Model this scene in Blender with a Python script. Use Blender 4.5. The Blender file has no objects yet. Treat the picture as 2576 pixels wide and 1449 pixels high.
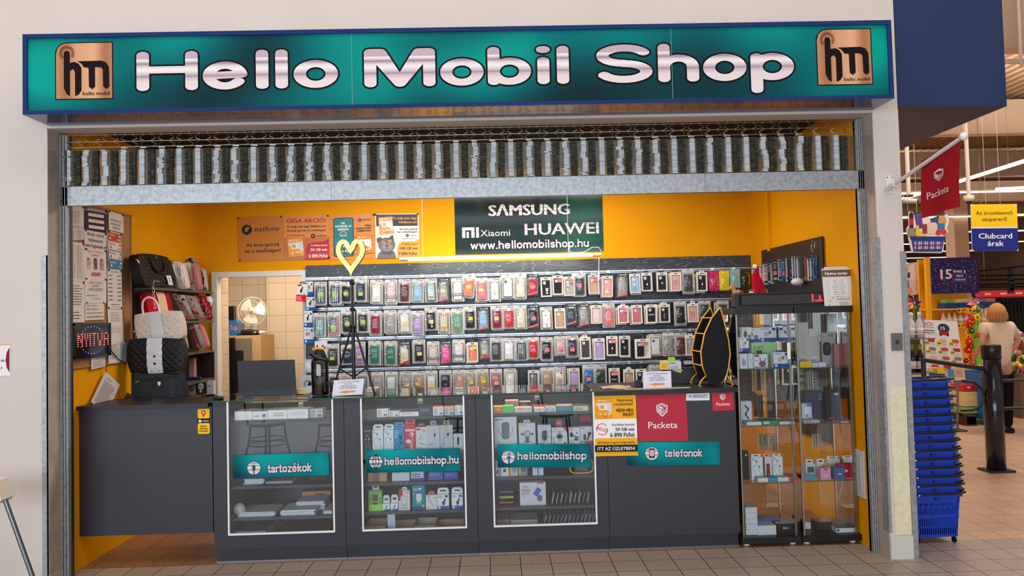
import bpy, math, random
from mathutils import Vector, Matrix
random.seed(7)
PI = math.pi
S = bpy.context.scene
COL = S.collection
# ---------------------------------------------------------------- camera
CAM_F, CAM_P, CAM_Y, CAM_R = 1910.33, .0342557, .0226946, -.0250515
CAM_L = Vector((-.12708, -5.0441, 1.6442))
IW, IH = 2576, 1449
_f = Vector((math.sin(CAM_Y)*math.cos(CAM_P), math.cos(CAM_Y)*math.cos(CAM_P), math.sin(CAM_P)))
_r = Vector((math.cos(CAM_Y), -math.sin(CAM_Y), 0)); _u = _r.cross(_f)
C_R = _r*math.cos(CAM_R)+_u*math.sin(CAM_R); C_U = _u*math.cos(CAM_R)-_r*math.sin(CAM_R); C_F = _f
cam = bpy.data.objects.new('camera', bpy.data.cameras.new('camera')); COL.objects.link(cam)
cam.data.sensor_width = 36; cam.data.lens = CAM_F/IW*36; cam.data.clip_start = .05; cam.data.clip_end = 300
cam.matrix_world = Matrix(((C_R.x, C_U.x, -C_F.x, CAM_L.x), (C_R.y, C_U.y, -C_F.y, CAM_L.y), (C_R.z, C_U.z, -C_F.z, CAM_L.z), (0, 0, 0, 1)))
S.camera = cam
# ---------------------------------------------------------------- light and exposure
S.view_settings.view_transform = 'Standard'; S.view_settings.look = 'None'
S.view_settings.exposure = 0.0; S.view_settings.gamma = 1.0; S.view_settings.use_curve_mapping = False
w = bpy.data.worlds.new('hall_daylight'); S.world = w; w.use_nodes = True
_n = w.node_tree.nodes; _bg = _n['Background']
_bg.inputs[1].default_value = .40
_tc = _n.new('ShaderNodeTexCoord'); _sx = _n.new('ShaderNodeSeparateXYZ'); _rp = _n.new('ShaderNodeValToRGB'); _mp = _n.new('ShaderNodeMapRange')
_mp.inputs[1].default_value = -.3; _mp.inputs[2].default_value = .6
w.node_tree.links.new(_tc.outputs['Generated'], _sx.inputs[0]); w.node_tree.links.new(_sx.outputs[2], _mp.inputs[0])
w.node_tree.links.new(_mp.outputs[0], _rp.inputs[0]); w.node_tree.links.new(_rp.outputs[0], _bg.inputs[0])
_rp.color_ramp.elements[0].color = (.62, .68, .86, 1); _rp.color_ramp.elements[1].color = (1, .88, .78, 1)
def area(name, loc, size, energy, col, target):
    l = bpy.data.lights.new(name, 'AREA'); l.shape = 'RECTANGLE'; l.size, l.size_y = size; l.energy = energy; l.color = col
    o = bpy.data.objects.new(name, l); COL.objects.link(o); o.location = loc
    o.rotation_euler = (Vector(target)-Vector(loc)).to_track_quat('-Z', 'Y').to_euler(); return o
area('facade_daylight', (-2.5, -11, 2.5), (13, 3.6), 860, (.78, .89, 1), (-.5, 0, 1.2))
area('hall_skylight', (-.5, -3, 6.8), (10, 2.5), 205, (1, .77, .58), (-.5, -.8, 1.5))
area('shop_ceiling_lamp', (-.2, 1.25, 3.0), (3.2, .5), 78, (1, .93, .82), (-.2, 1.25, 0))
area('back_room_lamp', (-2.6, 2.95, 2.55), (.9, .5), 30, (1, .86, .68), (-2.3, 3.7, 0))
for _k, (_x, _y) in enumerate(((7, 4), (7, 12), (16, 12), (12, 24), (24, 24))):
    area('market_ceiling_lamp', (_x, _y, 5.6), (8, 1.2), 250, (1, .91, .8), (_x, _y, 0)); area('market_bounce_fill', (_x, _y, 5.7), (8, 1.2), 330, (1, .91, .8), (_x, _y, 9))  # second area light: upward fill added to brighten the roof deck and beams
S.cycles.max_bounces = 7; S.cycles.diffuse_bounces = 3; S.cycles.glossy_bounces = 3; S.cycles.transmission_bounces = 4
S.cycles.transparent_max_bounces = 14; S.cycles.caustics_reflective = False; S.cycles.caustics_refractive = False
S.cycles.sample_clamp_indirect = 4; S.cycles.use_denoising = True
# ---------------------------------------------------------------- geometry helpers
def ray(u, v): return C_R*((u-IW/2)/CAM_F) - C_U*((v-IH/2)/CAM_F) + C_F
def at(u, v, x=None, y=None, z=None):
    """the point of the plane x=, y= or z= that the photograph shows at pixel u, v"""
    d = ray(u, v)
    t = (x-CAM_L.x)/d.x if x is not None else (y-CAM_L.y)/d.y if y is not None else (z-CAM_L.z)/d.z
    return CAM_L+d*t
def rect(u0, v0, u1, v1, y):
    """upright rectangle on the plane y: x0, x1, z0 (low), z1 (high)"""
    a, b, c, d = at(u0, v0, y=y), at(u1, v0, y=y), at(u0, v1, y=y), at(u1, v1, y=y)
    return (a.x+c.x)/2, (b.x+d.x)/2, (c.z+d.z)/2, (a.z+b.z)/2
def lin(c):
    c = c/255.; return c/12.92 if c <= .04045 else ((c+.055)/1.055)**2.4
_lc = {}
def rgb(c):
    if c not in _lc: _lc[c] = (lin(c[0]), lin(c[1]), lin(c[2]), 1.)
    return _lc[c]
# ---------------------------------------------------------------- materials
MATS = {}
def mat_base(name):
    m = bpy.data.materials.new(name); m.use_nodes = True; MATS[name] = m
    n, l = m.node_tree.nodes, m.node_tree.links
    return m, n, l, n['Principled BSDF']
def noise_bump(n, l, b, scale, strength, coord='Object', detail=3, dist=.002):
    tc = n.new('ShaderNodeTexCoord'); nz = n.new('ShaderNodeTexNoise'); bp = n.new('ShaderNodeBump')
    nz.inputs['Scale'].default_value = scale; nz.inputs['Detail'].default_value = detail
    bp.inputs['Strength'].default_value = strength; bp.inputs['Distance'].default_value = dist
    l.new(tc.outputs[coord], nz.inputs['Vector']); l.new(nz.outputs[0], bp.inputs['Height']); l.new(bp.outputs[0], b.inputs['Normal'])
    return tc, nz
def family(name, rough, metal=0., spec=.5, bump=0., bscale=200, coat=0., var=.06):
    """a material whose colour is the printed or moulded colour of each face"""
    m, n, l, b = mat_base(name)
    a = n.new('ShaderNodeAttribute'); a.attribute_name = 'Col'
    b.inputs['Metallic'].default_value = metal; b.inputs['Specular IOR Level'].default_value = spec; b.inputs['Coat Weight'].default_value = coat
    tc = n.new('ShaderNodeTexCoord'); nz = n.new('ShaderNodeTexNoise'); mr = n.new('ShaderNodeMapRange')
    nz.inputs['Scale'].default_value = 9; mr.inputs[3].default_value = max(0, rough-var); mr.inputs[4].default_value = rough+var
    l.new(tc.outputs['Object'], nz.inputs['Vector']); l.new(nz.outputs[0], mr.inputs[0]); l.new(mr.outputs[0], b.inputs['Roughness'])
    l.new(a.outputs['Color'], b.inputs['Base Color'])
    if bump:
        n2 = n.new('ShaderNodeTexNoise'); bp = n.new('ShaderNodeBump'); n2.inputs['Scale'].default_value = bscale
        bp.inputs['Strength'].default_value = bump; bp.inputs['Distance'].default_value = .004
        l.new(tc.outputs['Object'], n2.inputs['Vector']); l.new(n2.outputs[0], bp.inputs['Height']); l.new(bp.outputs[0], b.inputs['Normal'])
    return m
family('paper', .62, spec=.25); family('print', .55, spec=.06); family('plastic', .36); family('gloss', .12, var=.04); family('rough', .8, spec=.2)
family('metal', .34, metal=1.); family('fabric', .9, spec=.15, bump=.35, bscale=420); family('leather', .5, spec=.25, bump=.15, bscale=300)
family('wrap', .2, bump=.8, bscale=60, var=.1); family('skin', .55, spec=.3)
family('laminate', .42, spec=.4, bump=.05, bscale=160)
def emit_family(name, strength):
    m, n, l, b = mat_base(name); a = n.new('ShaderNodeAttribute'); a.attribute_name = 'Col'
    l.new(a.outputs['Color'], b.inputs['Emission Color']); b.inputs['Emission Strength'].default_value = strength
    l.new(a.outputs['Color'], b.inputs['Base Color'])
emit_family('lamp', 2.2); emit_family('led', 2.6); emit_family('neon', 1.25)
def thin_glass(name, tint, ior=1.45, rough=0., extra=0., bump=0., bscale=40):
    m, n, l, b = mat_base(name); n.remove(b)
    out = n['Material Output']; tr = n.new('ShaderNodeBsdfTransparent'); gl = n.new('ShaderNodeBsdfGlossy'); mx = n.new('ShaderNodeMixShader'); fr = n.new('ShaderNodeFresnel')
    tr.inputs[0].default_value = tint; gl.inputs[0].default_value = (1, 1, 1, 1); gl.inputs['Roughness'].default_value = rough; fr.inputs['IOR'].default_value = ior
    ad = n.new('ShaderNodeMath'); ad.operation = 'ADD'; ad.inputs[1].default_value = extra; ad.use_clamp = True
    l.new(fr.outputs[0], ad.inputs[0]); l.new(ad.outputs[0], mx.inputs[0]); l.new(tr.outputs[0], mx.inputs[1]); l.new(gl.outputs[0], mx.inputs[2]); l.new(mx.outputs[0], out.inputs[0])
    if bump:
        tc = n.new('ShaderNodeTexCoord'); nz = n.new('ShaderNodeTexNoise'); bp = n.new('ShaderNodeBump'); nz.inputs['Scale'].default_value = bscale
        bp.inputs['Strength'].default_value = bump; bp.inputs['Distance'].default_value = .01
        l.new(tc.outputs['Object'], nz.inputs['Vector']); l.new(nz.outputs[0], bp.inputs['Height']); l.new(bp.outputs[0], gl.inputs['Normal']); l.new(bp.outputs[0], fr.inputs['Normal'])
thin_glass('glass', (.94, .97, .955, 1), extra=.03); thin_glass('film', (.93, .93, .92, 1), rough=.1, extra=.02, bump=.8, bscale=30)
thin_glass('smoke', (.42, .34, .30, 1), rough=.02, extra=.04); thin_glass('clear_plastic', (.9, .9, .9, 1), rough=.1, extra=.05)
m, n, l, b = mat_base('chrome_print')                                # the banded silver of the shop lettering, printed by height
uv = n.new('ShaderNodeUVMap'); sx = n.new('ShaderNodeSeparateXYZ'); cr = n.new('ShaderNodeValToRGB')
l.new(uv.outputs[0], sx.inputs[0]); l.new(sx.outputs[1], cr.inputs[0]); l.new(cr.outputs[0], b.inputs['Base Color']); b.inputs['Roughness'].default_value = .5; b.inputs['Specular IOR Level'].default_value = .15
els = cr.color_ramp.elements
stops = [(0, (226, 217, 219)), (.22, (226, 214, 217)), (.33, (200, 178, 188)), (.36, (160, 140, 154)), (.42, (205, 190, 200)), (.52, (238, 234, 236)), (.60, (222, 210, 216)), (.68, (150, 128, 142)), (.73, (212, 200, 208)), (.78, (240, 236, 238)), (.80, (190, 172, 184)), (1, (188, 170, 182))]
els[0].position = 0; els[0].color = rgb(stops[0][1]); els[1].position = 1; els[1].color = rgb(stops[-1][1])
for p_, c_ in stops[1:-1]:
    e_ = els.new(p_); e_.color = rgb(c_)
# ---------------------------------------------------------------- text outlines
_tc = {}
def text_mesh(s, bold=0., shear=0.):
    k = (s, bold, shear)
    if k not in _tc:
        c = bpy.data.curves.new('lettering', 'FONT'); c.body = s; c.resolution_u = 2; c.offset = bold; c.shear = shear
        o = bpy.data.objects.new('lettering', c); me = bpy.data.meshes.new_from_object(o)
        vs = [tuple(v.co[:2]) for v in me.vertices]; fs = [tuple(p.vertices) for p in me.polygons]
        bpy.data.meshes.remove(me); bpy.data.objects.remove(o); bpy.data.curves.remove(c)
        _tc[k] = (vs, fs, min(v[0] for v in vs), max(v[0] for v in vs)) if vs else ([], [], 0, 1)
    return _tc[k]
CAPH = .729
# ---------------------------------------------------------------- mesh builder
class MB:
    def __init__(s): s.V = []; s.F = []; s.M = []; s.C = []; s.U = []; s.S = []; s.mats = []
    def mi(s, m):
        if m not in s.mats: s.mats.append(m)
        return s.mats.index(m)
    def add(s, vs, fs, col=(128, 128, 128), mat='paper', uv=None, smooth=False):
        o = len(s.V); s.V.extend([tuple(v) for v in vs]); s.U.extend(uv if uv else [(0., 0.)]*len(vs))
        i = s.mi(mat); c = rgb(col)
        for f in fs: s.F.append(tuple(k+o for k in f)); s.M.append(i); s.C.append(c); s.S.append(smooth)
        return s
    def box(s, x0, x1, y0, y1, z0, z1, col=(128, 128, 128), mat='paper', top=None, b=0.):
        if x1 < x0: x0, x1 = x1, x0
        if y1 < y0: y0, y1 = y1, y0
        if z1 < z0: z0, z1 = z1, z0
        if b:
            b = min(b, (x1-x0)*.49, (z1-z0)*.49, (y1-y0)*.49)
            bm_r = [(x0+b, z0), (x1-b, z0), (x1, z0+b), (x1, z1-b), (x1-b, z1), (x0+b, z1), (x0, z1-b), (x0, z0+b)]
            return s.prism([(x, z) for x, z in bm_r], y0, y1, col, mat)
        v = [(x, y, z) for z in (z0, z1) for y in (y0, y1) for x in (x0, x1)]
        s.add(v, [(0, 1, 5, 4), (1, 3, 7, 5), (3, 2, 6, 7), (2, 0, 4, 6), (0, 2, 3, 1)], col, mat)
        return s.add(v, [(4, 5, 7, 6)], top or col, mat)
    def prism(s, pts, y0, y1, col, mat='paper', smooth=False):
        """outline in x, z pushed from y0 to y1"""
        n = len(pts); v = [(x, y0, z) for x, z in pts]+[(x, y1, z) for x, z in pts]
        s.add(v, [tuple(range(n)), tuple(range(2*n-1, n-1, -1))], col, mat)
        return s.add(v, [(i, i+n, (i+1) % n+n, (i+1) % n) for i in range(n)], col, mat, smooth=smooth)
    def hexa(s, p, col, mat='paper'):
        """eight corners: four of one face, four of the opposite one"""
        return s.add(p, [(0, 1, 2, 3), (7, 6, 5, 4), (0, 4, 5, 1), (1, 5, 6, 2), (2, 6, 7, 3), (3, 7, 4, 0)], col, mat)
    def quad(s, a, b, c, d, col, mat='paper', uv=None): return s.add([a, b, c, d], [(0, 1, 2, 3)], col, mat, uv)
    def tube(s, pts, r, col, mat='metal', n=8, caps=True, flat=1.):
        P = [Vector(p) for p in pts]; R = r if isinstance(r, (list, tuple)) else [r]*len(P); vs = []; up = None
        for i, p in enumerate(P):
            t = (P[min(i+1, len(P)-1)]-P[max(i-1, 0)]).normalized()
            if up is None: up = Vector((0, 0, 1)) if abs(t.z) < .9 else Vector((1, 0, 0))
            a = t.cross(up).normalized(); up = a.cross(t).normalized()
            vs += [p+(a*math.cos(2*PI*k/n)+up*math.sin(2*PI*k/n)*flat)*R[i] for k in range(n)]
        fs = [(i*n+k, i*n+(k+1) % n, (i+1)*n+(k+1) % n, (i+1)*n+k) for i in range(len(P)-1) for k in range(n)]
        s.add(vs, fs, col, mat, smooth=n > 5)
        if caps: s.add(vs[:n], [tuple(range(n-1, -1, -1))], col, mat); s.add(vs[-n:], [tuple(range(n))], col, mat)
        return s
    def lathe(s, prof, c, col, mat='plastic', n=20, axis='z'):
        c = Vector(c); vs = []
        for r, h in prof:
            for k in range(n):
                a = 2*PI*k/n; q = (r*math.cos(a), r*math.sin(a), h)
                vs.append(c+Vector(q if axis == 'z' else (q[0], q[2], q[1]) if axis == 'y' else (q[2], q[0], q[1])))
        m = len(prof)
        return s.add(vs, [(i*n+k, i*n+(k+1) % n, (i+1)*n+(k+1) % n, (i+1)*n+k) for i in range(m-1) for k in range(n)]+[tuple(range(n-1, -1, -1)), tuple(range((m-1)*n, m*n))], col, mat, smooth=True)
    def ball(s, c, r, col, mat='plastic', n=12, sc=(1, 1, 1)):
        vs = []; c = Vector(c)
        for i in range(n//2+1):
            t = PI*i/(n//2)
            vs += [c+Vector((r*sc[0]*math.sin(t)*math.cos(2*PI*k/n), r*sc[1]*math.sin(t)*math.sin(2*PI*k/n), -r*sc[2]*math.cos(t))) for k in range(n)]
        return s.add(vs, [(i*n+k, i*n+(k+1) % n, (i+1)*n+(k+1) % n, (i+1)*n+k) for i in range(n//2) for k in range(n)], col, mat, smooth=True)
    def grid(s, fn, nu, nv, col, mat='paper', smooth=True):
        """fn(a, b) -> point for a, b in 0..1; col may be a function of a, b"""
        vs = [fn(i/nu, j/nv) for j in range(nv+1) for i in range(nu+1)]
        if callable(col):
            for j in range(nv):
                for i in range(nu):
                    k = j*(nu+1)+i; s.add([vs[k], vs[k+1], vs[k+nu+2], vs[k+nu+1]], [(0, 1, 2, 3)], col((i+.5)/nu, (j+.5)/nv), mat)
            return s
        return s.add(vs, [(j*(nu+1)+i, j*(nu+1)+i+1, (j+1)*(nu+1)+i+1, (j+1)*(nu+1)+i) for j in range(nv) for i in range(nu)], col, mat, smooth=smooth)
    def rotate(s, ang, axis='y', c=None, i0=0):
        c = Vector(c) if c else Vector((sum(v[0] for v in s.V[i0:]), sum(v[1] for v in s.V[i0:]), sum(v[2] for v in s.V[i0:])))/max(1, len(s.V)-i0)
        R = Matrix.Rotation(ang, 3, axis.upper()); s.V[i0:] = [tuple(R@(Vector(v)-c)+c) for v in s.V[i0:]]; return s
    def mesh(s, name, org):
        me = bpy.data.meshes.new(name); ox, oy, oz = org
        me.from_pydata([(x-ox, y-oy, z-oz) for x, y, z in s.V], [], s.F)
        for m_ in s.mats: me.materials.append(MATS[m_])
        me.polygons.foreach_set('material_index', s.M); me.polygons.foreach_set('use_smooth', s.S)
        ca = me.color_attributes.new('Col', 'FLOAT_COLOR', 'CORNER'); buf = []
        for f, c in zip(s.F, s.C): buf += list(c)*len(f)
        ca.data.foreach_set('color', buf)
        if 'chrome_print' in s.mats:
            ul = me.uv_layers.new(name='UVMap'); ub = []
            for f in s.F:
                for k in f: ub += s.U[k]
            ul.data.foreach_set('uv', ub)
        me.update(); return me
    def build(s, name, parent=None, label=None):
        """one part of a thing"""
        org = root_loc(parent); o = bpy.data.objects.new(name, s.mesh(name, org)); COL.objects.link(o)
        if parent: o.parent = parent
        if label: o['label'] = label
        return o
    def thing(s, name, label, cat, group=None, kind=None):
        xs, ys, zs = zip(*s.V); org = ((min(xs)+max(xs))/2, (min(ys)+max(ys))/2, min(zs))
        o = bpy.data.objects.new(name, s.mesh(name, org)); o.location = org; COL.objects.link(o); return tag(o, label, cat, group, kind)
    def struct(s, name, parent=None):
        o = s.build(name, parent)
        if not parent: o['kind'] = 'structure'
        return o
def root_loc(o):
    v = Vector((0, 0, 0))
    while o: v = v+Vector(o.location); o = o.parent
    return v
def tag(o, label, cat, group=None, kind=None):
    o['label'] = label; o['category'] = cat
    if group: o['group'] = group
    if kind: o['kind'] = kind
    return o
def thing(name, label, cat, loc, group=None):
    o = bpy.data.objects.new(name, None); o.empty_display_size = .05; o.location = loc; COL.objects.link(o)
    return tag(o, label, cat, group)
def copy_thing(o, delta, label, group=None):
    c = o.copy(); COL.objects.link(c); c.location = Vector(o.location)+Vector(delta); c['label'] = label
    if group: c['group'] = group
    for k in o.children:
        q = k.copy(); COL.objects.link(q); q.parent = c
        for g in k.children: h = g.copy(); COL.objects.link(h); h.parent = q
    return c
# ---------------------------------------------------------------- printing on a flat face
EPS = .00035
class Cv:
    """flat face with its own units: tl corner, right and down edges (3-D) and the unit size W x H"""
    def __init__(s, mb, tl, tr, bl, W=1., H=1., mat='paper', e0=1):
        s.mb = mb; s.o = Vector(tl); s.ex = (Vector(tr)-s.o)/W; s.ey = (Vector(bl)-s.o)/H; s.W, s.H, s.mat = W, H, mat
        s.n = s.ey.cross(s.ex).normalized(); s.k = e0
        s.n = -s.n if s.n.dot(CAM_L-s.o) < 0 else s.n
    def p(s, x, y): return s.o+s.ex*x+s.ey*y+s.n*(EPS*s.k)
    def poly(s, pts, col, mat=None):
        s.mb.add([s.p(*q) for q in pts], [tuple(range(len(pts)))], col, mat or s.mat); s.k += 1; return s
    def rect(s, x, y, w, h, col, mat=None): return s.poly([(x, y), (x, y+h), (x+w, y+h), (x+w, y)], col, mat)
    def rrect(s, x, y, w, h, r, col, mat=None, ry=None):
        ry = ry or r; pts = []
        for cx, cy, a0 in ((x+r, y+ry, PI), (x+w-r, y+ry, 1.5*PI), (x+w-r, y+h-ry, 0), (x+r, y+h-ry, .5*PI)):
            pts += [(cx+r*math.cos(a0+k*PI/8), cy+ry*math.sin(a0+k*PI/8)) for k in range(5)]
        return s.poly(pts, col, mat)
    def circ(s, x, y, r, col, mat=None, ry=None, n=20):
        ry = ry or r; return s.poly([(x+r*math.cos(2*PI*k/n), y+ry*math.sin(2*PI*k/n)) for k in range(n)], col, mat)
    def arc(s, x, y, r, w, a0, a1, col, mat=None, ry=None, n=24):
        ry = ry or r; q = ry/r; pts = []
        for k in range(n+1):
            a = a0+(a1-a0)*k/n; c, d = math.cos(a), math.sin(a)
            pts += [s.p(x+(r-w/2)*c, y+(r-w/2)*d*q), s.p(x+(r+w/2)*c, y+(r+w/2)*d*q)]
        s.mb.add(pts, [(2*k, 2*k+1, 2*k+3, 2*k+2) for k in range(n)], col, mat or s.mat); s.k += 1; return s
    def line(s, pts, w, col, mat=None, closed=False):
        if closed: pts = list(pts)+[pts[0]]
        for (x0, y0), (x1, y1) in zip(pts, pts[1:]):
            dx, dy = x1-x0, y1-y0; L = math.hypot(dx, dy) or 1; ax, ay = -dy/L*w/2, dx/L*w/2; ex, ey = dx/L*w/2, dy/L*w/2
            s.mb.add([s.p(x0+ax-ex, y0+ay-ey), s.p(x0-ax-ex, y0-ay-ey), s.p(x1-ax+ex, y1-ay+ey), s.p(x1+ax+ex, y1+ay+ey)], [(0, 1, 2, 3)], col, mat or s.mat)
        s.k += 1; return s
    def text(s, t, x, y, h, col, w=None, al='l', bold=0., shear=0., mat=None):
        """baseline y, capital height h, full width w"""
        vs, fs, a, b = text_mesh(t, 0., shear)
        if not vs: return s
        a -= bold; b += bold
        ky = h/CAPH; kx = w/(b-a) if w else ky; W = (b-a)*kx
        x0 = x if al == 'l' else x-W/2 if al == 'c' else x-W
        for e in (((0, 0),) if bold <= 0 else ((-.7, 0), (.7, .1)) if bold < .015 else ((-1, 0), (1, .1), (0, .2), (0, .3))):   # heavier type: the same letters struck again a hair apart
            k = s.k; s.k = k+e[1]; dy = bold*.5*((e[1] == .2)-(e[1] == .3))
            s.mb.add([s.p(x0+(q[0]+e[0]*bold-a)*kx, y-(q[1]+dy)*ky) for q in vs], fs, col, mat or s.mat); s.k = k
        s.k += 1; return s
    def lines(s, x, y, w, n, dy, th, col, rag=.3, mat=None):
        """n rows of small illegible print"""
        for i in range(n):
            q = x
            while q < x+w*(1-rag*random.random()):
                d = w*random.uniform(.05, .16); d = min(d, x+w-q)
                s.mb.add([s.p(q, y+i*dy), s.p(q, y+i*dy+th), s.p(q+d, y+i*dy+th), s.p(q+d, y+i*dy)], [(0, 1, 2, 3)], col, mat or s.mat); q += d+w*.025
        s.k += 1; return s
    def round_text(s, t, x, y, w, h, r, col, mat=None, grow=0., asp=1.0):
        """lettering drawn with a round pen: baseline y, capital height h, full width w"""
        st, adv = pen_layout(t); kx = w/adv; mat = mat or s.mat; rx = r*h*asp; ry = r*h; kk = s.k; cnt = 0
        for pl in st:
            pts = [(x+px*kx, y-py*h) for px, py in pl]
            for i in range(len(pts)):
                x0, y0 = pts[i]; n = 14; cnt += 1; s.k = kk+(cnt % 48)*.035      # each dab of ink a hair above the last
                cv = [(x0+(rx+grow)*math.cos(2*PI*k/n), y0+(ry+grow)*math.sin(2*PI*k/n)) for k in range(n)]
                s.mb.add([s.p(*q) for q in cv], [tuple(range(n))], col, mat, uv=[(0, (y-q[1])/h) for q in cv]); s.k += .0175
                if i+1 < len(pts):
                    x1, y1 = pts[i+1]; dx, dy = (x1-x0)/(rx+grow), (y1-y0)/(ry+grow); L = math.hypot(dx, dy) or 1
                    ax, ay = -dy/L*(rx+grow), dx/L*(ry+grow)
                    q4 = [(x0+ax, y0+ay), (x0-ax, y0-ay), (x1-ax, y1-ay), (x1+ax, y1+ay)]
                    s.mb.add([s.p(*q) for q in q4], [(0, 1, 2, 3)], col, mat, uv=[(0, (y-q[1])/h) for q in q4])
        s.k = kk+2; return s
def _arc(cx, cy, rx, ry, a0, a1, n=12): return [(cx+rx*math.cos(math.radians(a0+(a1-a0)*k/n)), cy+ry*math.sin(math.radians(a0+(a1-a0)*k/n))) for k in range(n+1)]
# round-pen letters: capital height 1, x-height .72; each: (advance, strokes); coordinates are pen centres inside margins
def pen_glyph(c):
    a, b, X, q = .1, .9, .62, .1                        # low, high, x-height centre, side margin
    m = (a+X)/2; ry = (X-a)/2; W = .62; cx = W/2; rx = W/2-.09
    bowl = _arc(cx, m, rx, ry, 0, 360, 24)
    if c == 'H': return .86, [[(.1, a), (.1, b)], [(.76, a), (.76, b)], [(.1, .53), (.76, .53)]]
    if c == 'M': return 1.02, [[(.1, a), (.1, b)], [(.92, a), (.92, b)], [(.1, b), (.24, b), (.51, a+.02), (.78, b), (.92, b)], [(.15, b-.04), (.51, a), (.87, b-.04)]]
    if c == 'S': return .84, [_arc(.42, .705, .3, .195, 25, 270, 14)+_arc(.42, .3, .31, .2, 90, -155, 14)]
    if c == 'e': return W+.04, [[(.1, m+.0), (.1+2*rx-.01, m+.03)]+_arc(cx, m, rx, ry, 8, 325, 22)]
    if c == 'o': return W, [bowl]
    if c == 'b': return W, [[(.09, a), (.09, b)], bowl]
    if c == 'p': return W, [[(.09, -.22), (.09, X)], bowl]
    if c == 'd': return W, [[(W-.09, a), (W-.09, b)], bowl]
    if c == 'a': return W-.06, [_arc(.26, X-.17, .17, .17, 160, 0, 9)+[(.43, a)], _arc(.25, .23, .17, .13, 60, 330, 14)+[(.43, .27)], [(.27, .37), (.43, .39)]]
    if c == 'l': return .22, [[(.11, a), (.11, b)]]
    if c == 'i': return .24, [[(.12, a), (.12, X)], [(.105, b), (.135, b)]]
    if c == 'h': return .58, [[(.09, a), (.09, b)], _arc(.29, .40, .2, .22, 180, 0, 12)+[(.49, a)]]
    if c == 'n': return .58, [[(.09, a), (.09, X)], _arc(.29, .40, .2, .22, 180, 0, 12)+[(.49, a)]]
    if c == 'm': return .88, [[(.09, a), (.09, X)], _arc(.265, .40, .175, .22, 180, 0, 12)+[(.44, a)], _arc(.615, .40, .175, .22, 180, 0, 12)+[(.79, a)]]
    if c == 'r': return .38, [[(.09, a), (.09, X)], _arc(.27, .40, .18, .22, 180, 70, 8)]
    if c == 't': return .38, [[(.17, .82), (.17, .25)]+_arc(.29, .23, .12, .13, 180, 290, 6), [(.06, X), (.31, X)]]
    if c == 'f': return .36, [[(.15, a), (.15, .72)]+_arc(.27, .74, .12, .16, 180, 75, 6), [(.05, X-.02), (.29, X-.02)]]
    if c == 'u': return .58, [[(.09, X), (.09, .32)]+_arc(.29, .32, .2, .22, 180, 360, 12)+[(.49, X)], [(.49, X), (.49, a)]]
    if c == 'z': return .52, [[(.1, X), (.43, X), (.1, a), (.44, a)]]
    if c == 's': return .52, [_arc(.26, .485, .16, .135, 30, 270, 10)+_arc(.26, .235, .165, .135, 90, -150, 10)]
    if c == 'k': return .54, [[(.09, a), (.09, b)], [(.44, X), (.1, .33)], [(.2, .42), (.46, a)]]
    if c == 'w': return .82, [[(.09, X), (.25, a), (.41, X-.04), (.57, a), (.73, X)]]
    if c == '\u00e9': return W+.04, pen_glyph('e')[1]+[[(.32, .82), (.42, .96)]]
    if c == '.': return .24, [[(.1, a), (.13, a)]]
    if c == ' ': return .34, []
    return .5, []
PEN_GAP = .045
def pen_layout(t):
    x = 0; out = []
    for c in t:
        adv, st = pen_glyph(c); out += [[(x+px, py) for px, py in pl] for pl in st]; x += adv+PEN_GAP
    return out, x-PEN_GAP
def cv_px(mb, y, tl, tr, bl, W, H, mat='paper'):
    """canvas on the plane y whose corners the photograph shows at these pixels"""
    return Cv(mb, at(*tl, y=y), at(*tr, y=y), at(*bl, y=y), W, H, mat)
def card(mb, cv, col, th=.0012, mat='paper'):
    """the sheet under a canvas"""
    P = [cv.o, cv.o+cv.ey*cv.H, cv.o+cv.ex*cv.W+cv.ey*cv.H, cv.o+cv.ex*cv.W]
    mb.hexa([p for p in P]+[p-cv.n*th for p in P], col, mat)
def ordinal(k): return ['first', 'second', 'third', 'fourth', 'fifth', 'sixth', 'seventh', 'eighth', 'ninth', 'tenth', 'eleventh', 'twelfth', 'thirteenth', 'fourteenth', 'fifteenth', 'sixteenth', 'seventeenth', 'eighteenth', 'nineteenth', 'twentieth', 'twenty-first', 'twenty-second', 'twenty-third', 'twenty-fourth', 'twenty-fifth', 'twenty-sixth', 'twenty-seventh', 'twenty-eighth', 'twenty-ninth', 'thirtieth', 'thirty-first', 'thirty-second', 'thirty-third', 'thirty-fourth', 'thirty-fifth', 'thirty-sixth'][k]
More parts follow.
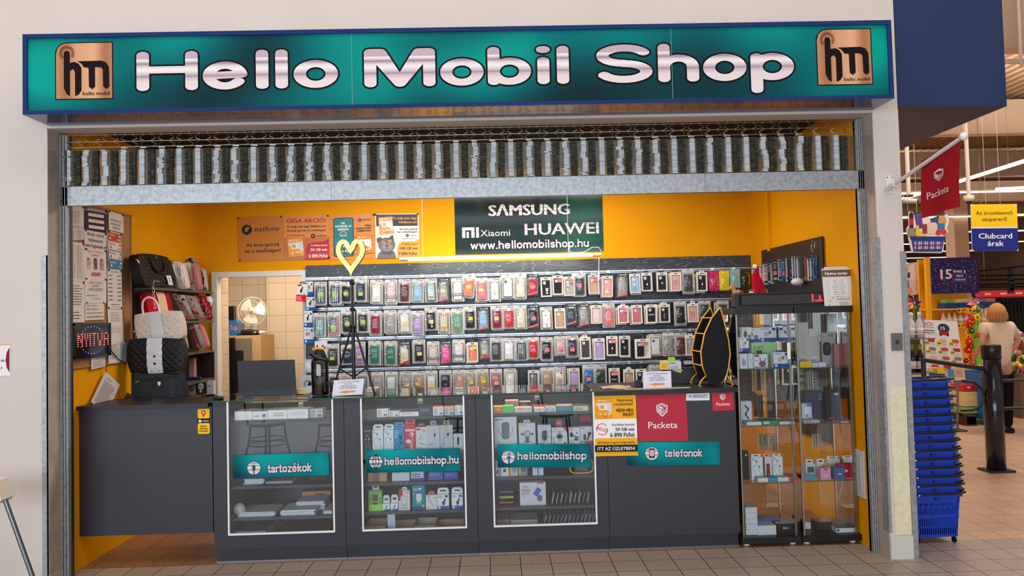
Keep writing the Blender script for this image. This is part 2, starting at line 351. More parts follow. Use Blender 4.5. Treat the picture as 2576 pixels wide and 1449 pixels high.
# ---------------------------------------------------------------- surfaces of the place
def tile_mat(name, c1, c2, mortar, size, ms, rough, off=(0, 0), spec=.5, plane='xy', bump=.25, nv=.22):
    m, n, l, b = mat_base(name)
    tc = n.new('ShaderNodeTexCoord'); mp = n.new('ShaderNodeMapping'); br = n.new('ShaderNodeTexBrick'); bp = n.new('ShaderNodeBump'); nz = n.new('ShaderNodeTexNoise'); mx = n.new('ShaderNodeMix'); mx.data_type = 'RGBA'; mx.blend_type = 'MULTIPLY'
    mp.inputs['Location'].default_value = (off[0], off[1], 0)
    if plane == 'xz': mp.inputs['Rotation'].default_value = (-PI/2, 0, 0)
    if plane == 'yz': mp.inputs['Rotation'].default_value = (-PI/2, 0, -PI/2)
    br.offset = 0; br.squash = 1; br.inputs['Scale'].default_value = 1; br.inputs['Brick Width'].default_value = size[0]; br.inputs['Row Height'].default_value = size[1]
    br.inputs['Mortar Size'].default_value = ms; br.inputs['Mortar Smooth'].default_value = .2; br.inputs['Bias'].default_value = 0
    br.inputs['Color1'].default_value = rgb(c1); br.inputs['Color2'].default_value = rgb(c2); br.inputs['Mortar'].default_value = rgb(mortar)
    l.new(tc.outputs['Object'], mp.inputs['Vector']); l.new(mp.outputs[0], br.inputs['Vector']); nz.inputs['Scale'].default_value = 60; nz.inputs['Detail'].default_value = 5
    l.new(tc.outputs['Object'], nz.inputs['Vector']); rp = n.new('ShaderNodeValToRGB'); rp.color_ramp.elements[0].color = (1-nv, 1-nv, 1-nv, 1); rp.color_ramp.elements[1].color = (1+nv*.4, 1+nv*.4, 1+nv*.4, 1)
    rp.color_ramp.elements[0].position = .3; rp.color_ramp.elements[1].position = .6
    l.new(nz.outputs[0], rp.inputs[0]); mx.inputs[0].default_value = 1; l.new(br.outputs['Color'], mx.inputs[6]); l.new(rp.outputs[0], mx.inputs[7]); l.new(mx.outputs[2], b.inputs['Base Color'])
    bp.inputs['Strength'].default_value = bump; bp.inputs['Distance'].default_value = .003; bp.invert = True; l.new(br.outputs['Fac'], bp.inputs['Height']); l.new(bp.outputs[0], b.inputs['Normal'])
    b.inputs['Roughness'].default_value = rough; b.inputs['Specular IOR Level'].default_value = spec
def paint_mat(name, c, rough=.7, bump=.12, bs=90, stain=.06, ss=2.5, spec=.3):
    m, n, l, b = mat_base(name); tc, nz = noise_bump(n, l, b, bs, bump)
    n2 = n.new('ShaderNodeTexNoise'); n2.inputs['Scale'].default_value = ss; n2.inputs['Detail'].default_value = 6; rp = n.new('ShaderNodeValToRGB')
    q = rgb(c); rp.color_ramp.elements[0].color = tuple(v*(1-stain) for v in q[:3])+(1,); rp.color_ramp.elements[1].color = tuple(min(1, v*(1+stain*.5)) for v in q[:3])+(1,)
    rp.color_ramp.elements[0].position = .35; rp.color_ramp.elements[1].position = .65
    l.new(tc.outputs['Object'], n2.inputs['Vector']); l.new(n2.outputs[0], rp.inputs[0]); l.new(rp.outputs[0], b.inputs['Base Color']); b.inputs['Roughness'].default_value = rough; b.inputs['Specular IOR Level'].default_value = spec
tile_mat('hall_tile', (172, 157, 145), (161, 147, 136), (44, 34, 30), (.2, .2), .0028, .42)
tile_mat('shop_tile', (150, 104, 72), (136, 94, 66), (52, 30, 24), (.2, .2), .0026, .4, off=(.103, 0))
tile_mat('market_tile', (202, 166, 138), (193, 158, 131), (96, 62, 46), (.2, .2), .0026, .35)
tile_mat('wall_tile', (222, 205, 180), (216, 198, 172), (140, 122, 98), (.2, .195), .002, .25, plane='xz', off=(.03, .06), nv=.05)
tile_mat('wall_tile_side', (214, 194, 166), (208, 188, 160), (140, 122, 98), (.12, .215), .002, .25, plane='yz', nv=.05)
paint_mat('white_wall', (212, 203, 195), stain=.03); paint_mat('yellow_wall', (234, 156, 4), rough=.6, spec=.12, stain=.03)
paint_mat('dark_ceiling', (24, 20, 17), rough=.95); paint_mat('reveal_paint', (178, 164, 152), stain=.12, ss=9)
paint_mat('market_wall', (214, 184, 158), stain=.05); paint_mat('beam_paint', (208, 184, 160), stain=.04)
paint_mat('navy_panel', (38, 54, 92), rough=.45, bump=.02, stain=.02); paint_mat('cream_board', (224, 218, 186), stain=.08, ss=40)
m, n, l, b = mat_base('deck')                                         # corrugated roof deck
tc = n.new('ShaderNodeTexCoord'); wv = n.new('ShaderNodeTexWave'); wv.inputs['Scale'].default_value = 1.1; wv.bands_direction = 'X'; cr = n.new('ShaderNodeValToRGB')
cr.color_ramp.elements[0].color = rgb((112, 84, 62)); cr.color_ramp.elements[1].color = rgb((176, 140, 110)); bp = n.new('ShaderNodeBump'); bp.inputs['Distance'].default_value = .08
l.new(tc.outputs['Object'], wv.inputs['Vector']); l.new(wv.outputs['Fac'], cr.inputs[0]); l.new(cr.outputs[0], b.inputs['Base Color']); l.new(wv.outputs['Fac'], bp.inputs['Height']); l.new(bp.outputs[0], b.inputs['Normal'])
b.inputs['Roughness'].default_value = .7
m, n, l, b = mat_base('blackwood')                                    # dark slat boards with pale grain lines
tc = n.new('ShaderNodeTexCoord'); mp = n.new('ShaderNodeMapping'); mp.inputs['Scale'].default_value = (1.1, 1, 5.5)
wv = n.new('ShaderNodeTexNoise'); wv.inputs['Scale'].default_value = 1.9; wv.inputs['Detail'].default_value = 1.5
ml = n.new('ShaderNodeMath'); ml.operation = 'MULTIPLY'; ml.inputs[1].default_value = 9; fr = n.new('ShaderNodeMath'); fr.operation = 'FRACT'
cr = n.new('ShaderNodeValToRGB'); e0, e1 = cr.color_ramp.elements; e0.position = 0; e0.color = rgb((128, 132, 138)); e1.position = .09; e1.color = rgb((46, 48, 53))
mp2 = n.new('ShaderNodeMapping'); mp2.inputs['Scale'].default_value = (2, 1, 120); n2 = n.new('ShaderNodeTexNoise'); n2.inputs['Scale'].default_value = 2; mx = n.new('ShaderNodeMix'); mx.data_type = 'RGBA'; mx.blend_type = 'MULTIPLY'; mx.inputs[0].default_value = .8
c2 = n.new('ShaderNodeValToRGB'); c2.color_ramp.elements[0].position = .35; c2.color_ramp.elements[0].color = (.55, .55, .57, 1); c2.color_ramp.elements[1].position = .65; c2.color_ramp.elements[1].color = (1.4, 1.4, 1.45, 1)
l.new(tc.outputs['Object'], mp.inputs[0]); l.new(mp.outputs[0], wv.inputs['Vector']); l.new(wv.outputs[0], ml.inputs[0]); l.new(ml.outputs[0], fr.inputs[0]); l.new(fr.outputs[0], cr.inputs[0])
l.new(tc.outputs['Object'], mp2.inputs[0]); l.new(mp2.outputs[0], n2.inputs['Vector']); l.new(n2.outputs[0], c2.inputs[0]); l.new(cr.outputs[0], mx.inputs[6]); l.new(c2.outputs[0], mx.inputs[7]); l.new(mx.outputs[2], b.inputs['Base Color'])
b.inputs['Roughness'].default_value = .38
m, n, l, b = mat_base('cork'); tc, nz = noise_bump(n, l, b, 260, .3); cr = n.new('ShaderNodeValToRGB'); cr.color_ramp.elements[0].color = rgb((140, 96, 58)); cr.color_ramp.elements[1].color = rgb((182, 132, 84))
l.new(nz.outputs[0], cr.inputs[0]); l.new(cr.outputs[0], b.inputs['Base Color']); b.inputs['Roughness'].default_value = .9
m, n, l, b = mat_base('galvanised'); tc = n.new('ShaderNodeTexCoord'); nz = n.new('ShaderNodeTexNoise'); nz.inputs['Scale'].default_value = 38; nz.inputs['Detail'].default_value = 6; cr = n.new('ShaderNodeValToRGB')
cr.color_ramp.elements[0].color = rgb((146, 148, 150)); cr.color_ramp.elements[1].color = rgb((174, 176, 178)); cr.color_ramp.elements[0].position = .3; cr.color_ramp.elements[1].position = .62; l.new(tc.outputs['Object'], nz.inputs['Vector']); l.new(nz.outputs[0], cr.inputs[0]); l.new(cr.outputs[0], b.inputs['Base Color'])
b.inputs['Metallic'].default_value = .55; b.inputs['Roughness'].default_value = .42
# ---------------------------------------------------------------- the setting
XL, XR, YB, ZC = -2.97, 2.367, 2.30, 3.05
MB().box(-9, 14, -16, .2, -.1, 0, mat='hall_tile').struct('floor')
MB().box(-4.6, 2.45, .2, 5.2, -.1, 0, mat='shop_tile').struct('floor')
MB().box(2.45, 34, .2, 62, -.1, 0, mat='market_tile').struct('floor')
g = MB(); g.box(-8, -2.984, -.13, .03, 0, 5, mat='white_wall'); g.box(-2.984, 2.56, -.13, .03, 2.929, 5, mat='white_wall'); g.box(2.392, 2.563, -.13, .03, 0, 2.929, mat='white_wall'); g.struct('wall_front')
g = MB(); g.box(-3.15, XL, .03, YB+.25, 0, ZC, mat='yellow_wall'); g.struct('wall_left')
g = MB(); g.box(XR, 2.56, .03, YB+.1, 0, ZC+.2, mat='yellow_wall'); g.struct('wall_right')
g = MB(); g.box(XL, -2.812, YB, YB+.1, 0, ZC, mat='yellow_wall'); g.box(-2.812, -1.947, YB, YB+.1, 2.085, ZC, mat='yellow_wall'); g.box(-1.947, XR, YB, YB+.1, 0, ZC, mat='yellow_wall'); g.struct('wall_back')
MB().box(-3.15, 2.56, .03, YB+.1, ZC, ZC+.1, mat='dark_ceiling').struct('ceiling')
g = MB(); g.box(-2.98, -2.782, YB+.1, YB+.28, 0, 2.6, mat='wall_tile_side'); g.box(-1.95, -1.84, YB+.1, 4.1, 0, 2.6, mat='wall_tile'); g.box(-4.7, -4.6, YB+.25, 4.6, 0, 2.6, mat='wall_tile_side'); g.struct('wall_doorway')
g = MB(); xq = at(672, 800, y=4.1).x; g.box(xq, -1.5, 4.1, 4.2, 0, 2.6, mat='wall_tile'); g.box(-4.6, xq+.06, 4.35, 4.45, 0, 2.6, mat='wall_tile'); g.box(xq, xq+.05, 4.2, 4.35, 0, 2.6, mat='wall_tile_side'); g.struct('wall_back_room')
MB().box(-4.7, -1.5, YB+.1, 4.5, 2.6, 2.65, mat='white_wall').struct('ceiling')
g = MB()                                                              # white frame of the doorway
for x0, x1, z0, z1 in ((-2.835, -2.785, 0, 2.065), (-1.972, -1.925, 0, 2.065), (-2.835, -1.925, 2.065, 2.115)): g.box(x0, x1, YB-.025, YB+.1, z0, z1, (226, 220, 212), 'plastic')
g.struct('trim_1')
g = MB(); p0 = at(1935, 516, x=XR-.01); g.box(XR-.035, XR, p0.y-.02, p0.y+.02, 2.15, ZC, mat='yellow_wall'); g.struct('trim_2')      # boxed pipe in the right corner
g = MB(); g.box(-2.984, 2.392, -.128, .03, 2.912, 2.929, mat='white_wall'); g.struct('trim_3')   # lintel
# jamb linings and the metal angles that guard the wall corners
g = MB(); g.box(-2.984, -2.979, -.13, .03, 0, 2.9, mat='reveal_paint'); g.box(2.386, 2.392, -.13, .03, 0, 2.9, mat='reveal_paint'); g.struct('trim_4')
def guard(xa, xb, z0, z1, nm):
    g = MB(); x0, x1, za, zb = rect(xa, 640, xb, 1400, -.135); g.box(x0, x1, -.137, -.13, z0, z1, mat='galvanised'); g.box(x0 if xa > 1000 else x1-.006, x0+.006 if xa > 1000 else x1, -.137, -.10, z0, z1, mat='galvanised'); return g.struct(nm)
z_l = at(115, 642, y=-.135).z; guard(106, 120, .05, z_l, 'trim_5')
z_r = at(2213, 596, y=-.135).z; z_r2 = at(2268, 632, y=-.135).z
g = MB(); a = at(2206, 596, y=-.12); b_ = at(2222, 596, y=-.135); g.box(2.385, 2.402, -.139, -.06, .17, z_r, mat='galvanised'); g.struct('trim_6')
g = MB(); g.box(2.535, 2.572, -.139, -.05, 0, z_r2, mat='galvanised'); g.struct('trim_7')
x0, x1, za, zb = rect(2243, 975, 2278, 1366, -.134); g = MB(); g.box(2.425, 2.533, -.136, -.13, .155, at(2260, 975, y=-.135).z, mat='cream_board'); g.struct('trim_8')
g = MB(); g.box(2.39, 2.537, -.142, .03, 0, .15, (206, 203, 196), 'plastic'); g.struct('baseboard_right')
g = MB(); g.box(-8, -2.99, -.142, -.13, 0, .045, (190, 176, 160), 'plastic'); g.box(-2.99, -2.975, -.142, .02, 0, .07, (190, 176, 160), 'plastic'); g.struct('baseboard_left')
# supermarket hall behind: walls, roof deck and beams
MB().box(2.56, 34, 61, 61.2, 0, 8, mat='market_wall').struct('wall_far'); MB().box(34, 34.2, .2, 61, 0, 8, mat='market_wall').struct('wall_far_right')
MB().box(2.2, 2.56, 2.5, 61, 0, 8, mat='market_wall').struct('wall_market_left')
MB().box(2.0, 34, .2, 61, 7.25, 7.35, mat='deck').struct('ceiling')
for k in range(7): MB().box(2.56, 34, 8.25+6.8*k, 8.6+6.8*k, 6.2, 7.12, mat='beam_paint').struct('trim_%d' % (9+k))
for k, (u, v0) in enumerate(((2420, 0),)):
    pass
xc = at(2420, 610, y=24).x; MB().box(xc-.28, xc+.28, 24, 24.6, 0, 6.6, mat='market_wall').struct('trim_17')
MB().box(-3.05, -2.98, .03, .07, 0, ZC, (60, 58, 56), 'rough').struct('trim_18')
# ---------------------------------------------------------------- shop sign above the opening
def teal(u, v, sd=0):
    """printed teal cloud pattern; u, v 0..1"""
    B = [(.025, .45, .07, .9), (.17, .0, .07, .55), (.37, .0, .085, .5), (.50, .60, .06, .6), (.565, .35, .05, .5), (.69, .0, .10, .45), (.86, .0, .085, .55), (.985, .35, .04, .7), (.40, .75, .07, .4), (.93, .9, .05, .3), (.3, .95, .1, .25)]
    s = 0
    for x, y, r, q in B: s += q*1.5*math.exp(-((u-x)/r)**2*1.1-((v-y)/.62)**2*1.3)
    D = [(.27, .2, .05), (.47, 1.0, .05), (.78, .35, .06), (.21, .9, .06), (.62, 1., .09)]
    for x, y, r in D: s -= .35*math.exp(-((u-x)/r)**2-((v-y)/.6)**2)
    s = max(0, min(1, .20+s*.78)); q = int(s*64)/64
    a, b_, c = (18, 46, 54), (8, 100, 104), (6, 156, 142)
    return tuple(round(a[i]+(b_[i]-a[i])*q*2) if q < .5 else round(b_[i]+(c[i]-b_[i])*(q*2-1)) for i in range(3))
def logo_hm(cv, x, y, w, h):
    X = lambda a: x+a*w
    Y = lambda b: y+b*h
    bl = (28, 20, 22)
    def shape(i, col):
        r = .2-i; pts = [(X(i+r+r*math.cos(t)), Y(i+r+r*math.sin(t))) for t in [PI+k*PI/20 for k in range(11)]]
        cv.poly(pts+[(X(1-i), Y(i)), (X(1-i), Y(1-i)), (X(i), Y(1-i))], col)
    shape(0, (24, 18, 20))
    N = 36; i = .018; r = .2-i; k0 = cv.k                               # copper sheen printed across the badge
    for k in range(N):
        a, c = i+(1-2*i)*k/N, i+(1-2*i)*(k+1)/N
        ta = i+r-math.sqrt(max(0, r*r-(a-i-r)**2)) if a < i+r else i; tc = i+r-math.sqrt(max(0, r*r-(c-i-r)**2)) if c < i+r else i
        m_ = (a+c)/2; s = .35+.5*math.exp(-((m_-.55)/.18)**2)+.12*math.cos(m_*18)
        s = max(0, min(1, s)); col = tuple(round(p+(q-p)*s) for p, q in zip((150, 92, 58), (240, 190, 150)))
        cv.poly([(X(a), Y(ta)), (X(a), Y(1-i)), (X(c), Y(1-i)), (X(c), Y(tc))], col); cv.k = k0
    cv.k = k0+1
    for q in (.088, .106, .124): cv.arc(X(.205), Y(.19), q*w, .008*w, math.radians(130), math.radians(400), bl, ry=q*h)
    cv.circ(X(.205), Y(.20), .052*w, bl, ry=.052*h)
    cv.poly([(X(.153), Y(.2)), (X(.257), Y(.2)), (X(.257), Y(.94)), (X(.2), Y(.90)), (X(.153), Y(.80))], bl)
    cv.poly([(X(.2), Y(.43)), (X(.257), Y(.36)), (X(.34), Y(.345)), (X(.41), Y(.38)), (X(.455), Y(.45)), (X(.455), Y(.84)), (X(.41), Y(.91)), (X(.345), Y(.94)), (X(.345), Y(.52)), (X(.31), Y(.465)), (X(.257), Y(.5))], bl)
    cv.poly([(X(.38), Y(.335)), (X(.80), Y(.33)), (X(.88), Y(.36)), (X(.93), Y(.44)), (X(.935), Y(.78)), (X(.885), Y(.825)), (X(.83), Y(.78)), (X(.825), Y(.48)), (X(.79), Y(.445)), (X(.69), Y(.44)), (X(.69), Y(.78)), (X(.64), Y(.825)), (X(.585), Y(.78)), (X(.58), Y(.45)), (X(.5), Y(.44)), (X(.45), Y(.37))], bl)
    cv.text('hello mobil', X(.94), Y(.925), .062*h, bl, w=.46*w, al='r', bold=.012)
sg = thing('shop_sign', 'long teal shop sign with silver lettering and copper badges at both ends', 'sign', (-.29, -.13, 2.93))
SX0, SX1, SZ0, SZ1, SY = -2.972, 2.396, 2.93, 3.426, -.40
blue = (22, 48, 104)
g = MB()
for x0, x1, z0, z1 in ((SX0, SX1, SZ0, SZ0+.024), (SX0, SX1, SZ1-.026, SZ1), (SX0, SX0+.026, SZ0+.024, SZ1-.026), (SX1-.026, SX1, SZ0+.024, SZ1-.026)): g.box(x0, x1, SY, -.135, z0, z1, blue, 'gloss')
g.box(SX0+.02, SX1-.02, -.36, -.135, SZ0+.001, SZ0+.012, (14, 17, 40), 'print'); g.build('frame', sg)
g = MB(); PX0, PX1, PZ0, PZ1 = SX0+.026, SX1-.026, SZ0+.024, SZ1-.026
g.grid(lambda a, c: (PX0+(PX1-PX0)*a, SY+.012, PZ1-(PZ1-PZ0)*c), 260, 28, lambda a, c: teal(a, c), 'print')
for u in (885, 1690):
    q = at(u, 160, y=SY+.011).x; g.box(q-.0015, q+.0015, SY+.010, SY+.0115, PZ0, PZ1, (120, 160, 160), 'plastic')
g.build('panel', sg)
g = MB(); cv = Cv(g, (SX0, SY+.011, SZ1), (SX1, SY+.011, SZ1), (SX0, SY+.011, SZ0), SX1-SX0, SZ1-SZ0, 'print')
def loc_cv(u, v): q = at(u, v, y=SY+.01); return q.x-SX0, SZ1-q.z
for wd, (u0, v0), (u1, v1), hp in (('Hello', (341, 230), (852, 222), 103), ('Mobil', (914, 220), (1437, 213), 101), ('Shop', (1495, 210), (2000, 203), 102)):
    x0, y0 = loc_cv(u0, v0); x1, y1 = loc_cv(u1, v1); h = hp*4.63/CAM_F*1.0
    k = cv.k
    cv.round_text(wd, x0, (y0+y1)/2, x1-x0, h, .088, (24, 18, 26), grow=.011, asp=1.75); cv.k = k+3
    cv.round_text(wd, x0, (y0+y1)/2, x1-x0, h, .088, (220, 210, 214), 'chrome_print', asp=1.75); cv.k = k
g.build('lettering', sg)
for (u0, v0), (u1, v1) in (((138, 107), (285, 249)), ((2051, 73), (2197, 213))):
    g = MB(); cv = Cv(g, (SX0, SY+.011, SZ1), (SX1, SY+.011, SZ1), (SX0, SY+.011, SZ0), SX1-SX0, SZ1-SZ0, 'print')
    x0, y0 = loc_cv(u0, v0); x1, y1 = loc_cv(u1, v1); logo_hm(cv, x0, y0, x1-x0, y1-y0); g.build('badge', sg)
# ---------------------------------------------------------------- roller grille
rg = thing('roller_grille', 'half-raised metal roller grille stacked under the shop sign', 'roller grille', (-.3, .03, 2.42))
g = MB(); g.box(-2.972, 2.383, .0, .04, 2.43, 2.555, mat='galvanised')
for u, v in ((168, 478), (168, 495), (168, 510)):
    q = at(u, v, y=0); g.lathe([(.006, 0), (.006, -.003)], (q.x, 0, q.z), (50, 50, 52), 'metal', 8, 'y')
for x in (-1.2, .55, 1.3): g.box(x, x+.003, -.0015, .0, 2.43, 2.555, (110, 112, 114), 'metal')
g.build('bottom_bar', rg)
for sx, xa, xb in ((-1, -2.979, -2.925), (1, 2.345, 2.386)):
    g = MB(); n_ = 3
    for k in range(n_):
        a = xa+(xb-xa)*k/n_; g.box(a, a+(xb-xa)/n_*.7, .0, .05, 0, 2.9, mat='galvanised')
    g.box(xa, xb, .03, .055, 0, 2.9, (96, 98, 102), 'metal'); g.build('guide_rail', rg)
zr = [2.567+.0098*k for k in range(24)]; g = MB()
for k, z in enumerate(zr): g.box(-2.95, 2.37, .018, .024, z-.0022, z+.0022, (118, 112, 102), 'metal')
g.box(-2.95, 2.37, .014, .030, 2.556, 2.562, (90, 88, 84), 'metal'); g.build('rod', rg)
cols = [(-2.93+.1222*k) for k in range(43)]
rn = random.Random(3); g = MB(); g2 = MB()
for c in cols:
    off = 0; wob = rn.random() < .55
    for z in zr:
        if wob and rn.random() < .28: off = rn.uniform(-.011, .011)
        g.box(c+off-.0165, c+off+.0165, .0, .034, z-.0044, z+.0044, rn.choice(((204, 208, 210), (188, 192, 195), (214, 217, 219))), 'rough')
        for dx in (.048, .072): g2.box(c+dx-.014+off*.4, c+dx+.008+off*.4, .004, .03, z-.003, z+.0035, rn.choice(((74, 72, 62), (60, 59, 53), (86, 82, 72))), 'rough')
g.build('sleeve_column', rg); g2.build('folded_link', rg)
g = MB()
for z in (2.818, 2.855, 2.90): g.box(-2.95, 2.37, .018, .023, z-.0022, z+.0022, (132, 126, 116), 'metal')
for c in cols:
    for s_ in (0, 1):
        x = c+s_*.0611; d = .022 if s_ else -.022
        pts = [(x-d*.3, .02, 2.948), (x-d*.3, .02, 2.940), (x+d, .02, 2.926), (x+d, .02, 2.918), (x-d*.3, .02, 2.904), (x-d*.3, .02, 2.896), (x+d, .02, 2.882), (x+d, .02, 2.873), (x-d*.3, .02, 2.859), (x-d*.3, .02, 2.851), (x+d, .034, 2.838), (x+d, .034, 2.832), (x-d*.3, .02, 2.816)]
        g.tube(pts, .0024, (140, 134, 122), 'metal', 5, False)
for c in cols[3::1]: g.box(c-.018, c+.018, .012, .03, 2.808, 2.814, (170, 168, 162), 'metal')
g.build('open_link', rg)
# ---------------------------------------------------------------- blue fascia of the supermarket
zz = at(2255, 267, y=-.11).z; pa, pb = at(2244, 267, z=zz), at(2533, 267, z=zz); g = MB()
dv = Vector((0, 3.2, 0)); top = Vector((0, 0, 2.2)); qs = [Vector((2.566, -.11, zz)), pb, pb+dv, Vector((2.566, 3.1, zz))]
g.hexa(qs+[q+top for q in qs], (38, 54, 92), 'navy_panel'); g.thing('fascia_box', 'dark blue boxed fascia hanging right of the shop sign', 'fascia')
# ---------------------------------------------------------------- counter units
CG = (49, 50, 57); CY = .20; ZT = 1.095
def strut(g, x0, x1, y0, y1, z0, z1, c=CG, m='laminate'): g.box(x0, x1, y0, y1, z0, z1, c, m)
UN = [(-2.07, -1.18, (-1.962, -1.262)), (-1.18, -.28, (-1.056, -.366)), (-.28, .62, (-.162, .527)), (.62, 1.52, None)]
UL = ['glazed counter unit at the left end of the counter, beside the hinged flap', 'glazed counter unit second from the left, with the website sticker', 'glazed counter unit third from the left, with the social media sticker', 'closed dark grey counter unit at the right end, beside the glass cabinets']
UNITS = []; ZS = []
SHP = [[(1052, 'p'), (1218, ''), (1297, '')], [(1046, ''), (1135, ''), (1211, ''), (1283, '')], [(1036, ''), (1122, ''), (1197, ''), (1273, '')]]
for i, (x0, x1, wn) in enumerate(UN):
    t = thing('counter_unit', UL[i], 'counter', ((x0+x1)/2, .5, 0), 'counter units'); UNITS.append(t)
    g = MB(); a, c = x0+.0015, x1-.0015
    if wn:
        w0, w1 = wn
        strut(g, a, w0-.012, CY, CY+.02, .1, ZT-.03); strut(g, w1+.012, c, CY, CY+.02, .1, ZT-.03); strut(g, w0-.012, w1+.012, CY, CY+.02, .1, .19)
        for x in (w0-.013, w1+.013): g.box(x-.001, x+.001, CY-.0006, CY, .1, .2, (40, 40, 45), 'laminate')
    else: strut(g, a, c, CY, CY+.02, .1, ZT-.03)
    g.build('front_panel', t)
    for q0, q1 in (((a, wn[0]-.012), (wn[1]+.012, c)) if wn else ()): MB().box(q0, q1, CY-.004, .3, ZT-.029, ZT-.002, (30, 30, 33), 'laminate').build('cap_strip', t)
    g = MB(); strut(g, a, a+.02, CY+.021, .78, .1, ZT-.03); strut(g, c-.02, c, CY+.021, .78, .1, ZT-.03); strut(g, a+.02, c-.02, .76, .78, .1, 1.02 if wn else ZT-.03, (48, 48, 54)); strut(g, a+.02, c-.02, CY+.021, .76, .1, .12); g.build('carcass', t)
    g = MB(); g.box(a, c, .245, .26, .0, .1, CG, 'laminate'); g.box(a, c, .238, .246, 0, .008, (150, 150, 154), 'metal'); g.build('plinth', t)
    if wn:
        g = MB(); f = .011
        for q in ((w0-f, w0, .204, ZT), (w1, w1+f, .204, ZT), (w0-f, w1+f, .192, .204)): g.box(q[0], q[1], CY-.006, CY+.012, q[2], q[3], (236, 236, 238), 'plastic')
        g.build('window_frame', t)
        g = MB(); g.quad((w0, CY+.004, .204), (w1, CY+.004, .204), (w1, CY+.004, ZT-.004), (w0, CY+.004, ZT-.004), (255, 255, 255), 'glass'); g.build('glass_pane', t)
        zs = []
        for v, k in SHP[i]:
            z = at((at(0, 0, y=1).x and 0) or 1288+((w0+w1)/2+.127)*330, v, y=.27).z; zs.append(z)
            g = MB(); g.box(a+.021, c-.021, .262, .74, z-.018, z, (70, 70, 76), 'laminate')
            if k: g.box(a+.021, c-.021, .30, .315, z-.30, z-.019, (96, 94, 100), 'laminate')
            g.build('shelf', t)
        ZS.append(zs)
        p = at({0: 757, 1: 1057, 2: 1350}[i], {0: 1008, 1: 997, 2: 988}[i], y=CY-.003); g = MB(); g.box(p.x-.018, p.x+.018, CY-.008, CY-.001, ZT-.045, ZT-.006, (214, 222, 216), 'clear_plastic'); g.box(p.x-.014, p.x+.014, CY-.007, CY+.03, ZT-.03, ZT-.02, (226, 230, 226), 'plastic'); g.build('glass_clip', t)
t = thing('glass_worktop', 'long glass worktop with green edge over the three glazed counter units', 'worktop', (-.77, .5, ZT))
g = MB(); x0, x1 = -2.085, .535
g.quad((x0, CY-.012, ZT+.007), (x1, CY-.012, ZT+.007), (x1, .76, ZT+.007), (x0, .76, ZT+.007), (255, 255, 255), 'glass'); g.build('pane', t)
g = MB(); g.box(x0, x1, CY-.014, CY-.011, ZT, ZT+.0075, (34, 84, 62), 'gloss'); g.box(x0-.003, x0, CY-.012, .76, ZT, ZT+.0075, (34, 84, 62), 'gloss'); g.build('edge', t)
g = MB(); g.box(.538, 1.535, CY-.02, .78, ZT-.028, ZT+.004, (26, 26, 28), 'laminate'); g.thing('black_worktop', 'black worktop at the right end of the counter under the pointed rack', 'worktop')
t = thing('counter_flap', 'hinged dark grey counter flap with black top between wall and counter', 'counter flap', (-2.52, .2, .216))
MB().box(-2.968, -2.075, CY, CY+.02, .216, ZT-.03, CG, 'laminate').build('door_panel', t)
g = MB(); q = at(187, 1024, y=.16); g.box(-2.968, -2.088, .165, .62, ZT-.028, ZT-.002, (24, 24, 26), 'laminate'); g.build('flap_top', t)
# ---------------------------------------------------------------- stickers on the counter
def teal_sticker(name, label, y, tl, tr, bl, word, wx, wy, ww, wh, icon, sd):
    g = MB(); W, H = tr[0]-tl[0], bl[1]-tl[1]; cv = cv_px(g, y, tl, tr, bl, W, H); card(g, cv, (12, 70, 80)); cv.mat = 'print'
    n, m = 84, 18
    for i in range(n):
        for j in range(m):
            u, v = (i+.5)/n, (j+.5)/m
            s = .55+.45*math.sin(3.1*u+sd)*math.cos(1.7*v-.4)+.35*math.exp(-((u-.93)/.1)**2)*(1-abs(v-.45))-.45*v*(1-u)-.35*math.exp(-((u-.0)/.12)**2)
            s = max(0, min(1, int(s*60)/60)); col = tuple(round(p+(q-p)*s) for p, q in zip((10, 66, 78), (14, 168, 170)))
            cv.k = 1; cv.rect(W*i/n, H*j/m, W/n, H/m, col)
    cv.k = 2; ix, iy, ir, kind = icon; dk = (30, 38, 62)
    cv.circ(ix, iy, ir+1.2, dk, n=28); k = cv.k
    cv.mb.add([cv.p(ix+ir*math.cos(2*PI*q/28), iy+ir*math.sin(2*PI*q/28)) for q in range(28)], [tuple(range(28))], (215, 205, 215), 'chrome_print', uv=[(0, .5-.5*math.sin(2*PI*q/28)) for q in range(28)]); cv.k += 1
    if kind == 'plug': cv.rrect(ix-4, iy-5, 8, 11, 1, (16, 96, 96)); cv.rect(ix-2.6, iy-7.5, 5.2, 3, (16, 96, 96)); cv.rect(ix-1.2, iy+5, 2.4, ir-4, dk)
    if kind == 'globe':
        cv.arc(ix, iy, ir*.45, 1.6, 0, 2*PI, dk, ry=ir, n=28); cv.rect(ix-.8, iy-ir, 1.6, 2*ir, dk)
        for q in (-.38, .38): cv.rect(ix-ir*.93, iy+ir*q-.8, ir*1.86, 1.6, dk)
    if kind == 'f': tq = (14, 120, 130); cv.rect(ix-.6, iy-3, 4.4, ir+2.6, tq); cv.rect(ix-4, iy-1.2, 11, 3.6, tq); cv.arc(ix+5, iy-4.4, 4.3, 3.6, PI, 1.55*PI, tq, n=10)
    if kind == 'phone': cv.rrect(ix-7, iy-12, 14, 24, 2.5, dk); cv.rrect(ix-5.4, iy-8.6, 10.8, 15.5, 1, (205, 195, 205)); cv.circ(ix, iy+9.4, 1.1, (205, 195, 205))
    cv.k += 1; k = cv.k
    cv.round_text(word, wx, wy, ww, wh, .085, (20, 26, 60), grow=1.1, asp=1.0); cv.k = k+3
    cv.round_text(word, wx, wy, ww, wh, .085, (220, 210, 216), 'chrome_print', asp=1.0)
    return g.thing(name, label, 'sticker', 'teal stickers along the counter')
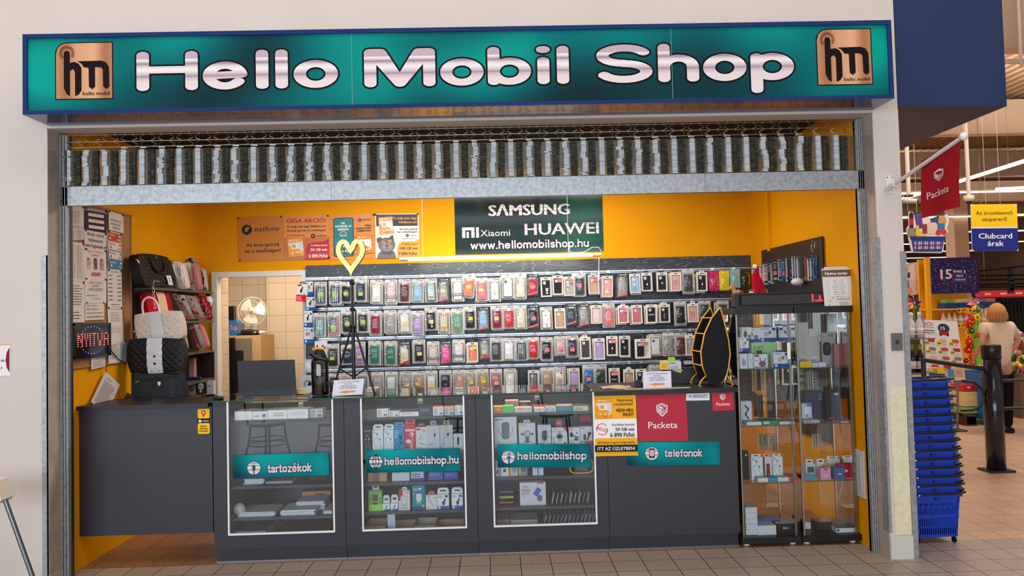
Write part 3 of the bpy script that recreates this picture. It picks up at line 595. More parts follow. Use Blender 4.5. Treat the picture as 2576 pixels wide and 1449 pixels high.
teal_sticker('counter_sticker', 'teal sticker reading tartozékok on the leftmost glazed counter unit', CY-.002, (585, 1146), (827, 1138), (586, 1203), 'tartozékok', 88, 47, 110, 24, (53, 33, 16.5, 'plug'), .4)
teal_sticker('counter_sticker', 'teal sticker with a globe and a web address on the second counter unit', CY-.002, (920, 1133), (1157, 1127), (921, 1190), 'hellomobilshop.hu', 47, 39, 186, 22, (25, 29, 16.5, 'globe'), 1.0)
teal_sticker('counter_sticker', 'teal sticker with a round letter badge on the third counter unit', CY-.002, (1251, 1118), (1484, 1117), (1252, 1176), 'hellomobilshop', 50, 39, 174, 22, (27, 32, 16.5, 'f'), 1.3)
teal_sticker('counter_sticker', 'teal sticker reading telefonok with a phone symbol on the closed counter unit', CY-.0025, (1576, 1113), (1810, 1111), (1577, 1171), 'telefonok', 95, 38, 94, 22, (63, 28, 16.5, 'phone'), .7)
def packeta_mark(cv, x, y, s, col=(244, 240, 242), bg=(186, 48, 66)):
    P = lambda pts: [(x+a*s, y+b*s) for a, b in pts]
    cv.poly(P([(0, -.58), (.5, -.36), (.46, .18), (0, .6), (-.46, .18), (-.5, -.36)]), col)
    cv.poly(P([(0, -.49), (.42, -.30), (.385, .14), (0, .49), (-.385, .14), (-.42, -.30)]), bg)
    cv.poly(P([(0, -.42), (.36, -.25), (0, -.06), (-.36, -.25)]), (232, 228, 232)); cv.poly(P([(-.38, -.2), (-.02, 0), (-.02, .40), (-.34, .12)]), (214, 210, 216)); cv.poly(P([(.38, -.2), (.02, 0), (.02, .40), (.34, .12)]), (176, 170, 178))
    cv.poly(P([(-.16, -.33), (-.04, -.39), (.32, -.2), (.2, -.14)]), bg); cv.poly(P([(.2, -.12), (.3, -.17), (.3, .04), (.2, .0)]), bg)
def netfone(cv, x, y, h, w, dark=(24, 18, 16), light=(232, 150, 30)):
    """round mark and wordmark; x, y = centre left"""
    cv.circ(x+h, y, h, dark); cv.poly([(x+.55*h, y+.55*h), (x+.68*h, y+.05*h), (x+1.25*h, y+.05*h), (x+1.18*h, y+.3*h), (x+.78*h, y+.32*h)], light)
    cv.poly([(x+.62*h, y-.05*h), (x+.76*h, y-.36*h), (x+1.52*h, y-.5*h), (x+1.42*h, y-.2*h), (x+.95*h, y-.05*h)], light)
    cv.text('netfone', x+2.5*h, y+.42*h, h*1.1, dark, w=w, bold=.004, shear=.2)
def sim_card(cv, x, y, w, h, tilt=0., body=(238, 160, 40)):
    R = lambda a, b: (x+(a*math.cos(tilt)-b*math.sin(tilt)*h/w)*w, y+(a*math.sin(tilt)*w/h+b*math.cos(tilt))*h)
    def q(a, b, c, d, col): cv.poly([R(a, b), R(a, b+d), R(a+c, b+d), R(a+c, b)], col)
    q(-.02, -.015, 1.04, 1.03, (200, 120, 50)); q(0, 0, 1, 1, body); cv.poly([R(0, .22), R(0, .35), R(.6, .55), R(1, .8), R(1, .22)], (222, 214, 214))
    q(.2, .28, .52, .3, (236, 232, 232)); q(.28, .34, .22, .18, (222, 160, 70)); q(.12, .07, .1, .07, (245, 235, 225)); q(.27, .09, .4, .035, (245, 220, 190))
    for a in (.2, .52, .74): q(a, .74, .14, .09, (248, 220, 180))
    q(.4, .9, .3, .02, (150, 90, 30))
# yellow tariff poster, red parcel posters, number slip, map pin sticker
g = MB(); cv = cv_px(g, CY-.004, (1490, 993), (1599, 991), (1496, 1148), 110, 155); card(g, cv, (248, 178, 30))
cv.rect(0, 62, 110, 48, (246, 244, 246)); sim_card(cv, 8, 10, 40, 50); blk = (20, 18, 20)
cv.text('Neked mennyi', 102, 18, 7.5, blk, w=40, al='r', bold=.012); cv.text('a mobilszámlád?', 102, 28, 7.5, blk, w=48, al='r', bold=.012); cv.text('VEDD MEG', 102, 44, 8, blk, w=44, al='r', bold=.03); cv.text('MOST!', 102, 55, 8, blk, w=27, al='r', bold=.03)
cv.text('Korlátlan beszéd', 103, 79, 6, blk, w=56, al='r', bold=.012); cv.text('50 GB net', 103, 92, 8.5, blk, w=48, al='r', bold=.02); cv.text('6 890 Ft/hó', 103, 107, 11, blk, w=62, al='r', bold=.02)
cv.arc(21, 87, 14, 1.6, PI*.9, PI*1.8, (206, 40, 50)); cv.arc(21, 87, 14, 1.6, -.1, PI*.75, (206, 40, 50)); i0 = len(g.V); cv.text('AKCIÓ', 21, 91, 8.5, (206, 40, 50), w=28, al='c', bold=.01); g.rotate(.3, 'y', tuple(cv.p(21, 87)), i0)
cv.text('SIM kártya és gyors megrendelés', 55, 123, 5.5, blk, w=94, al='c', bold=.01); cv.rect(1, 127, 108, 17, (26, 24, 26)); cv.text('ITT AZ ÜZLETBEN!', 55, 140, 8.5, (250, 248, 246), w=95, al='c', bold=.015)
g.thing('tariff_poster', 'yellow and white tariff poster taped to the counter left of the red posters', 'poster')
g = MB(); cv = cv_px(g, CY-.003, (1600, 985), (1725, 983), (1606, 1111), 125, 126); card(g, cv, (184, 48, 66)); packeta_mark(cv, 63, 47, 29, bg=(184, 48, 66)); cv.text('Packeta', 63, 93, 17, (246, 242, 244), w=73, al='c', bold=.012); cv.rect(0, 95.5, 125, .7, (206, 84, 98)); g.thing('parcel_poster', 'large red parcel service poster on the counter', 'poster')
g = MB(); cv = cv_px(g, CY-.003, (1790, 981), (1844, 979), (1793, 1034), 54, 53); card(g, cv, (190, 50, 62)); packeta_mark(cv, 27, 19, 14, bg=(190, 50, 62)); cv.text('Packeta', 27, 40, 8, (246, 242, 244), w=34, al='c', bold=.012); g.thing('parcel_poster', 'small red parcel service poster at the right end of the counter', 'poster')
g = MB(); cv = cv_px(g, CY-.002, (1726, 984), (1785, 983), (1726, 1008), 59, 24); card(g, cv, (228, 230, 238)); cv.text('A18006055', 30, 17.5, 9.5, (44, 48, 62), w=47, al='c'); g.thing('number_slip', 'white slip with a printed number on the counter between the red posters', 'paper slip')
g = MB(); cv = cv_px(g, CY-.002, (496, 1028), (528, 1027), (497, 1093), 32, 65); card(g, cv, (20, 18, 18)); cv.rrect(1, 1, 30, 24, 3, (250, 196, 30)); cv.rrect(1, 37, 30, 27, 3, (250, 196, 30))
cv.circ(16, 10.5, 6, (226, 60, 40)); cv.poly([(10.8, 13.5), (16, 22), (21.2, 13.5)], (226, 60, 40)); cv.circ(16, 10.5, 2.3, (250, 240, 230)); netfone(cv, 3, 31.5, 3.8, 17, (250, 248, 246), (20, 18, 18))
for k, (s_, ww) in enumerate((('Netfone', 16), ('SIM kártya', 21), ('értékesítés.', 25))): cv.text(s_, 16, 46+6.2*k, 4.2, blk, w=ww, al='c', bold=.02)
g.thing('pin_sticker', 'yellow and black sticker with a red map pin on the counter flap', 'sticker')
# ---------------------------------------------------------------- slat wall with hooks
YW = 2.27
sw = thing('slat_wall', 'dark wood slat wall with metal rails behind the counter', 'slat wall', (.2, 2.28, 0))
zs_ = [at(1280, v, y=YW).z for v in (690, 766.5, 842, 919.6)]; xa_, xb_ = -1.938, 2.362; ztop = at(1280, 656, y=YW).z
edges = [ztop]+zs_+[.75]
for k in range(5):
    g = MB(); z1 = edges[k]-(.012 if k else 0); z0 = edges[k+1]+.012 if k < 4 else edges[k+1]
    for j in range(4):
        a = xa_+(xb_-xa_)*j/4; g.box(a+.0008, xa_+(xb_-xa_)*(j+1)/4-.0008, YW, YB-.002, z0, z1, mat='blackwood')
    for j in range(8): q = xa_+.03+(xb_-xa_-.06)*j/7; g.lathe([(.006, 0), (.006, -.002)], (q, YW, z1-.03), (16, 16, 18), 'plastic', 8, 'y')
    g.build('slat_board', sw)
RAILS = []
for z in zs_:
    g = MB(); g.box(xa_, xb_, YW-.012, YW+.01, z+.004, z+.013, (214, 216, 220), 'metal'); g.box(xa_, xb_, YW-.006, YW+.012, z-.012, z+.004, (120, 122, 128), 'metal'); g.box(xa_, xb_, YW-.012, YW-.004, z-.013, z-.008, (190, 192, 196), 'metal'); RAILS.append(g.build('rail', sw))
MB().box(xa_-.02, xa_, YW-.02, YB-.003, .75, ztop-.17, (196, 196, 200), 'plastic').build('end_strip', sw)
# ---------------------------------------------------------------- phone cases in bags and boxes
LIME, YEL, PNK, TAN = (176, 208, 60), (246, 204, 84), (250, 128, 146), (240, 204, 134)
CN = {'w': ((238, 234, 226), 'white'), 'k': ((30, 29, 32), 'black'), 'n': ((36, 40, 66), 'navy'), 'G': ((38, 66, 60), 'dark green'), 'g': ((46, 122, 92), 'green'), 'p': ((240, 130, 134), 'pink'), 'r': ((222, 36, 56), 'red'), 'b': ((104, 42, 36), 'brown'), 'l': ((184, 158, 208), 'lilac'),
      's': ((150, 190, 226), 'shiny blue'), 'o': ((244, 136, 104), 'coral'), 'c': ((170, 168, 164), 'grey'), 't': ((196, 160, 126), 'tan'), 'm': ((206, 20, 92), 'magenta'), 'y': ((246, 208, 10), 'yellow'), 'i': ((136, 190, 188), 'mint'), 'v': ((52, 54, 26), 'olive'), 'x': ((150, 22, 54), 'crimson'),
      'B': ((44, 120, 196), 'blue'), 'R': ((222, 160, 156), 'rose'), 'q': ((202, 110, 126), 'glittery rose'), 'e': ((230, 226, 200), 'cream'), 'd': ((70, 70, 74), 'charcoal'), 'h': ((248, 108, 172), 'bright pink'), 'u': ((184, 122, 196), 'purple'), 'f': ((118, 164, 136), 'sage green'), 'z': ((192, 166, 108), 'khaki gold'), 'D': ((66, 46, 74), 'dark purple'), 'E': ((232, 200, 196), 'pale pink'), 'a': ((92, 150, 156), 'shiny teal')}
# row: centre px, top px, bottom px, kind, case colour, price sticker, extra marks
ROWS = ["807,709,767,P,G,L,s;843.6,707,766,P,n,L,s;872,709,762,P,k,L,;907.8,700,759,P,n,L,c;947.6,703.5,764,P,w,,o;984.5,703,765,N,E,,;1018.4,702,762,P,b,,R;1051.6,702,761,P,s,,R;1084,700.5,761,P,G,T,e;1116,700,760,K,c,T,;1150.8,699,758,N,w,,;1181.8,693,749,P,o,Y,t;1212,698,757.7,P,p,T,;1244,699,759,P,s,T,e;1277.7,690.6,750,P,w,,ec;1309.4,689,752,P,e,,c;1340,690,744,K,r,P,c;1373,692,747,B,k,,f;1403,687.6,742,B,k,P,;1432,690.5,744,B,c,P,m;1458.8,686.6,746,P,d,P,w;1492,685.7,739,B,t,P,;1527.9,688,747,B,R,,m;1565,687.5,748,K,c,,;1596,683,737.5,B,s,,m;1625.7,681,733,B,k,,l;1664,680,733,B,k,,v;1699,679.5,732,B,R,,o;1730.7,677.7,737.5,P,d,,T;1764.6,679.5,733,B,k,,l;1795,682,733,F,m,,;1822,681,731,F,y,,;1849,677,725,F,i,,;1876,677,727,F,v,,",
 "804.5,787,847,P,a,,s;840,785,846.6,P,p,L,k;873,780,839,P,k,L,o;913,779,837,P,k,L,c;945,782,843.7,P,x,,T;982,780,838.5,P,c,,c;1017.6,779,838.5,P,w,T,;1050.8,782,843,P,l,,c;1084,773.6,832,P,k,T,f;1116,777.6,839.5,P,t,Y,s;1150.8,776,839,P,f,,;1182.5,771,829,P,k,Y,c;1215.7,773,831,K,s,,;1249.6,769.5,828.5,P,x,T,c;1279.9,769.5,826,P,r,,m;1309.4,768,828.5,P,e,,c;1341.4,766.5,826,K,k,P,;1373.9,771.7,829,P,E,,em;1407.8,770,825,B,t,,;1436.7,764,818,K,d,,;1468,764,821,K,c,,o;1499.8,762.5,814,B,E,,o;1531,764,824,P,p,,c;1566.8,764,813,B,q,P,g;1601,762,814,B,q,,g;1638,760.7,813,B,k,,D;1671,760,811.6,B,k,,K;1710.5,758,817,P,k,,T;1742,758,810.7,B,R,,o;1772,757,800,P,G,,c;1817.7,757,800,P,d,,",
 "838.4,864.7,925,P,k,L,c;873.8,867,917,P,n,,;904,859.5,918.5,P,u,L,;943,857,918.5,P,g,,T;983,858,920,P,g,,;1017.6,859.5,919,K,e,T,;1054.5,854,912.6,P,k,T,;1090,858.8,918.5,N,E,,;1121,858,916,K,h,,;1154.5,854,911.5,N,w,,;1188.9,855.4,910.7,B,o,Y,m;1219,849.5,904,K,c,T,;1248.5,848.8,909,P,d,,T;1280.6,849.5,907,P,w,,e;1311.6,850,907,P,k,,cs;1341,848,902.6,P,r,,T;1375,848,907,P,k,P,;1409.7,845,893.8,P,E,P,m;1440,843.6,898,P,D,P,g;1471.6,841.7,903,B,d,,;1507,844.7,904.4,B,l,,;1538.5,839.5,894.8,B,k,P,l;1570.5,838.5,897.5,B,k,,v;1615.9,847,900.7,B,k,P,2;1648,840,895.6,P,w,,ec;1680.8,836.5,895.6,P,c,,o;1713,836.5,895,P,b,,T;1736,838,894,B,c,,",
 "842,939,990,P,k,,c;874.6,938,990,P,t,,;912,936,993,P,n,,e;950.5,935.5,992,P,c,,;984.5,934.5,992,P,s,,e;1022.8,934,991,P,c,T,g;1053,934,991,P,t,T,c;1085.5,932,990,P,s,Y,e;1121,931,988,P,n,,c;1154.5,930,988,P,R,,c;1182.5,930,988,P,c,Y,g;1214,928,987,P,z,Y,c;1248,928,987,P,q,T,g;1283,927,985,P,w,,c;1341.8,925,982,B,k,,s;1377,924,982,P,t,,;1408,922,980,P,w,P,r;1443.6,920,978,B,l,,;1481,918,978,P,B,P,m;1510.7,917,976,P,G,,r;1544.7,920,978,B,k,P,D;1581.5,923,980,B,t,,c;1612,922,978,B,k,,2;1648,917,975,P,c,,"]
rk = random.Random(11); EXTRA = {'L': (LIME, 'lime'), 'Y': (YEL, 'yellow'), 'P': (PNK, 'pink'), 'T': (TAN, 'tan')}
ROWN = ['top row', 'second row', 'third row', 'bottom row']; PACKS = []
def pouch_outline(x, zt, w, h): q = .006; return [(x-w/2+q, zt), (x-w/2, zt-q), (x-w/2, zt-h+q), (x-w/2+q, zt-h), (x+w/2-q, zt-h), (x+w/2, zt-h+q), (x+w/2, zt-q), (x+w/2-q, zt)]
def phone_case(g, x, z0, z1, w, y, col, marks, kind):
    t_ = .010; b_ = .009
    g.box(x-w/2, x+w/2, y-t_, y, z0, z1, col, 'leather' if kind != 'F' else 'wrap', b=b_)
    lt = tuple(min(255, c+26) for c in col)
    cv = Cv(g, (x-w/2, y-t_, z1), (x+w/2, y-t_, z1), (x-w/2, y-t_, z0), w, z1-z0, 'gloss'); H = z1-z0
    if 'e' in marks: cv.rrect(.005, .005, w-.01, H-.01, .006, tuple(min(255, c+120) for c in col) if sum(col) < 300 else (246, 242, 238)); g.box(x-w/2-.0015, x+w/2+.0015, y-t_-.001, y-.001, z0-.002, z0, (40, 40, 44), 'plastic')
    if 'c' in marks or kind == 'B':
        d = (198, 194, 192) if kind == 'B' else (22, 22, 26) if sum(col) > 260 else (120, 120, 126)
        if kind == 'B' or rk.random() < .4: cv.rrect(.006, .006, .026, .028, .006, d)
        else:
            for q in range(3): cv.circ(.014, .014+.014*q, .0052, d, n=10)
    if 's' in marks:  # painted glints: pale streaks down the case
        for q in range(4): a = w*(.14+.22*q); cv.poly([(a, H*.04), (a-.004+rk.uniform(-.004, .004), H*.96), (a+.003, H*.96), (a+.006, H*.05)], (196, 214, 222) if sum(col) < 420 else (250, 250, 250))
    if 'o' in marks: cv.arc(w/2, H*.52, w*.26, .003, 0, 2*PI, (26, 26, 28) if kind == 'K' or sum(col) > 480 and 'o' in marks and col[0] > 160 and col[2] < 180 else (246, 240, 232), n=18); cv.rect(w/2-.001, H*.70, .002, H*.08, (80, 76, 74))
    if 'm' in marks:
        for q in range(7): a, c = rk.uniform(.2, .8)*w, rk.uniform(.12, .9)*H; cv.circ(a, c, rk.uniform(.004, .012), rk.choice(((250, 246, 242), (226, 90, 96), (216, 190, 130), (122, 96, 130), tuple(max(0, v-50) for v in col))), n=9)
    if 'g' in marks:
        for q in range(34): cv.rect(rk.uniform(.03, .93)*w, rk.uniform(.22, .95)*H, .0025, .0025, rk.choice((lt, (246, 214, 214), tuple(max(0, v-40) for v in col))))
    if 'f' in marks: cv.circ(w*.6, H*.66, .012, (232, 214, 196), n=10); cv.rect(w*.4, H*.52, w*.45, .006, (238, 232, 226)); cv.circ(w*.6, H*.85, .010, (226, 210, 196), n=8); cv.circ(w*.3, H*.2, .010, PNK if kind == 'P' else (220, 214, 208), n=8)
    if 'l' in marks: cv.circ(w*.55, H*.58, .007, (238, 232, 228), n=9); cv.rect(w*.45, H*.62, .012, .008, (238, 232, 228)); cv.rect(w*.3, H*.86, w*.4, .0025, (150, 146, 146))
    if 'v' in marks: cv.line([(w*.36, H*.48), (w*.68, H*.48), (w*.52, H*.62)], .003, (236, 230, 228), closed=True)
    if 'T' in marks: cv.text('CASE', w/2, H*.5, .011, (190, 186, 184) if sum(col) < 300 else (226, 210, 206), w=w*.5, al='c')
    if 'D' in marks: cv.text('DKNY', w/2, H*.55, .014, (236, 232, 230), w=w*.8, al='c', bold=.02)
    if 'K' in marks: i0 = len(g.V); cv.text('KARL', w/2, H*.62, .015, (190, 186, 186), w=.052, al='c'); g.rotate(-PI/2, 'y', tuple(cv.p(w/2, H*.6)), i0)
    if 'k' in marks: cv.rrect(.0, .0, w*.86, H*.88, .006, (34, 36, 42)); cv.poly([(w*.1, H*.45), (w*.2, H*.85), (w*.75, H*.85), (w*.6, H*.45)], (176, 200, 216))
    if 'r' in marks: cv.circ(w*.72, H*.08, .010, (214, 20, 30), n=10)
    if 'w' in marks: cv.circ(w*.5, H*.5, .014, (250, 128, 146), n=12); cv.rect(w*.48, H*.55, .0025, H*.2, (236, 232, 230))
    return cv
def make_pack(ri, k, n, cx, v0, v1, kind, cc, st, marks):
    y = 2.125-.004*rk.random(); c0 = at(cx, v0, y=y); c1 = at(cx, v1, y=y); x = (c0.x+c1.x)/2; zt, H = c0.z, c0.z-c1.z
    col, cname = CN[cc]; W = {'P': .118, 'N': .118, 'K': .112, 'B': .103, 'F': .098}[kind]*(1.45 if '2' in marks and ri == 2 else 1.)
    knd = {'P': 'bagged', 'N': 'bagged', 'K': 'black-topped bagged', 'B': 'boxed', 'F': 'film-wrapped'}[kind]
    lab = '%s %s phone case%s, %s from left in the %s' % (knd, cname, ' with %s price sticker' % EXTRA[st][1] if st else '', ordinal(k), ROWN[ri])
    t = thing('phone_case_pack', lab, 'phone case', (x, y, zt-H), 'phone case packs on the slat wall')
    ang = rk.uniform(-.02, .02)+(.12 if 't' in marks else 0)
    rot = lambda g: g.rotate(ang, 'y', (x, y, zt-.01))
    g = MB(); cw = W*(.64 if kind in 'PNK' else .72 if kind == 'B' else .82); zc1, zc0 = zt-H*.22, zt-H*.92
    if kind == 'B':
        z1, z0 = zt-H*.10, zt-H; bc = rk.choice(((232, 216, 200), (222, 208, 196), (236, 224, 212), (214, 206, 204)))
        fx, ft, fb = W*.13, H*.14, H*.06
        for a, b_, c, d in ((x-W/2, x-W/2+fx, z0, z1), (x+W/2-fx, x+W/2, z0, z1), (x-W/2+fx, x+W/2-fx, z1-ft, z1), (x-W/2+fx, x+W/2-fx, z0, z0+fb)): g.box(a, b_, y-.022, y, c, d, bc, 'paper')
        g.box(x-W/2+fx, x+W/2-fx, y-.003, y, z0+fb, z1-ft, tuple(max(0, v-30) for v in bc), 'paper')
        cv = Cv(g, (x-W/2, y-.022, z1), (x+W/2, y-.022, z1), (x-W/2, y-.022, z0), W, z1-z0)
        if 'D' in marks: cv.text('DKNY', W/2, ft*.75, ft*.5, (30, 28, 30), w=W*.45, al='c', bold=.03)
        else: cv.rect(W*.36, ft*.35, W*.28, ft*.28, (60, 54, 52))
        rot(g); g.build('box', t)
        g = MB(); zz0 = z1; g.prism([(x-.024, zz0), (x+.024, zz0), (x+.024, zz0+H*.05), (x+.016, zt), (x-.016, zt), (x-.024, zz0+H*.05)], y-.013, y-.010, rk.choice(((26, 24, 26), (26, 24, 26), (224, 214, 204))), 'plastic'); g.box(x-.012, x+.012, y-.0136, y-.013, zt-H*.055, zt-H*.035, (110, 104, 100), 'plastic'); rot(g); g.build('hang_tab', t)
        zc1, zc0 = z1-ft-.004, z0+fb+.004; yc = y-.006
        if '2' in marks and ri == 2: xx = x-W*.14; cw = W*.42
        else: xx = x; cw = W-2*fx-.01
    else:
        xx = x; yc = y-.004
        pc = {'P': rk.choice(((206, 198, 190), (196, 192, 188), (214, 204, 196))), 'N': (214, 206, 202), 'K': (34, 33, 36), 'F': (90, 84, 76)}[kind]
        if kind == 'F': g.prism(pouch_outline(x, zt, W, H), y-.002, y, col, 'wrap')
        else:
            g.prism(pouch_outline(x, zt, W, H), y-.003, y, pc, 'plastic'); cv = Cv(g, (x-W/2, y-.003, zt), (x+W/2, y-.003, zt), (x-W/2, y-.003, zt-H), W, H, 'plastic')
            cv.rrect(W*.07, H*.15, W*.86, H*.80, .006, (170, 166, 162) if kind != 'K' else (120, 118, 118)); cv.rrect(W*.42, H*.03, W*.16, H*.022, .002, (60, 56, 54))
            if kind == 'N': cv.k += 34; 
            if kind != 'K' and rk.random() < .5: cv.rect(W*.62, H*.05, W*.28, H*.03, (120, 112, 108))
            if kind == 'K': cv.rect(W*.25, H*.055, W*.5, H*.03, (196, 192, 190)); cv.circ(W*.82, H*.06, .007, (214, 214, 216), n=10)
        rot(g); g.build('pouch' if kind != 'F' else 'wrapper', t)
    g = MB(); cv = phone_case(g, xx, zc0, zc1, cw, yc, col, marks, kind); cH = zc1-zc0
    if kind == 'N': cv.k += 2; cv.rect(-cw*.22, cH*.62, cw*1.44, cH*.17, (24, 22, 24)); cv.lines(-cw*.1, cH*.66, cw*1.2, 2, cH*.06, cH*.035, (210, 200, 198), .1)
    if kind == 'K': cv.k += 3; cv.poly([(-cw*.18, cH*1.02), (cw*1.14, cH*.80), (cw*1.14, cH*.94), (cw*.3, cH*1.06), (-cw*.18, cH*1.08)], (206, 20, 36)); cv.rect(cw*.86, cH*.0, cw*.22, cH*.14, (24, 24, 26))
    if 'R' in marks: cv.k += 2; cv.poly([(cw*.65, -.004), (cw*1.03, -.004), (cw*1.03, cH*.14)], (224, 26, 40))
    if '2' in marks and ri == 2: cv.arc(cw*1.55, cH*.5, cw*.3, .003, 0, 2*PI, (206, 186, 160)); cv.k += 1
    rot(g); g.build('phone_case', t)
    if st:
        g = MB(); sx = xx+cw*(.28 if kind == 'B' else rk.uniform(-.1, .12)); sz = (zc1-.018) if kind == 'B' else zc1-cH*rk.uniform(.42, .66); q = .0205
        g.box(sx-q, sx+q, yc-.0175, yc-.0165, sz-.016, sz+.016, EXTRA[st][0], 'paper'); g.rotate(rk.uniform(-.06, .06)); rot(g); g.build('price_sticker', t)
    if kind != 'B':
        g = MB(); nu, nv = 5, 8; dz = rk.random()*9
        def f(a, b_): e = math.sin(PI*a)*math.sin(PI*b_); return (x+(a-.5)*W*.9, y-.004-.017*min(1, e*2.2)-.0018*math.sin(9*a+7*b_+dz)*min(1, e*3), zt-H*(.14+.83*b_))
        g.grid(f, nu, nv, (255, 255, 255), 'film'); rot(g); g.build('clear_film', t)
    return t, x, y, zt, H
for ri, row in enumerate(ROWS):
    its = [q.split(',') for q in row.split(';')]; gh = MB()
    for k, q in enumerate(its):
        t, x, y, zt, H = make_pack(ri, k, len(its), float(q[0]), float(q[1]), float(q[2]), q[3], q[4], q[5], q[6]); PACKS.append((t, ri, k, q[3]))
        # further packs on the same hook, further back
        if q[3] != 'F' and rk.random() < .8:
            c = copy_thing(t, (rk.choice((-1, 1))*rk.uniform(.008, .016), .05, -rk.uniform(.004, .016)), 'pack hanging behind the %s one from left in the %s' % (ordinal(k), ROWN[ri]), 'phone case packs hanging behind others')
        g = MB(); zh = zt-H*.035; g.tube([(x, YW-.005, zs_[ri]-.004 if abs(zs_[ri]-zh) < .05 else zh), (x, YW-.03, zh+.002), (x, 2.10, zh+.002), (x, 2.085, zh+.014)], .0022, (180, 182, 186), 'metal', 6); o = g.build('hook', RAILS[ri])
        if rk.random() < .55:
            g = MB(); g.box(x-.014+.03, x+.014+.03, YW-.028, YW-.012, zs_[ri]-.012, zs_[ri]+.016, (232, 232, 234), 'plastic'); g.build('rail_clip', RAILS[ri])
# charger packs at the left end of the slat wall
def card_pack(name, label, cat, u0, v0, u1, v1, y, dep, draw, col=(226, 224, 224), ang=0., group=None, tab=None):
    x0, x1, z0, z1 = rect(u0, v0, u1, v1, y); g = MB(); g.box(x0, x1, y, y+dep, z0, z1, col, 'paper'); cv = Cv(g, (x0, y, z1), (x1, y, z1), (x0, y, z0))
    if draw: draw(cv)
    if ang: g.rotate(ang)
    if not tab: return g.thing(name, label, cat, group)
    t = thing(name, label, cat, ((x0+x1)/2, y, z0), group); g.build('box', t); g = MB(); tw = (x1-x0)*tab[1]; g.prism([((x0+x1)/2-tw/2, z1), ((x0+x1)/2+tw/2, z1), ((x0+x1)/2+tw/2*.8, z1+tab[2]), ((x0+x1)/2-tw/2*.8, z1+tab[2])], y+dep*.4, y+dep*.4+.002, tab[0], 'plastic')
    g.box((x0+x1)/2-tw*.2, (x0+x1)/2+tw*.2, y+dep*.4-.0006, y+dep*.4, z1+tab[2]*.4, z1+tab[2]*.62, tuple(255-c for c in tab[0]), 'plastic')
    if ang: g.rotate(ang, 'y', ((x0+x1)/2, y, (z0+z1)/2))
    g.build('hang_tab', t); return t
def plug(cv, x, y, s, c=(48, 48, 52)): cv.poly([(x-.2*s, y), (x+.15*s, y-.25*s), (x+.3*s, y+.1*s), (x, y+.4*s)], c); cv.poly([(x+.1*s, y-.22*s), (x+.25*s, y-.5*s), (x+.4*s, y-.3*s), (x+.25*s, y-.05*s)], c)
def d_red(cv): cv.rect(0, .62, 1, .38, (222, 28, 44)); cv.rect(.06, .03, .4, .1, (222, 28, 44)); plug(cv, .42, .36, .5); cv.rect(.72, .5, .06, .4, (60, 30, 34)); cv.lines(.08, .72, .5, 2, .08, .03, (250, 220, 220)); [cv.circ(.12+.13*k, .9, .035, (250, 220, 220), n=8) for k in range(4)]
card_pack('charger_pack', 'red and white charger pack hanging at the doorway edge of the slat wall', 'charger', 745, 714, 771, 758, 2.12, .03, d_red, ang=.09, tab=((26, 24, 26), .5, .022))
def d_blue(k):
    def f(cv): cv.rect(0, .74, 1, .26, (24, 96, 176)); cv.rect(.7, .12, .22, .14, (40, 84, 150)); plug(cv, .4, .45, .55) if k < 2 else [cv.rect(.2+.15*q, .3, .07, .2, (30, 30, 34)) for q in range(3)]; cv.rect(.1, .8, .18, .12, (240, 240, 244)); cv.lines(.1, .12, .4, 1, .1, .03, (90, 90, 96))
    return f
for k, (u0, v0, u1, v1, nm) in enumerate(((770, 755, 793, 782, 'second'), (765, 790, 786, 822, 'third'), (765, 832, 789, 864, 'fourth'))):
    card_pack('charger_pack', 'white and blue accessory pack, %s from top beside the doorway' % nm, 'charger', u0, v0-8, u1, v1, 2.15, .02, d_blue(k), group='blue and white packs beside the doorway')
card_pack('charger_pack', 'small white pack behind the red and white charger pack', 'charger', 771, 708, 787, 744, 2.19, .02, d_blue(2))
card_pack('cable_pack', 'small grey blister pack left of the water bottle', 'cable', 767, 904, 784, 931, 2.15, .015, lambda cv: (cv.rrect(.1, .2, .8, .7, .08, (214, 214, 218), 'gloss'), cv.line([(.3, .4), (.7, .75)], .1, (246, 246, 248))), col=(190, 190, 194))
def bag_d(cv): cv.circ(.62, .62, .3, (22, 24, 28), n=18, ry=.26); cv.poly([(.4, .45), (.75, .4), (.6, .75), (.35, .8)], (150, 190, 226))
card_pack('cable_bag', 'clear zip bag with a black coiled cable behind the counter', 'cable', 754, 944, 786, 980, 1.9, .012, bag_d, col=(206, 196, 190))
card_pack('phone_case_pack', 'white pack with black floral print behind the water bottle', 'phone case', 792, 858, 823, 900, 2.13, .02, lambda cv: [cv.circ(.2+.15*q, .3+.1*(q % 3), .07, (30, 30, 36), n=8) for q in range(5)], col=(232, 222, 228))
# ---------------------------------------------------------------- posters and banner on the back wall
OR = (206, 124, 30); ORL = (226, 146, 44); DK = (26, 18, 16); YP = YB-.004
def poster(name, label, tl, tr, bl, col, draw, y=YP, mat='gloss', cat='poster', group=None, pins=()):
    g = MB(); W, H = tr[0]-tl[0], bl[1]-tl[1]; cv = cv_px(g, y, tl, tr, bl, W, H, 'plastic'); card(g, cv, col, mat='plastic'); draw(cv, W, H)
    for px_, py_ in pins: q = cv.p(px_, py_); g.ball(q, .009, (30, 26, 30), 'gloss', 8)
    return g.thing(name, label, cat, group)
def p1(cv, W, H): netfone(cv, 10, 33, 13, 62); cv.text('Az áron spórolj', 62, 76, 9.5, DK, w=82, al='c', bold=.02); cv.text('ne a minőségen!', 62, 91, 9.5, DK, w=90, al='c', bold=.02)
poster('tariff_poster', 'orange poster with a black round logo, leftmost on the back wall', (597, 546), (711, 542), (600, 659), OR, p1, pins=((3, 3), (110, 3), (4, 109)))
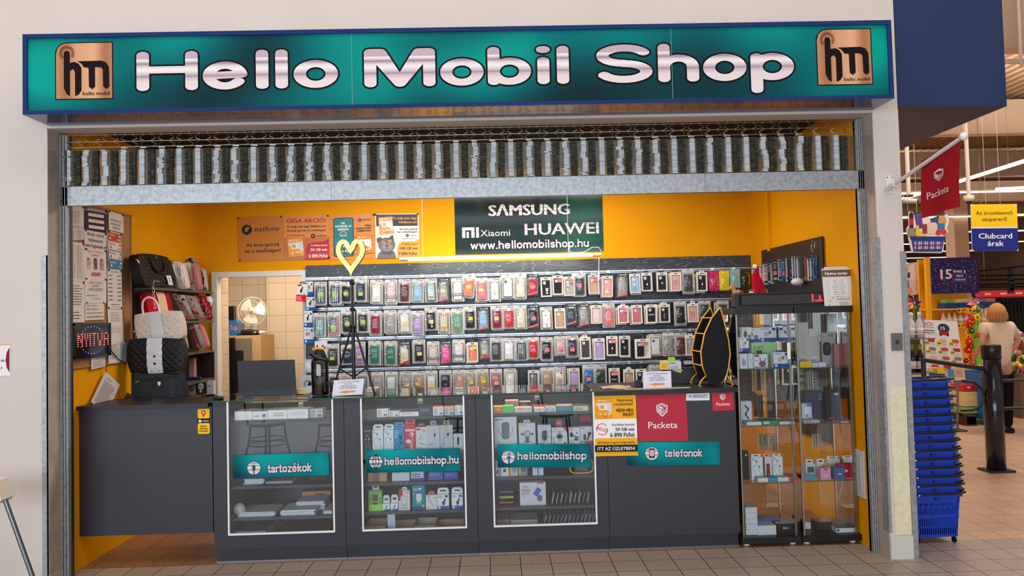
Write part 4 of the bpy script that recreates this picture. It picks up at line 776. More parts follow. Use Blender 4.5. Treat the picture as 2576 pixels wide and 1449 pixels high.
def p2(cv, W, H):
    cv.rect(0, H*.5, W, H*.5, (200, 108, 46)); cv.text('GIGA AKCIÓ!', 57, 19, 11, (170, 22, 24), w=99, al='c', bold=.03); cv.text('Te még nem vagy Netfone-os?', 57, 31, 6, DK, w=98, al='c', bold=.03); cv.text('Az áron spórolj ne a minőségen!', 57, 41, 5.2, DK, w=98, al='c', bold=.03)
    cv.lines(8, 50, 44, 1, 2, 1.6, (90, 40, 20), 0); netfone(cv, 68, 53, 5.5, 27); sim_card(cv, 9, 60, 38, 45, -.08)
    cv.poly([(52, 112), (56, 84), (60, 74), (70, 70), (100, 68), (113, 60), (113, 112)], (184, 16, 30)); cv.rect(54, 96, 58, 14, (206, 44, 44)); cr = (250, 232, 224)
    cv.text('Korlátlan beszéd', 109, 79, 4.6, cr, w=40, al='r', bold=.02); cv.text('50 GB net', 109, 91, 7, cr, w=42, al='r', bold=.03); cv.text('6 890 Ft/hó', 110, 107, 8, cr, w=47, al='r', bold=.03)
poster('tariff_poster', 'orange poster with red GIGA AKCIÓ headline, second from left on the back wall', (713, 542), (827, 540), (715, 655), (226, 140, 62), p2, pins=((112, 3), (113, 108)))
def p3(cv, W, H):
    for k in range(5): cv.line([(0, 12+22*k), (30, 10+22*k), (70, 15+22*k), (112, 11+22*k)], .8, (150, 78, 24))
    cv.rrect(9, 8, 51, 98, 6, (20, 30, 34)); cv.rrect(11, 10, 47, 94, 5, (20, 124, 136)); wt = (240, 236, 226)
    for k, s_ in enumerate(('HA', 'KEVÉSSEL IS', 'BEÉRED!')): cv.text(s_, 34, 24+8*k, 5.2, wt, w=(9, 40, 27)[k], al='c', bold=.04)
    cv.arc(34, 52, 9, 1, PI, 1.9*PI, wt); cv.text('AKCIÓ', 34, 55, 4.4, wt, w=17, al='c', bold=.03); cv.text('Perc beszéd', 34, 74, 5, wt, w=30, al='c', bold=.02); cv.text('5 GB net', 36, 82, 6, wt, w=32, al='c', bold=.02); cv.rect(11, 86, 47, 12, (16, 16, 18)); cv.text('3 990 Ft/hó', 35, 96, 7.6, wt, w=44, al='c', bold=.03)
    netfone(cv, 72, 15, 4.2, 22); cv.text('Válaszd', 104, 31, 4.5, DK, w=16, al='r', bold=.03); cv.text('a Netfone-t mobil-', 104, 38, 4.5, DK, w=39, al='r', bold=.03); cv.text('szolgáltatódnak!', 104, 44, 4.5, DK, w=36, al='r', bold=.03); sim_card(cv, 67, 55, 36, 46, -.06, (222, 128, 36))
poster('tariff_poster', 'orange poster showing a teal phone screen, third from left on the back wall', (829, 541), (941, 537), (831, 654), (220, 134, 48), p3, pins=((111, 3),))
def p4(cv, W, H):
    cv.rect(3, 2, W-6, 29, (40, 38, 42)); og = (240, 150, 76); cv.text('Te még nem vagy', 105, 14, 5.8, og, w=61, al='r', bold=.03); cv.text('Netfone-os?', 105, 24, 5.8, og, w=45, al='r', bold=.03); sim_card(cv, 9, 10, 34, 42, -.07, (238, 160, 96))
    cv.text('Az áron spórolj', 106, 41, 4.6, DK, w=45, al='r', bold=.02); cv.text('ne a minőségen!', 106, 48, 4.6, DK, w=50, al='r', bold=.02); netfone(cv, 77, 55, 3.8, 18); cv.lines(68, 63, 36, 1, 2, 1, (70, 60, 60), 0)
    # a grey folded-ear cat with amber eyes
    f1, f2, f3 = (110, 100, 106), (82, 74, 80), (140, 130, 134)
    cv.poly([(4, 112), (8, 99), (16, 92), (42, 90), (49, 99), (52, 112)], f1); cv.poly([(14, 100), (22, 94), (40, 93), (46, 100), (34, 104)], f2); cv.circ(29, 78, 21, f1, ry=18, n=26); cv.circ(29, 84, 14, f3, ry=10, n=22)
    cv.poly([(6, 74), (4, 62), (13, 59), (20, 64), (12, 68)], f2); cv.poly([(33, 61), (44, 53), (47, 66), (44, 70), (40, 63)], f2)
    for ex, ey in ((20, 73), (37, 70)): cv.circ(ex, ey, 5.2, (60, 44, 40)); cv.circ(ex, ey, 4.5, (230, 160, 66)); cv.circ(ex, ey, 2.1, (20, 14, 14)); cv.circ(ex-.9, ey-1, .8, (250, 240, 230))
    cv.poly([(26, 79), (33, 78), (30, 83)], (50, 38, 42)); cv.line([(30, 83), (30, 86), (25, 89)], .8, (60, 48, 52)); cv.line([(30, 86), (35, 88)], .8, (60, 48, 52))
    cv.poly([(56, 112), (56, 86), (60, 76), (69, 71), (101, 70), (110, 64), (110, 112)], (236, 148, 44)); cv.text('Korlátlan beszéd', 107, 79, 4.2, DK, w=40, al='r', bold=.03); cv.text('100 GB net', 107, 91, 7, DK, w=45, al='r', bold=.03); cv.text('7 890 Ft/hó', 105, 105, 8, DK, w=47, al='r', bold=.03)
poster('tariff_poster', 'poster with a grey amber-eyed cat, rightmost of the orange posters', (943, 538), (1053, 537), (945, 650), (232, 218, 214), p4, pins=((2, 2), (108, 2)))
# banner with brand names
g = MB(); cv = cv_px(g, YP, (1144, 508), (1516, 500), (1146, 639), 372, 131, 'gloss')
x0, x1, z0, z1 = rect(1144, 492, 1517, 637, YP); dn = .0; cv = Cv(g, (x0, YP, z1), (x1, YP, z1), (x0, YP, z0), 373, 145, 'plastic'); card(g, cv, (14, 28, 30), mat='gloss')
for i in range(40):
    u = (i+.5)/40; s = max(0, min(1, .15+.75*math.exp(-((u-.88)/.22)**2))); s = int(s*16)/16; cv.k = 1; cv.rect(373*i/40, 0, 373/40, 145, tuple(round(p+(q-p)*s) for p, q in zip((10, 22, 24), (24, 84, 66))), 'gloss')
cv.k = 3
def metal_text(cv, s_, x, y, h, w, b=.02):
    vs, fs, a, c = text_mesh(s_); a -= b; c += b; ky, kx = h/CAPH, w/(c-a); cv.text(s_, x-.8, y+.8, h+1, (44, 22, 24), w=w+2.2, bold=b+.02)
    for e in (-1, 1, 0): cv.mb.add([cv.p(x+(q[0]+e*b-a)*kx, y-q[1]*ky) for q in vs], fs, (214, 190, 190), 'chrome_print', uv=[(0, q[1]/CAPH) for q in vs]); cv.k += .2
    cv.k += 1
metal_text(cv, 'S\u039bMSUNG', 85, 49, 28, 205, .035); metal_text(cv, 'HUAWEI', 175, 99, 30, 187, .02); metal_text(cv, 'Xiaomi', 64, 100, 17, 74, 0)
for q in ((18, 77, 8, 26), (26, 77, 22, 7), (29, 88, 6, 15), (41, 77, 8, 26), (53, 77, 7, 26)): cv.k += 1; cv.mb.add([cv.p(q[0], q[1]), cv.p(q[0], q[1]+q[3]), cv.p(q[0]+q[2], q[1]+q[3]), cv.p(q[0]+q[2], q[1])], [(0, 1, 2, 3)], (224, 210, 212), 'chrome_print', uv=[(0, .6), (0, .0), (0, .0), (0, .6)])
k = cv.k; cv.round_text('www.hellomobilshop.hu', 38, 133, 298, 22, .075, (40, 20, 24), grow=1.0); cv.k = k+3; cv.round_text('www.hellomobilshop.hu', 38, 133, 298, 22, .075, (214, 190, 190), 'chrome_print')
g.thing('brand_banner', 'dark green banner with silver phone brand names above the tube lamp', 'banner')
# tube lamp hung on thin cords in front of the back wall
ty = 1.95; a = at(1003, 651, y=ty); b_ = at(1513, 642, y=ty); zt = (a.z+b_.z)/2
tl_ = thing('tube_lamp', 'lit white tube lamp hanging below the brand banner', 'tube lamp', ((a.x+b_.x)/2, ty, zt))
g = MB(); g.tube([(a.x+.085, ty, zt), (b_.x-.075, ty, zt)], .0165, (255, 250, 240), 'lamp', 12); g.build('diffuser', tl_)
for s_, xx in ((1, a.x), (-1, b_.x)): g = MB(); g.tube([(xx, ty, zt), (xx+s_*.012, ty, zt)], .006, (214, 210, 204), 'plastic', 10); g.tube([(xx+s_*.012, ty, zt), (xx+s_*.085, ty, zt)], .0168, (216, 212, 208), 'plastic', 12); g.build('end_cap', tl_)
for u in (1064, 1430):
    g = MB(); q = at(u, 640, y=ty); g.tube([(q.x, ty, zt+.015), (q.x+.002, ty, ZC)], .0022, (206, 196, 186), 'plastic', 5); g.build('cord', tl_)
g = MB(); P = [at(u, v, y=ty) for u, v in ((1428, 630), (1440, 636), (1470, 634), (1490, 622), (1506, 622), (1514, 634), (1507, 645), (1506, 690))]; g.tube(P, .0035, (226, 220, 214), 'plastic', 6); q = P[-1]; g.box(q.x-.008, q.x+.008, ty-.006, ty+.006, q.z-.05, q.z+.02, (234, 228, 222), 'plastic', b=.004); g.build('power_cable', tl_)
l = bpy.data.lights.new('tube_light', 'AREA'); l.shape = 'RECTANGLE'; l.size = 1.6; l.size_y = .03; l.energy = 4; l.color = (1, .95, .86); o = bpy.data.objects.new('tube_light', l); COL.objects.link(o); o.location = ((a.x+b_.x)/2, ty+.02, zt-.0); o.rotation_euler = (PI/2, 0, PI); o.location.y += .0
o.rotation_euler = (math.radians(100), 0, 0)
# things in the back room
bt = thing('desk_fan', 'white desk fan on the wooden cupboard in the back room', 'fan', tuple(at(632, 838, y=3.55)))
c = at(637, 783, y=3.45); R_ = 43*(3.45+5.05)/CAM_F*.82
g = MB(); g.lathe([(.0, -.05), (.03, -.05), (.034, -.02), (.0, -.015)], c, (238, 228, 214), 'plastic', 16, 'y'); g.build('hub', bt)
for k in range(3):
    g = MB(); a0 = 2*PI*k/3+.3
    def fb(u, v): r = R_*(.2+.68*v); aa = a0+(u-.5)*(1.5-.25*v)*1.0; return (c.x+r*math.cos(aa), c.y-.02+.03*(u-.5), c.z+r*math.sin(aa))
    g.grid(fb, 6, 5, (246, 238, 226), 'plastic'); g.build('blade', bt)
g = MB()
for q in (1., .72, .45): g.tube([(c.x+R_*q*math.cos(t*PI/16), c.y-.07+(.03 if q == 1. else 0), c.z+R_*q*math.sin(t*PI/16)) for t in range(33)], .003 if q == 1. else .001, (240, 232, 220), 'plastic', 5, False)
for k in range(40): t_ = 2*PI*k/40; g.tube([(c.x+.03*math.cos(t_), c.y-.08, c.z+.03*math.sin(t_)), (c.x+R_*.7*math.cos(t_+.1), c.y-.07, c.z+R_*.7*math.sin(t_+.1)), (c.x+R_*math.cos(t_+.15), c.y-.04, c.z+R_*math.sin(t_+.15))], .0007, (240, 232, 220), 'plastic', 3, False)
g.build('guard', bt)
q = at(632, 838, y=3.5); g = MB(); g.tube([(c.x, c.y+.05, c.z), (c.x-.02, c.y+.06, q.z+.02)], .035, (222, 210, 200), 'plastic', 12); g.tube([(c.x, c.y, c.z), (c.x, c.y+.1, c.z)], .045, (232, 222, 208), 'plastic', 12); g.build('stem', bt); g = MB(); g.lathe([(.11, 0), (.11, .015), (.03, .03)], (q.x+.06, 3.5, q.z), (238, 226, 212), 'plastic', 18); g.build('base', bt)
x0, x1, z0, z1 = rect(575, 845, 658, 1100, 3.35); cb = thing('cupboard', 'grey fronted wooden cupboard behind the doorway', 'cupboard', ((x0+x1)/2, 3.6, 0))
g = MB(); zt_ = at(620, 844, y=3.35).z; g.box(x0-.3, x1, 3.35, 3.85, 0, zt_, (206, 170, 122), 'rough'); g.build('body', cb)
for ua, ub, col in ((586, 633, (132, 122, 112)),): a = at(ua, 850, y=3.34); b2 = at(ub, 850, y=3.34); g = MB(); g.box(a.x, b2.x, 3.335, 3.35, .2, zt_-.03, col, 'laminate'); g.box(a.x+.02, b2.x-.09, 3.332, 3.336, .75, zt_-.16, (40, 34, 32), 'rough'); g.build('door', cb)
a = at(575, 870, y=3.3); b2 = at(592, 870, y=3.3); g = MB(); g.box(a.x-.3, b2.x, 3.22, 3.3, 0, zt_-.02, (26, 22, 20), 'fabric'); g.thing('dark_coat', 'dark clothes hanging at the left inside the doorway', 'clothes')
q = at(622, 835, y=3.33); g = MB(); g.tube([(q.x-.09, 3.42, zt_+.03), (q.x, 3.42, zt_+.035), (q.x+.1, 3.42, zt_+.026)], [.03, .034, .026], (22, 18, 18), 'leather', 10); g.thing('black_pouch', 'black pouch lying on the wooden cupboard', 'pouch')
x0, x1, z0, z1 = rect(576, 806, 600, 838, 3.4); g = MB(); g.box(x0-.1, x1, 3.4, 3.6, zt_, z1, (44, 110, 168), 'wrap', b=.03); cv = Cv(g, (x0, 3.4, z1), (x1, 3.4, z1), (x0, 3.4, z0)); cv.text('Tojá', .5, .75, .4, (220, 110, 80), w=.8, al='c', bold=.04); g.thing('snack_bag', 'blue plastic bag with red letters on the cupboard', 'bag')
x0, x1, z0, z1 = rect(576, 770, 588, 800, 3.5); g = MB(); g.box(x0-.1, x1, 3.5, 3.58, zt_+.15, z1, (22, 20, 22), 'gloss'); g.thing('black_box', 'black box above the blue bag in the back room', 'box')
# ---------------------------------------------------------------- cork board on the left wall
XB = XL+.012
def wall_cv(g, tl, tr, bl, x, W, H, mat='paper'): return Cv(g, at(*tl, x=x), at(*tr, x=x), at(*bl, x=x), W, H, mat)
ta, tb = at(329, 541, x=XB), at(172, 940, x=XB); by0, by1 = .09, ta.y; bz1 = ta.z; bz0 = at(325, 910, x=XB).z
cb = thing('cork_board', 'large cork notice board on the left yellow wall', 'notice board', (XL, (by0+by1)/2, bz0))
MB().box(XL+.001, XB, by0, by1, bz0, bz1, mat='cork').build('board', cb); g = MB()
for y0, y1, z0, z1 in ((by0, by1, bz1-.014, bz1), (by0, by1, bz0, bz0+.014), (by1-.014, by1, bz0, bz1), (by0, by0+.014, bz0, bz1)): g.box(XL+.001, XB+.006, y0, y1, z0, z1, (164, 118, 74), 'rough')
g.build('frame', cb)
SH = (226, 214, 204); INK = (90, 82, 84); kx = [0]
def sheet(label, c4, draw, col=SH, W=100, H=140, cat='notice', pins=True):
    """c4: the sheet's corner pixels tl, tr, bl"""
    kx[0] += 1; g = MB(); cv = wall_cv(g, c4[0], c4[1], c4[2], XB+.0075+.0012*(kx[0] % 4), W, H); card(g, cv, col, .0008); draw(cv)
    if pins:
        for px_, py_ in ((6, 4), (94, 4)): g.ball(cv.p(px_*W/100, py_), .0075, (24, 20, 24), 'gloss', 8)
    return g.thing('notice_sheet', label, cat, 'papers on the cork board')
def cols(cv, y0, n, two=True):
    cv.lines(8, y0, 40, n, 4.2, 1.5, (150, 136, 130)); cv.lines(52, y0, 40, n, 4.2, 1.5, (150, 136, 130)) if two else None
sheet('notice sheet with small print, top left of the cork board', ((170, 519), (211, 519), (170, 606)), lambda cv: (cv.lines(25, 20, 50, 9, 6, 1.8, INK), cv.lines(8, 80, 84, 3, 5, 1.6, INK), cols(cv, 100, 9)))
sheet('two-column notice sheet below the top left sheet', ((170, 606), (211, 612), (171, 706)), lambda cv: cols(cv, 12, 29))
sheet('notice sheet with larger text above the lit sign, leftmost', ((171, 706), (212, 709), (172, 812)), lambda cv: (cv.lines(8, 14, 80, 8, 9, 3.4, (96, 88, 92)), cv.lines(20, 104, 56, 3, 10, 3.6, (110, 90, 90))))
def d_hours(cv):
    cv.rect(2, 0, 96, 16, (196, 182, 176)); cv.lines(8, 3, 84, 2, 6, 2.6, (70, 60, 90))
    for k in range(3): cv.rect(16, 30+38*k, 70, 20, (236, 222, 204)); cv.lines(24, 38+38*k, 50, 1, 3, 2, (150, 130, 120)); cv.rect(4, 22+38*k, 92, 1.2, (90, 70, 110))
sheet('purple opening card with three white slips, top middle of the cork board', ((212, 521), (268, 531), (213, 578)), d_hours, (54, 32, 66))
def d_blokk(cv):
    for k, (s_, ww) in enumerate((('Blokk nélküli', 74), ('reklamációt', 66), ('nem fogadunk el!', 96))): cv.text(s_, 50, 26+30*k, 19, (44, 38, 48), w=ww, al='c', bold=.015)
sheet('notice about receipts in large dark letters', ((212, 577), (268, 588), (212, 626)), d_blokk, H=100)
def d_photo(cv):
    cv.text('Egyedi fényképes', 50, 16, 10, (206, 110, 96), w=70, al='c', bold=.01); cv.text('hátlap!', 50, 32, 9, (206, 90, 80), w=32, al='c', bold=.02)
    for k, c_ in enumerate(((212, 178, 150), (110, 104, 90), (214, 150, 140))): cv.rrect(12+29*k, 42, 15, 52, 3, (150, 138, 130)); cv.rrect(13+29*k, 43, 13, 50, 2, c_); cv.rect(14+29*k, 44, 5, 10, (70, 64, 66)); cv.circ(19+29*k, 70, 4, tuple(max(0, v-50) for v in c_))
    cv.text('8500Ft', 50, 124, 17, (170, 44, 48), w=42, al='c', bold=.02)
sheet('flyer with three pictured phone cases and a red price', ((211, 624), (267, 630), (213, 702)), d_photo)
def tl_(rows):
    def f(cv):
        for s_, y, h, w_, a, u in rows: cv.text(s_, 50 if a == 'c' else 8, y, h, (92, 84, 86), w=w_, al=a, bold=.01); cv.rect(50-w_/2 if a == 'c' else 8, y+2, w_, 1.2, (92, 84, 86)) if u else None
    return f
sheet('invoice notice with three centred lines, below the priced flyer', ((213, 699), (268, 702), (213, 763)), tl_((('KÉRJÜK SZÁMLÁT', 30, 11, 62, 'c', 0), ('IGÉNYÉT', 48, 11, 34, 'c', 0), ('ELŐRE JELEZZE!!', 66, 11, 62, 'c', 1), ('Nyomtatás ára:', 100, 9, 50, 'l', 0), ('Színes 100Ft oldal', 118, 7, 40, 'c', 0))))
sheet('phone top-up notice right above the lit sign', ((214, 760), (262, 760), (214, 806)), tl_((('Telefon töltése', 36, 16, 56, 'l', 0), ('500 Ft/Alkalom', 66, 16, 60, 'l', 0), ('E-mail cím nyomtatáshoz', 96, 14, 84, 'l', 0), ('hellomobilshop@gmail.com', 126, 13, 88, 'l', 1))), H=150)
sheet('camera surveillance notice, top right of the cork board', ((273, 530), (310, 541), (274, 578)), tl_((('KAMERÁVAL', 74, 18, 76, 'c', 0), ('MEGFIGYELT', 104, 18, 72, 'c', 0), ('TERÜLET', 134, 18, 56, 'c', 0))), H=150)
def d_emg(cv):
    for k, (c_, tx, nm, no) in enumerate((((186, 76, 56), (240, 220, 210), 'Mentők', '104'), ((230, 214, 204), (186, 76, 66), 'Tűzoltóság', '105'), ((230, 214, 204), (80, 110, 130), 'Rendőrség', '107'), ((64, 128, 168), (236, 230, 226), 'Segélyhívó', '112'))):
        y = 4+34*k; cv.rrect(3, y, 94, 32, 4, (186, 76, 56) if k < 2 else (70, 84, 96) if k == 2 else (64, 128, 168)); cv.rrect(5, y+1.5, 90, 29, 3, c_); cv.text(nm, 9, y+12, 8, tx, w=44, bold=.01); cv.text(no, 92, y+28, 9.5, tx, w=22, al='r', bold=.02); cv.circ(20, y+22, 5, tx); cv.rect(80, y+5, 10, 8, tx)
sheet('emergency numbers card with red and blue panels', ((269, 579), (305, 588), (271, 675)), d_emg)
sheet('price list sheet in two columns, right side of the cork board', ((270, 676), (306, 680), (271, 772)), lambda cv: (cv.lines(24, 8, 54, 1, 3, 2.6, INK, 0), [(cv.rect(6, 22+15*k, 26, 3, INK), cv.rect(66, 22+15*k, 26, 3, INK)) for k in range(7)], cv.lines(20, 130, 60, 1, 3, 2, INK, .1)))
sheet('long printed notice with a grey code square, below the price list', ((270, 772), (307, 773), (275, 862)), lambda cv: (cv.lines(8, 8, 84, 1, 3, 2, INK, 0), [cv.lines(16, 22+8*k, 66, 1, 3, 1.6, INK, .3) for k in range(5)], cv.lines(14, 78, 70, 4, 7, 1.2, (170, 160, 156), .1)))
sheet('bluish table sheet at the lower right of the cork board', ((274, 860), (318, 858), (273, 915)), lambda cv: (cv.rect(62, 0, 38, 140, (178, 196, 206)), cv.lines(40, 6, 30, 1, 3, 2.4, INK, 0), cv.lines(5, 18, 56, 14, 7, 2, INK, .3), cv.lines(64, 18, 32, 14, 7, 2, (70, 80, 92), .4)))
sheet('small slip below the lit sign, bottom of the cork board', ((229, 901), (266, 893), (230, 930)), lambda cv: (cv.lines(30, 20, 44, 1, 4, 5, INK, .1), cv.lines(12, 50, 74, 4, 16, 5, INK, .3)), H=120, pins=False)
g = MB(); cv = wall_cv(g, (266, 934), (302, 968), (229, 1011), XB+.02, 100, 140); card(g, cv, (214, 204, 198)); cv.lines(22, 16, 30, 1, 3, 3, INK, .1); cv.lines(14, 30, 74, 20, 5, 1.8, (100, 92, 92), .25)
q = cv.p(4, 4); g.tube([q, (q.x, q.y, bz0+.12)], .003, (60, 40, 30), 'plastic', 5); g.thing('notice_sheet', 'printed sheet hanging askew on a string below the cork board', 'notice')
# lit open sign
y0, y1 = at(174, 815, x=XL+.03).y+.02, at(272, 812, x=XL+.03).y; z1, z0 = at(222, 813, x=XL+.04).z, at(222, 899, x=XL+.04).z
ls = thing('led_sign', 'black LED sign with red lettering hung on the cork board', 'LED sign', (XL+.03, (y0+y1)/2, z0))
MB().box(XB+.007, XL+.045, y0, y1, z0, z1, (22, 16, 18), 'gloss').build('housing', ls); g = MB(); F_ = .014
for a, b_, c_, d in ((y0, y1, z1-F_, z1), (y0, y1, z0, z0+F_), (y0, y0+F_, z0, z1), (y1-F_, y1, z0, z1)): g.box(XL+.045, XL+.051, a, b_, c_, d, (16, 14, 16), 'gloss')
g.build('frame', ls); g = MB(); cv = Cv(g, (XL+.0455, y0, z1), (XL+.0455, y1, z1), (XL+.0455, y0, z0), 100, 90)
FONT = {'N': ['1001', '1101', '1101', '1011', '1011', '1001', '1001'], 'Y': ['101', '101', '101', '010', '010', '010', '010'], 'I': ['1', '1', '1', '1', '1', '1', '1'], 'T': ['111', '010', '010', '010', '010', '010', '010'], 'V': ['1001', '1001', '1001', '1001', '0110', '0110', '0110'], 'A': ['0110', '1001', '1001', '1111', '1001', '1001', '1001']}
x = 10
for ch in 'NYITVA':
    for r, row in enumerate(FONT[ch]):
        for c_, b_ in enumerate(row):
            if b_ == '1': cv.rect(x+c_*3.7, 27+r*5.2, 3.0, 2.1, (255, 60, 56), 'led'); cv.k = 1; cv.circ(x+c_*3.7+1.5, 28+r*5.2, .7, (255, 220, 210), 'led', n=6); cv.k = 1
    x += len(FONT[ch][0])*3.7+3.0
for k in range(26):
    t_ = 2*PI*k/26; s_ = abs(math.sin(t_)) > .42
    if s_: cv.circ(50+34*math.cos(t_), 45+36*math.sin(t_), 1.5 if k % 4 < 2 else .8, (60, 70, 255) if k % 4 < 2 else (190, 190, 210), 'led', n=8); cv.k = 1
g.build('led_dots', ls)
g = MB(); P = [at(u, v, x=XL+.03) for u, v in ((272, 871), (284, 888), (298, 904), (318, 916))]; g.tube(P, .004, (20, 18, 18), 'plastic', 6); g.build('cable', ls)
# ---------------------------------------------------------------- shelf unit with bags in the left corner
su = thing('shelf_unit', 'dark shelf unit with four boards in the left back corner', 'shelf unit', (-2.78, 1.9, 0))
yA = at(338, 640, x=XL+.03).y; xs0 = XL+.004; xs1 = XL+.34
zz_ = [at(516, v, y=2.1).z for v in (738, 806, 880, 948)]
g = MB(); g.box(xs0, xs0+.02, yA, 2.24, .3, at(338, 640, x=XL+.03).z, (30, 24, 24), 'laminate'); g.build('side_panel', su)
SHZ = []
for k, (v, ua) in enumerate(((734, 345), (806, 460), (880, 460), (950, 455))):
    z = at(536, v, y=2.2, ).z; SHZ.append(z); g = MB(); g.box(xs0+.02, -2.80, yA+.02 if k == 0 else 1.5, 2.22, z-.02, z, (84, 70, 62), 'laminate'); g.build('shelf_board', su)
MB().box(xs0+.02, -2.80, 2.222, 2.235, .3, SHZ[2]-.02, (46, 34, 30), 'laminate').build('back_panel', su)
def bag(name, label, c4, y, th, col, quilt=None, mat='leather', rnd=.04, band=None, parts=None, dots=None, y2=None):
    """c4: corner pixels tl, tr, br, bl of the bag front; y, y2: depth at the left and right side"""
    y2 = y if y2 is None else y2
    A, B, C_, D = at(*c4[0], y=y), at(*c4[1], y=y2), at(*c4[2], y=y2), at(*c4[3], y=y); ctr = (A+B+C_+D)/4
    t = thing(name, label, 'bag', (ctr.x, (y+y2)/2+th/2, min(C_.z, D.z))); n = (B-A).cross(D-A).normalized(); n = -n if n.dot(CAM_L-A) < 0 else n
    pt = lambda a, b_, d=0: (A*(1-a)+B*a)*(1-b_)+(D*(1-a)+C_*a)*b_+n*d
    g = MB(); N = 20
    def edge(a):
        s = 2*a-1; return s
    def fr(a, b_):
        # rounded rectangle mapping with puffed face
        r = rnd*4; sa, sb = 2*a-1, 2*b_-1; k_ = 1-.10*(sa*sa)*(sb*sb)*(1 if rnd > .02 else .3); aa, bb = .5+sa*k_/2, .5+sb*k_/2; e = (1-abs(sa)**4)*(1-abs(sb)**4)
        d = .012*e+.004
        if quilt: d += .0048*e*(2.6*min(abs(math.sin(PI*(a*quilt+b_*quilt*.6))), abs(math.sin(PI*(a*quilt-b_*quilt*.6)))))
        return pt(aa, bb, d)
    nn = 60 if quilt else 14; g.grid(fr, nn, nn, col, mat)
    def side(a, b_):
        t_ = a*4; e_ = int(min(3, t_)); f = t_-e_; q = [(f, 0), (1, f), (1-f, 1), (0, 1-f)][e_]; p = fr(*q); return p-n*th*b_
    g.grid(side, 32, 2, tuple(max(0, v-12) for v in col), mat); g.grid(lambda a, b_: Vector(fr(a, b_))-n*th, 6, 6, col, mat); g.build('body', t)
    if dots:
        g = MB(); rr = random.Random(5); cv = Cv(g, pt(0, 0, .020), pt(1, 0, .020), pt(0, 1, .020))
        for q in range(dots[0]):
            a, b_ = rr.uniform(.08, .92), rr.uniform(.08, .92); s = rr.uniform(*dots[1]); c_ = rr.choice(dots[2])
            for z in range(5): cv.circ(a+s*.6*math.cos(z*1.257), b_+s*.6*math.sin(z*1.257), s*.5, c_, n=8, ry=s*.5); cv.k = 1+q % 5
            cv.circ(a, b_, s*.35, dots[2][0], n=8)
        g.build('print_pattern', t)
    if band:
        a0, a1, bc, lab = band; g = MB()
        def fb(u, v): aa = a0+(a1-a0)*u; q = fr(aa, v); return Vector(q)+n*.007
        g.grid(fb, 3, 16, bc, 'gloss')
        bb = Cv(g, Vector(fr(a0, .0))+n*.009, Vector(fr(a1, .0))+n*.009, Vector(fr(a0, 1.))+n*.009, 100, 160)
        bb.k = 22
        if lab: bb.text(lab, 50, 52, 11, (80, 78, 84), w=58, al='c', shear=.1); bb.lines(22, 60, 58, 1, 4, 3, (96, 92, 98), .1); bb.lines(18, 106, 66, 1, 4, 4, (70, 68, 74), 0); bb.lines(20, 148, 12, 1, 4, 3, (80, 78, 84), 0); bb.lines(70, 146, 12, 1, 4, 3, (80, 78, 84), 0)
        g.build('paper_band', t)
    return t, pt, n
def wy(u, v, x=-2.85): return at(u, v, x=x).y
def handle(t, pt, n, a0, a1, top, col, d=.02, r=.008, base=.03, nm='handle'):
    g = MB(); P = [pt(a0+(a1-a0)*(.5-.5*math.cos(PI*k/14)), base-top*math.sin(PI*k/14)**.6, d) for k in range(15)]; g.tube(P, r, col, 'leather', 8); g.build(nm, t)
def handle_down(t, pt, n, a0, a1, drop, col, d=.03, r=.008):
    g = MB(); P = [pt(a0+(a1-a0)*(.5-.5*math.cos(PI*k/14)), .14+drop*math.sin(PI*k/14)**.7, d) for k in range(15)]; g.tube(P, r, col, 'leather', 8); g.build('handle', t)
BLK = (26, 22, 22); CRM = (226, 206, 188)
t, pt, n = bag('laptop_bag', 'black quilted laptop bag standing on the top shelf', ((341, 634), (424, 645), (446, 720), (361, 722)), wy(341, 634, -2.86), .07, BLK, quilt=7, y2=wy(446, 720, -2.81)); handle_down(t, pt, n, .26, .66, .46, (18, 16, 16)); g = MB(); cv = Cv(g, pt(.62, .68, .03), pt(.76, .68, .03), pt(.62, .98, .03)); card(g, cv, (236, 232, 232)); cv.lines(.25, .2, .5, 5, .14, .06, (40, 40, 44)); g.build('price_tag', t); g = MB(); cv = Cv(g, pt(.42, .1, .028), pt(.5, .1, .028), pt(.42, .14, .028)); cv.rect(0, 0, 1, 1, (206, 150, 66), 'metal'); g.build('metal_badge', t); g = MB(); g.tube([pt(-.02, .2, .0), pt(-.03, .28, .01), pt(-.01, .34, .01)], .007, (216, 150, 70), 'metal', 8); g.build('buckle', t)
t, pt, n = bag('laptop_bag', 'cream bag with paper band behind the black quilted bag', ((430, 655), (462, 661), (476, 728), (446, 727)), wy(430, 655)+.06, .05, CRM, quilt=5, band=(.0, .45, (232, 214, 192), 'wonder')); handle_down(t, pt, n, .2, .8, .5, (238, 224, 208))
t, pt, n = bag('laptop_bag', 'dusty pink bag with paper band on the top shelf', ((460, 658), (498, 664), (508, 732), (476, 730)), wy(460, 658)+.04, .05, (190, 120, 116), band=(.05, .55, (236, 218, 198), 'wonder')); handle_down(t, pt, n, .1, .75, .62, (176, 104, 104))
FL = (((44, 40, 48), (70, 66, 74), (228, 196, 190)))
bag('laptop_sleeve', 'white laptop sleeve with black floral print, right end of the top shelf', ((496, 672), (514, 676), (521, 733), (506, 734)), 2.08, .05, (204, 194, 188), mat='fabric', dots=(12, (.07, .16), FL)); bag('laptop_sleeve', 'grey floral sleeve sticking up behind the pink bag', ((474, 647), (490, 651), (498, 676), (474, 672)), 2.0, .04, (150, 140, 140), mat='fabric', dots=(7, (.08, .2), FL))
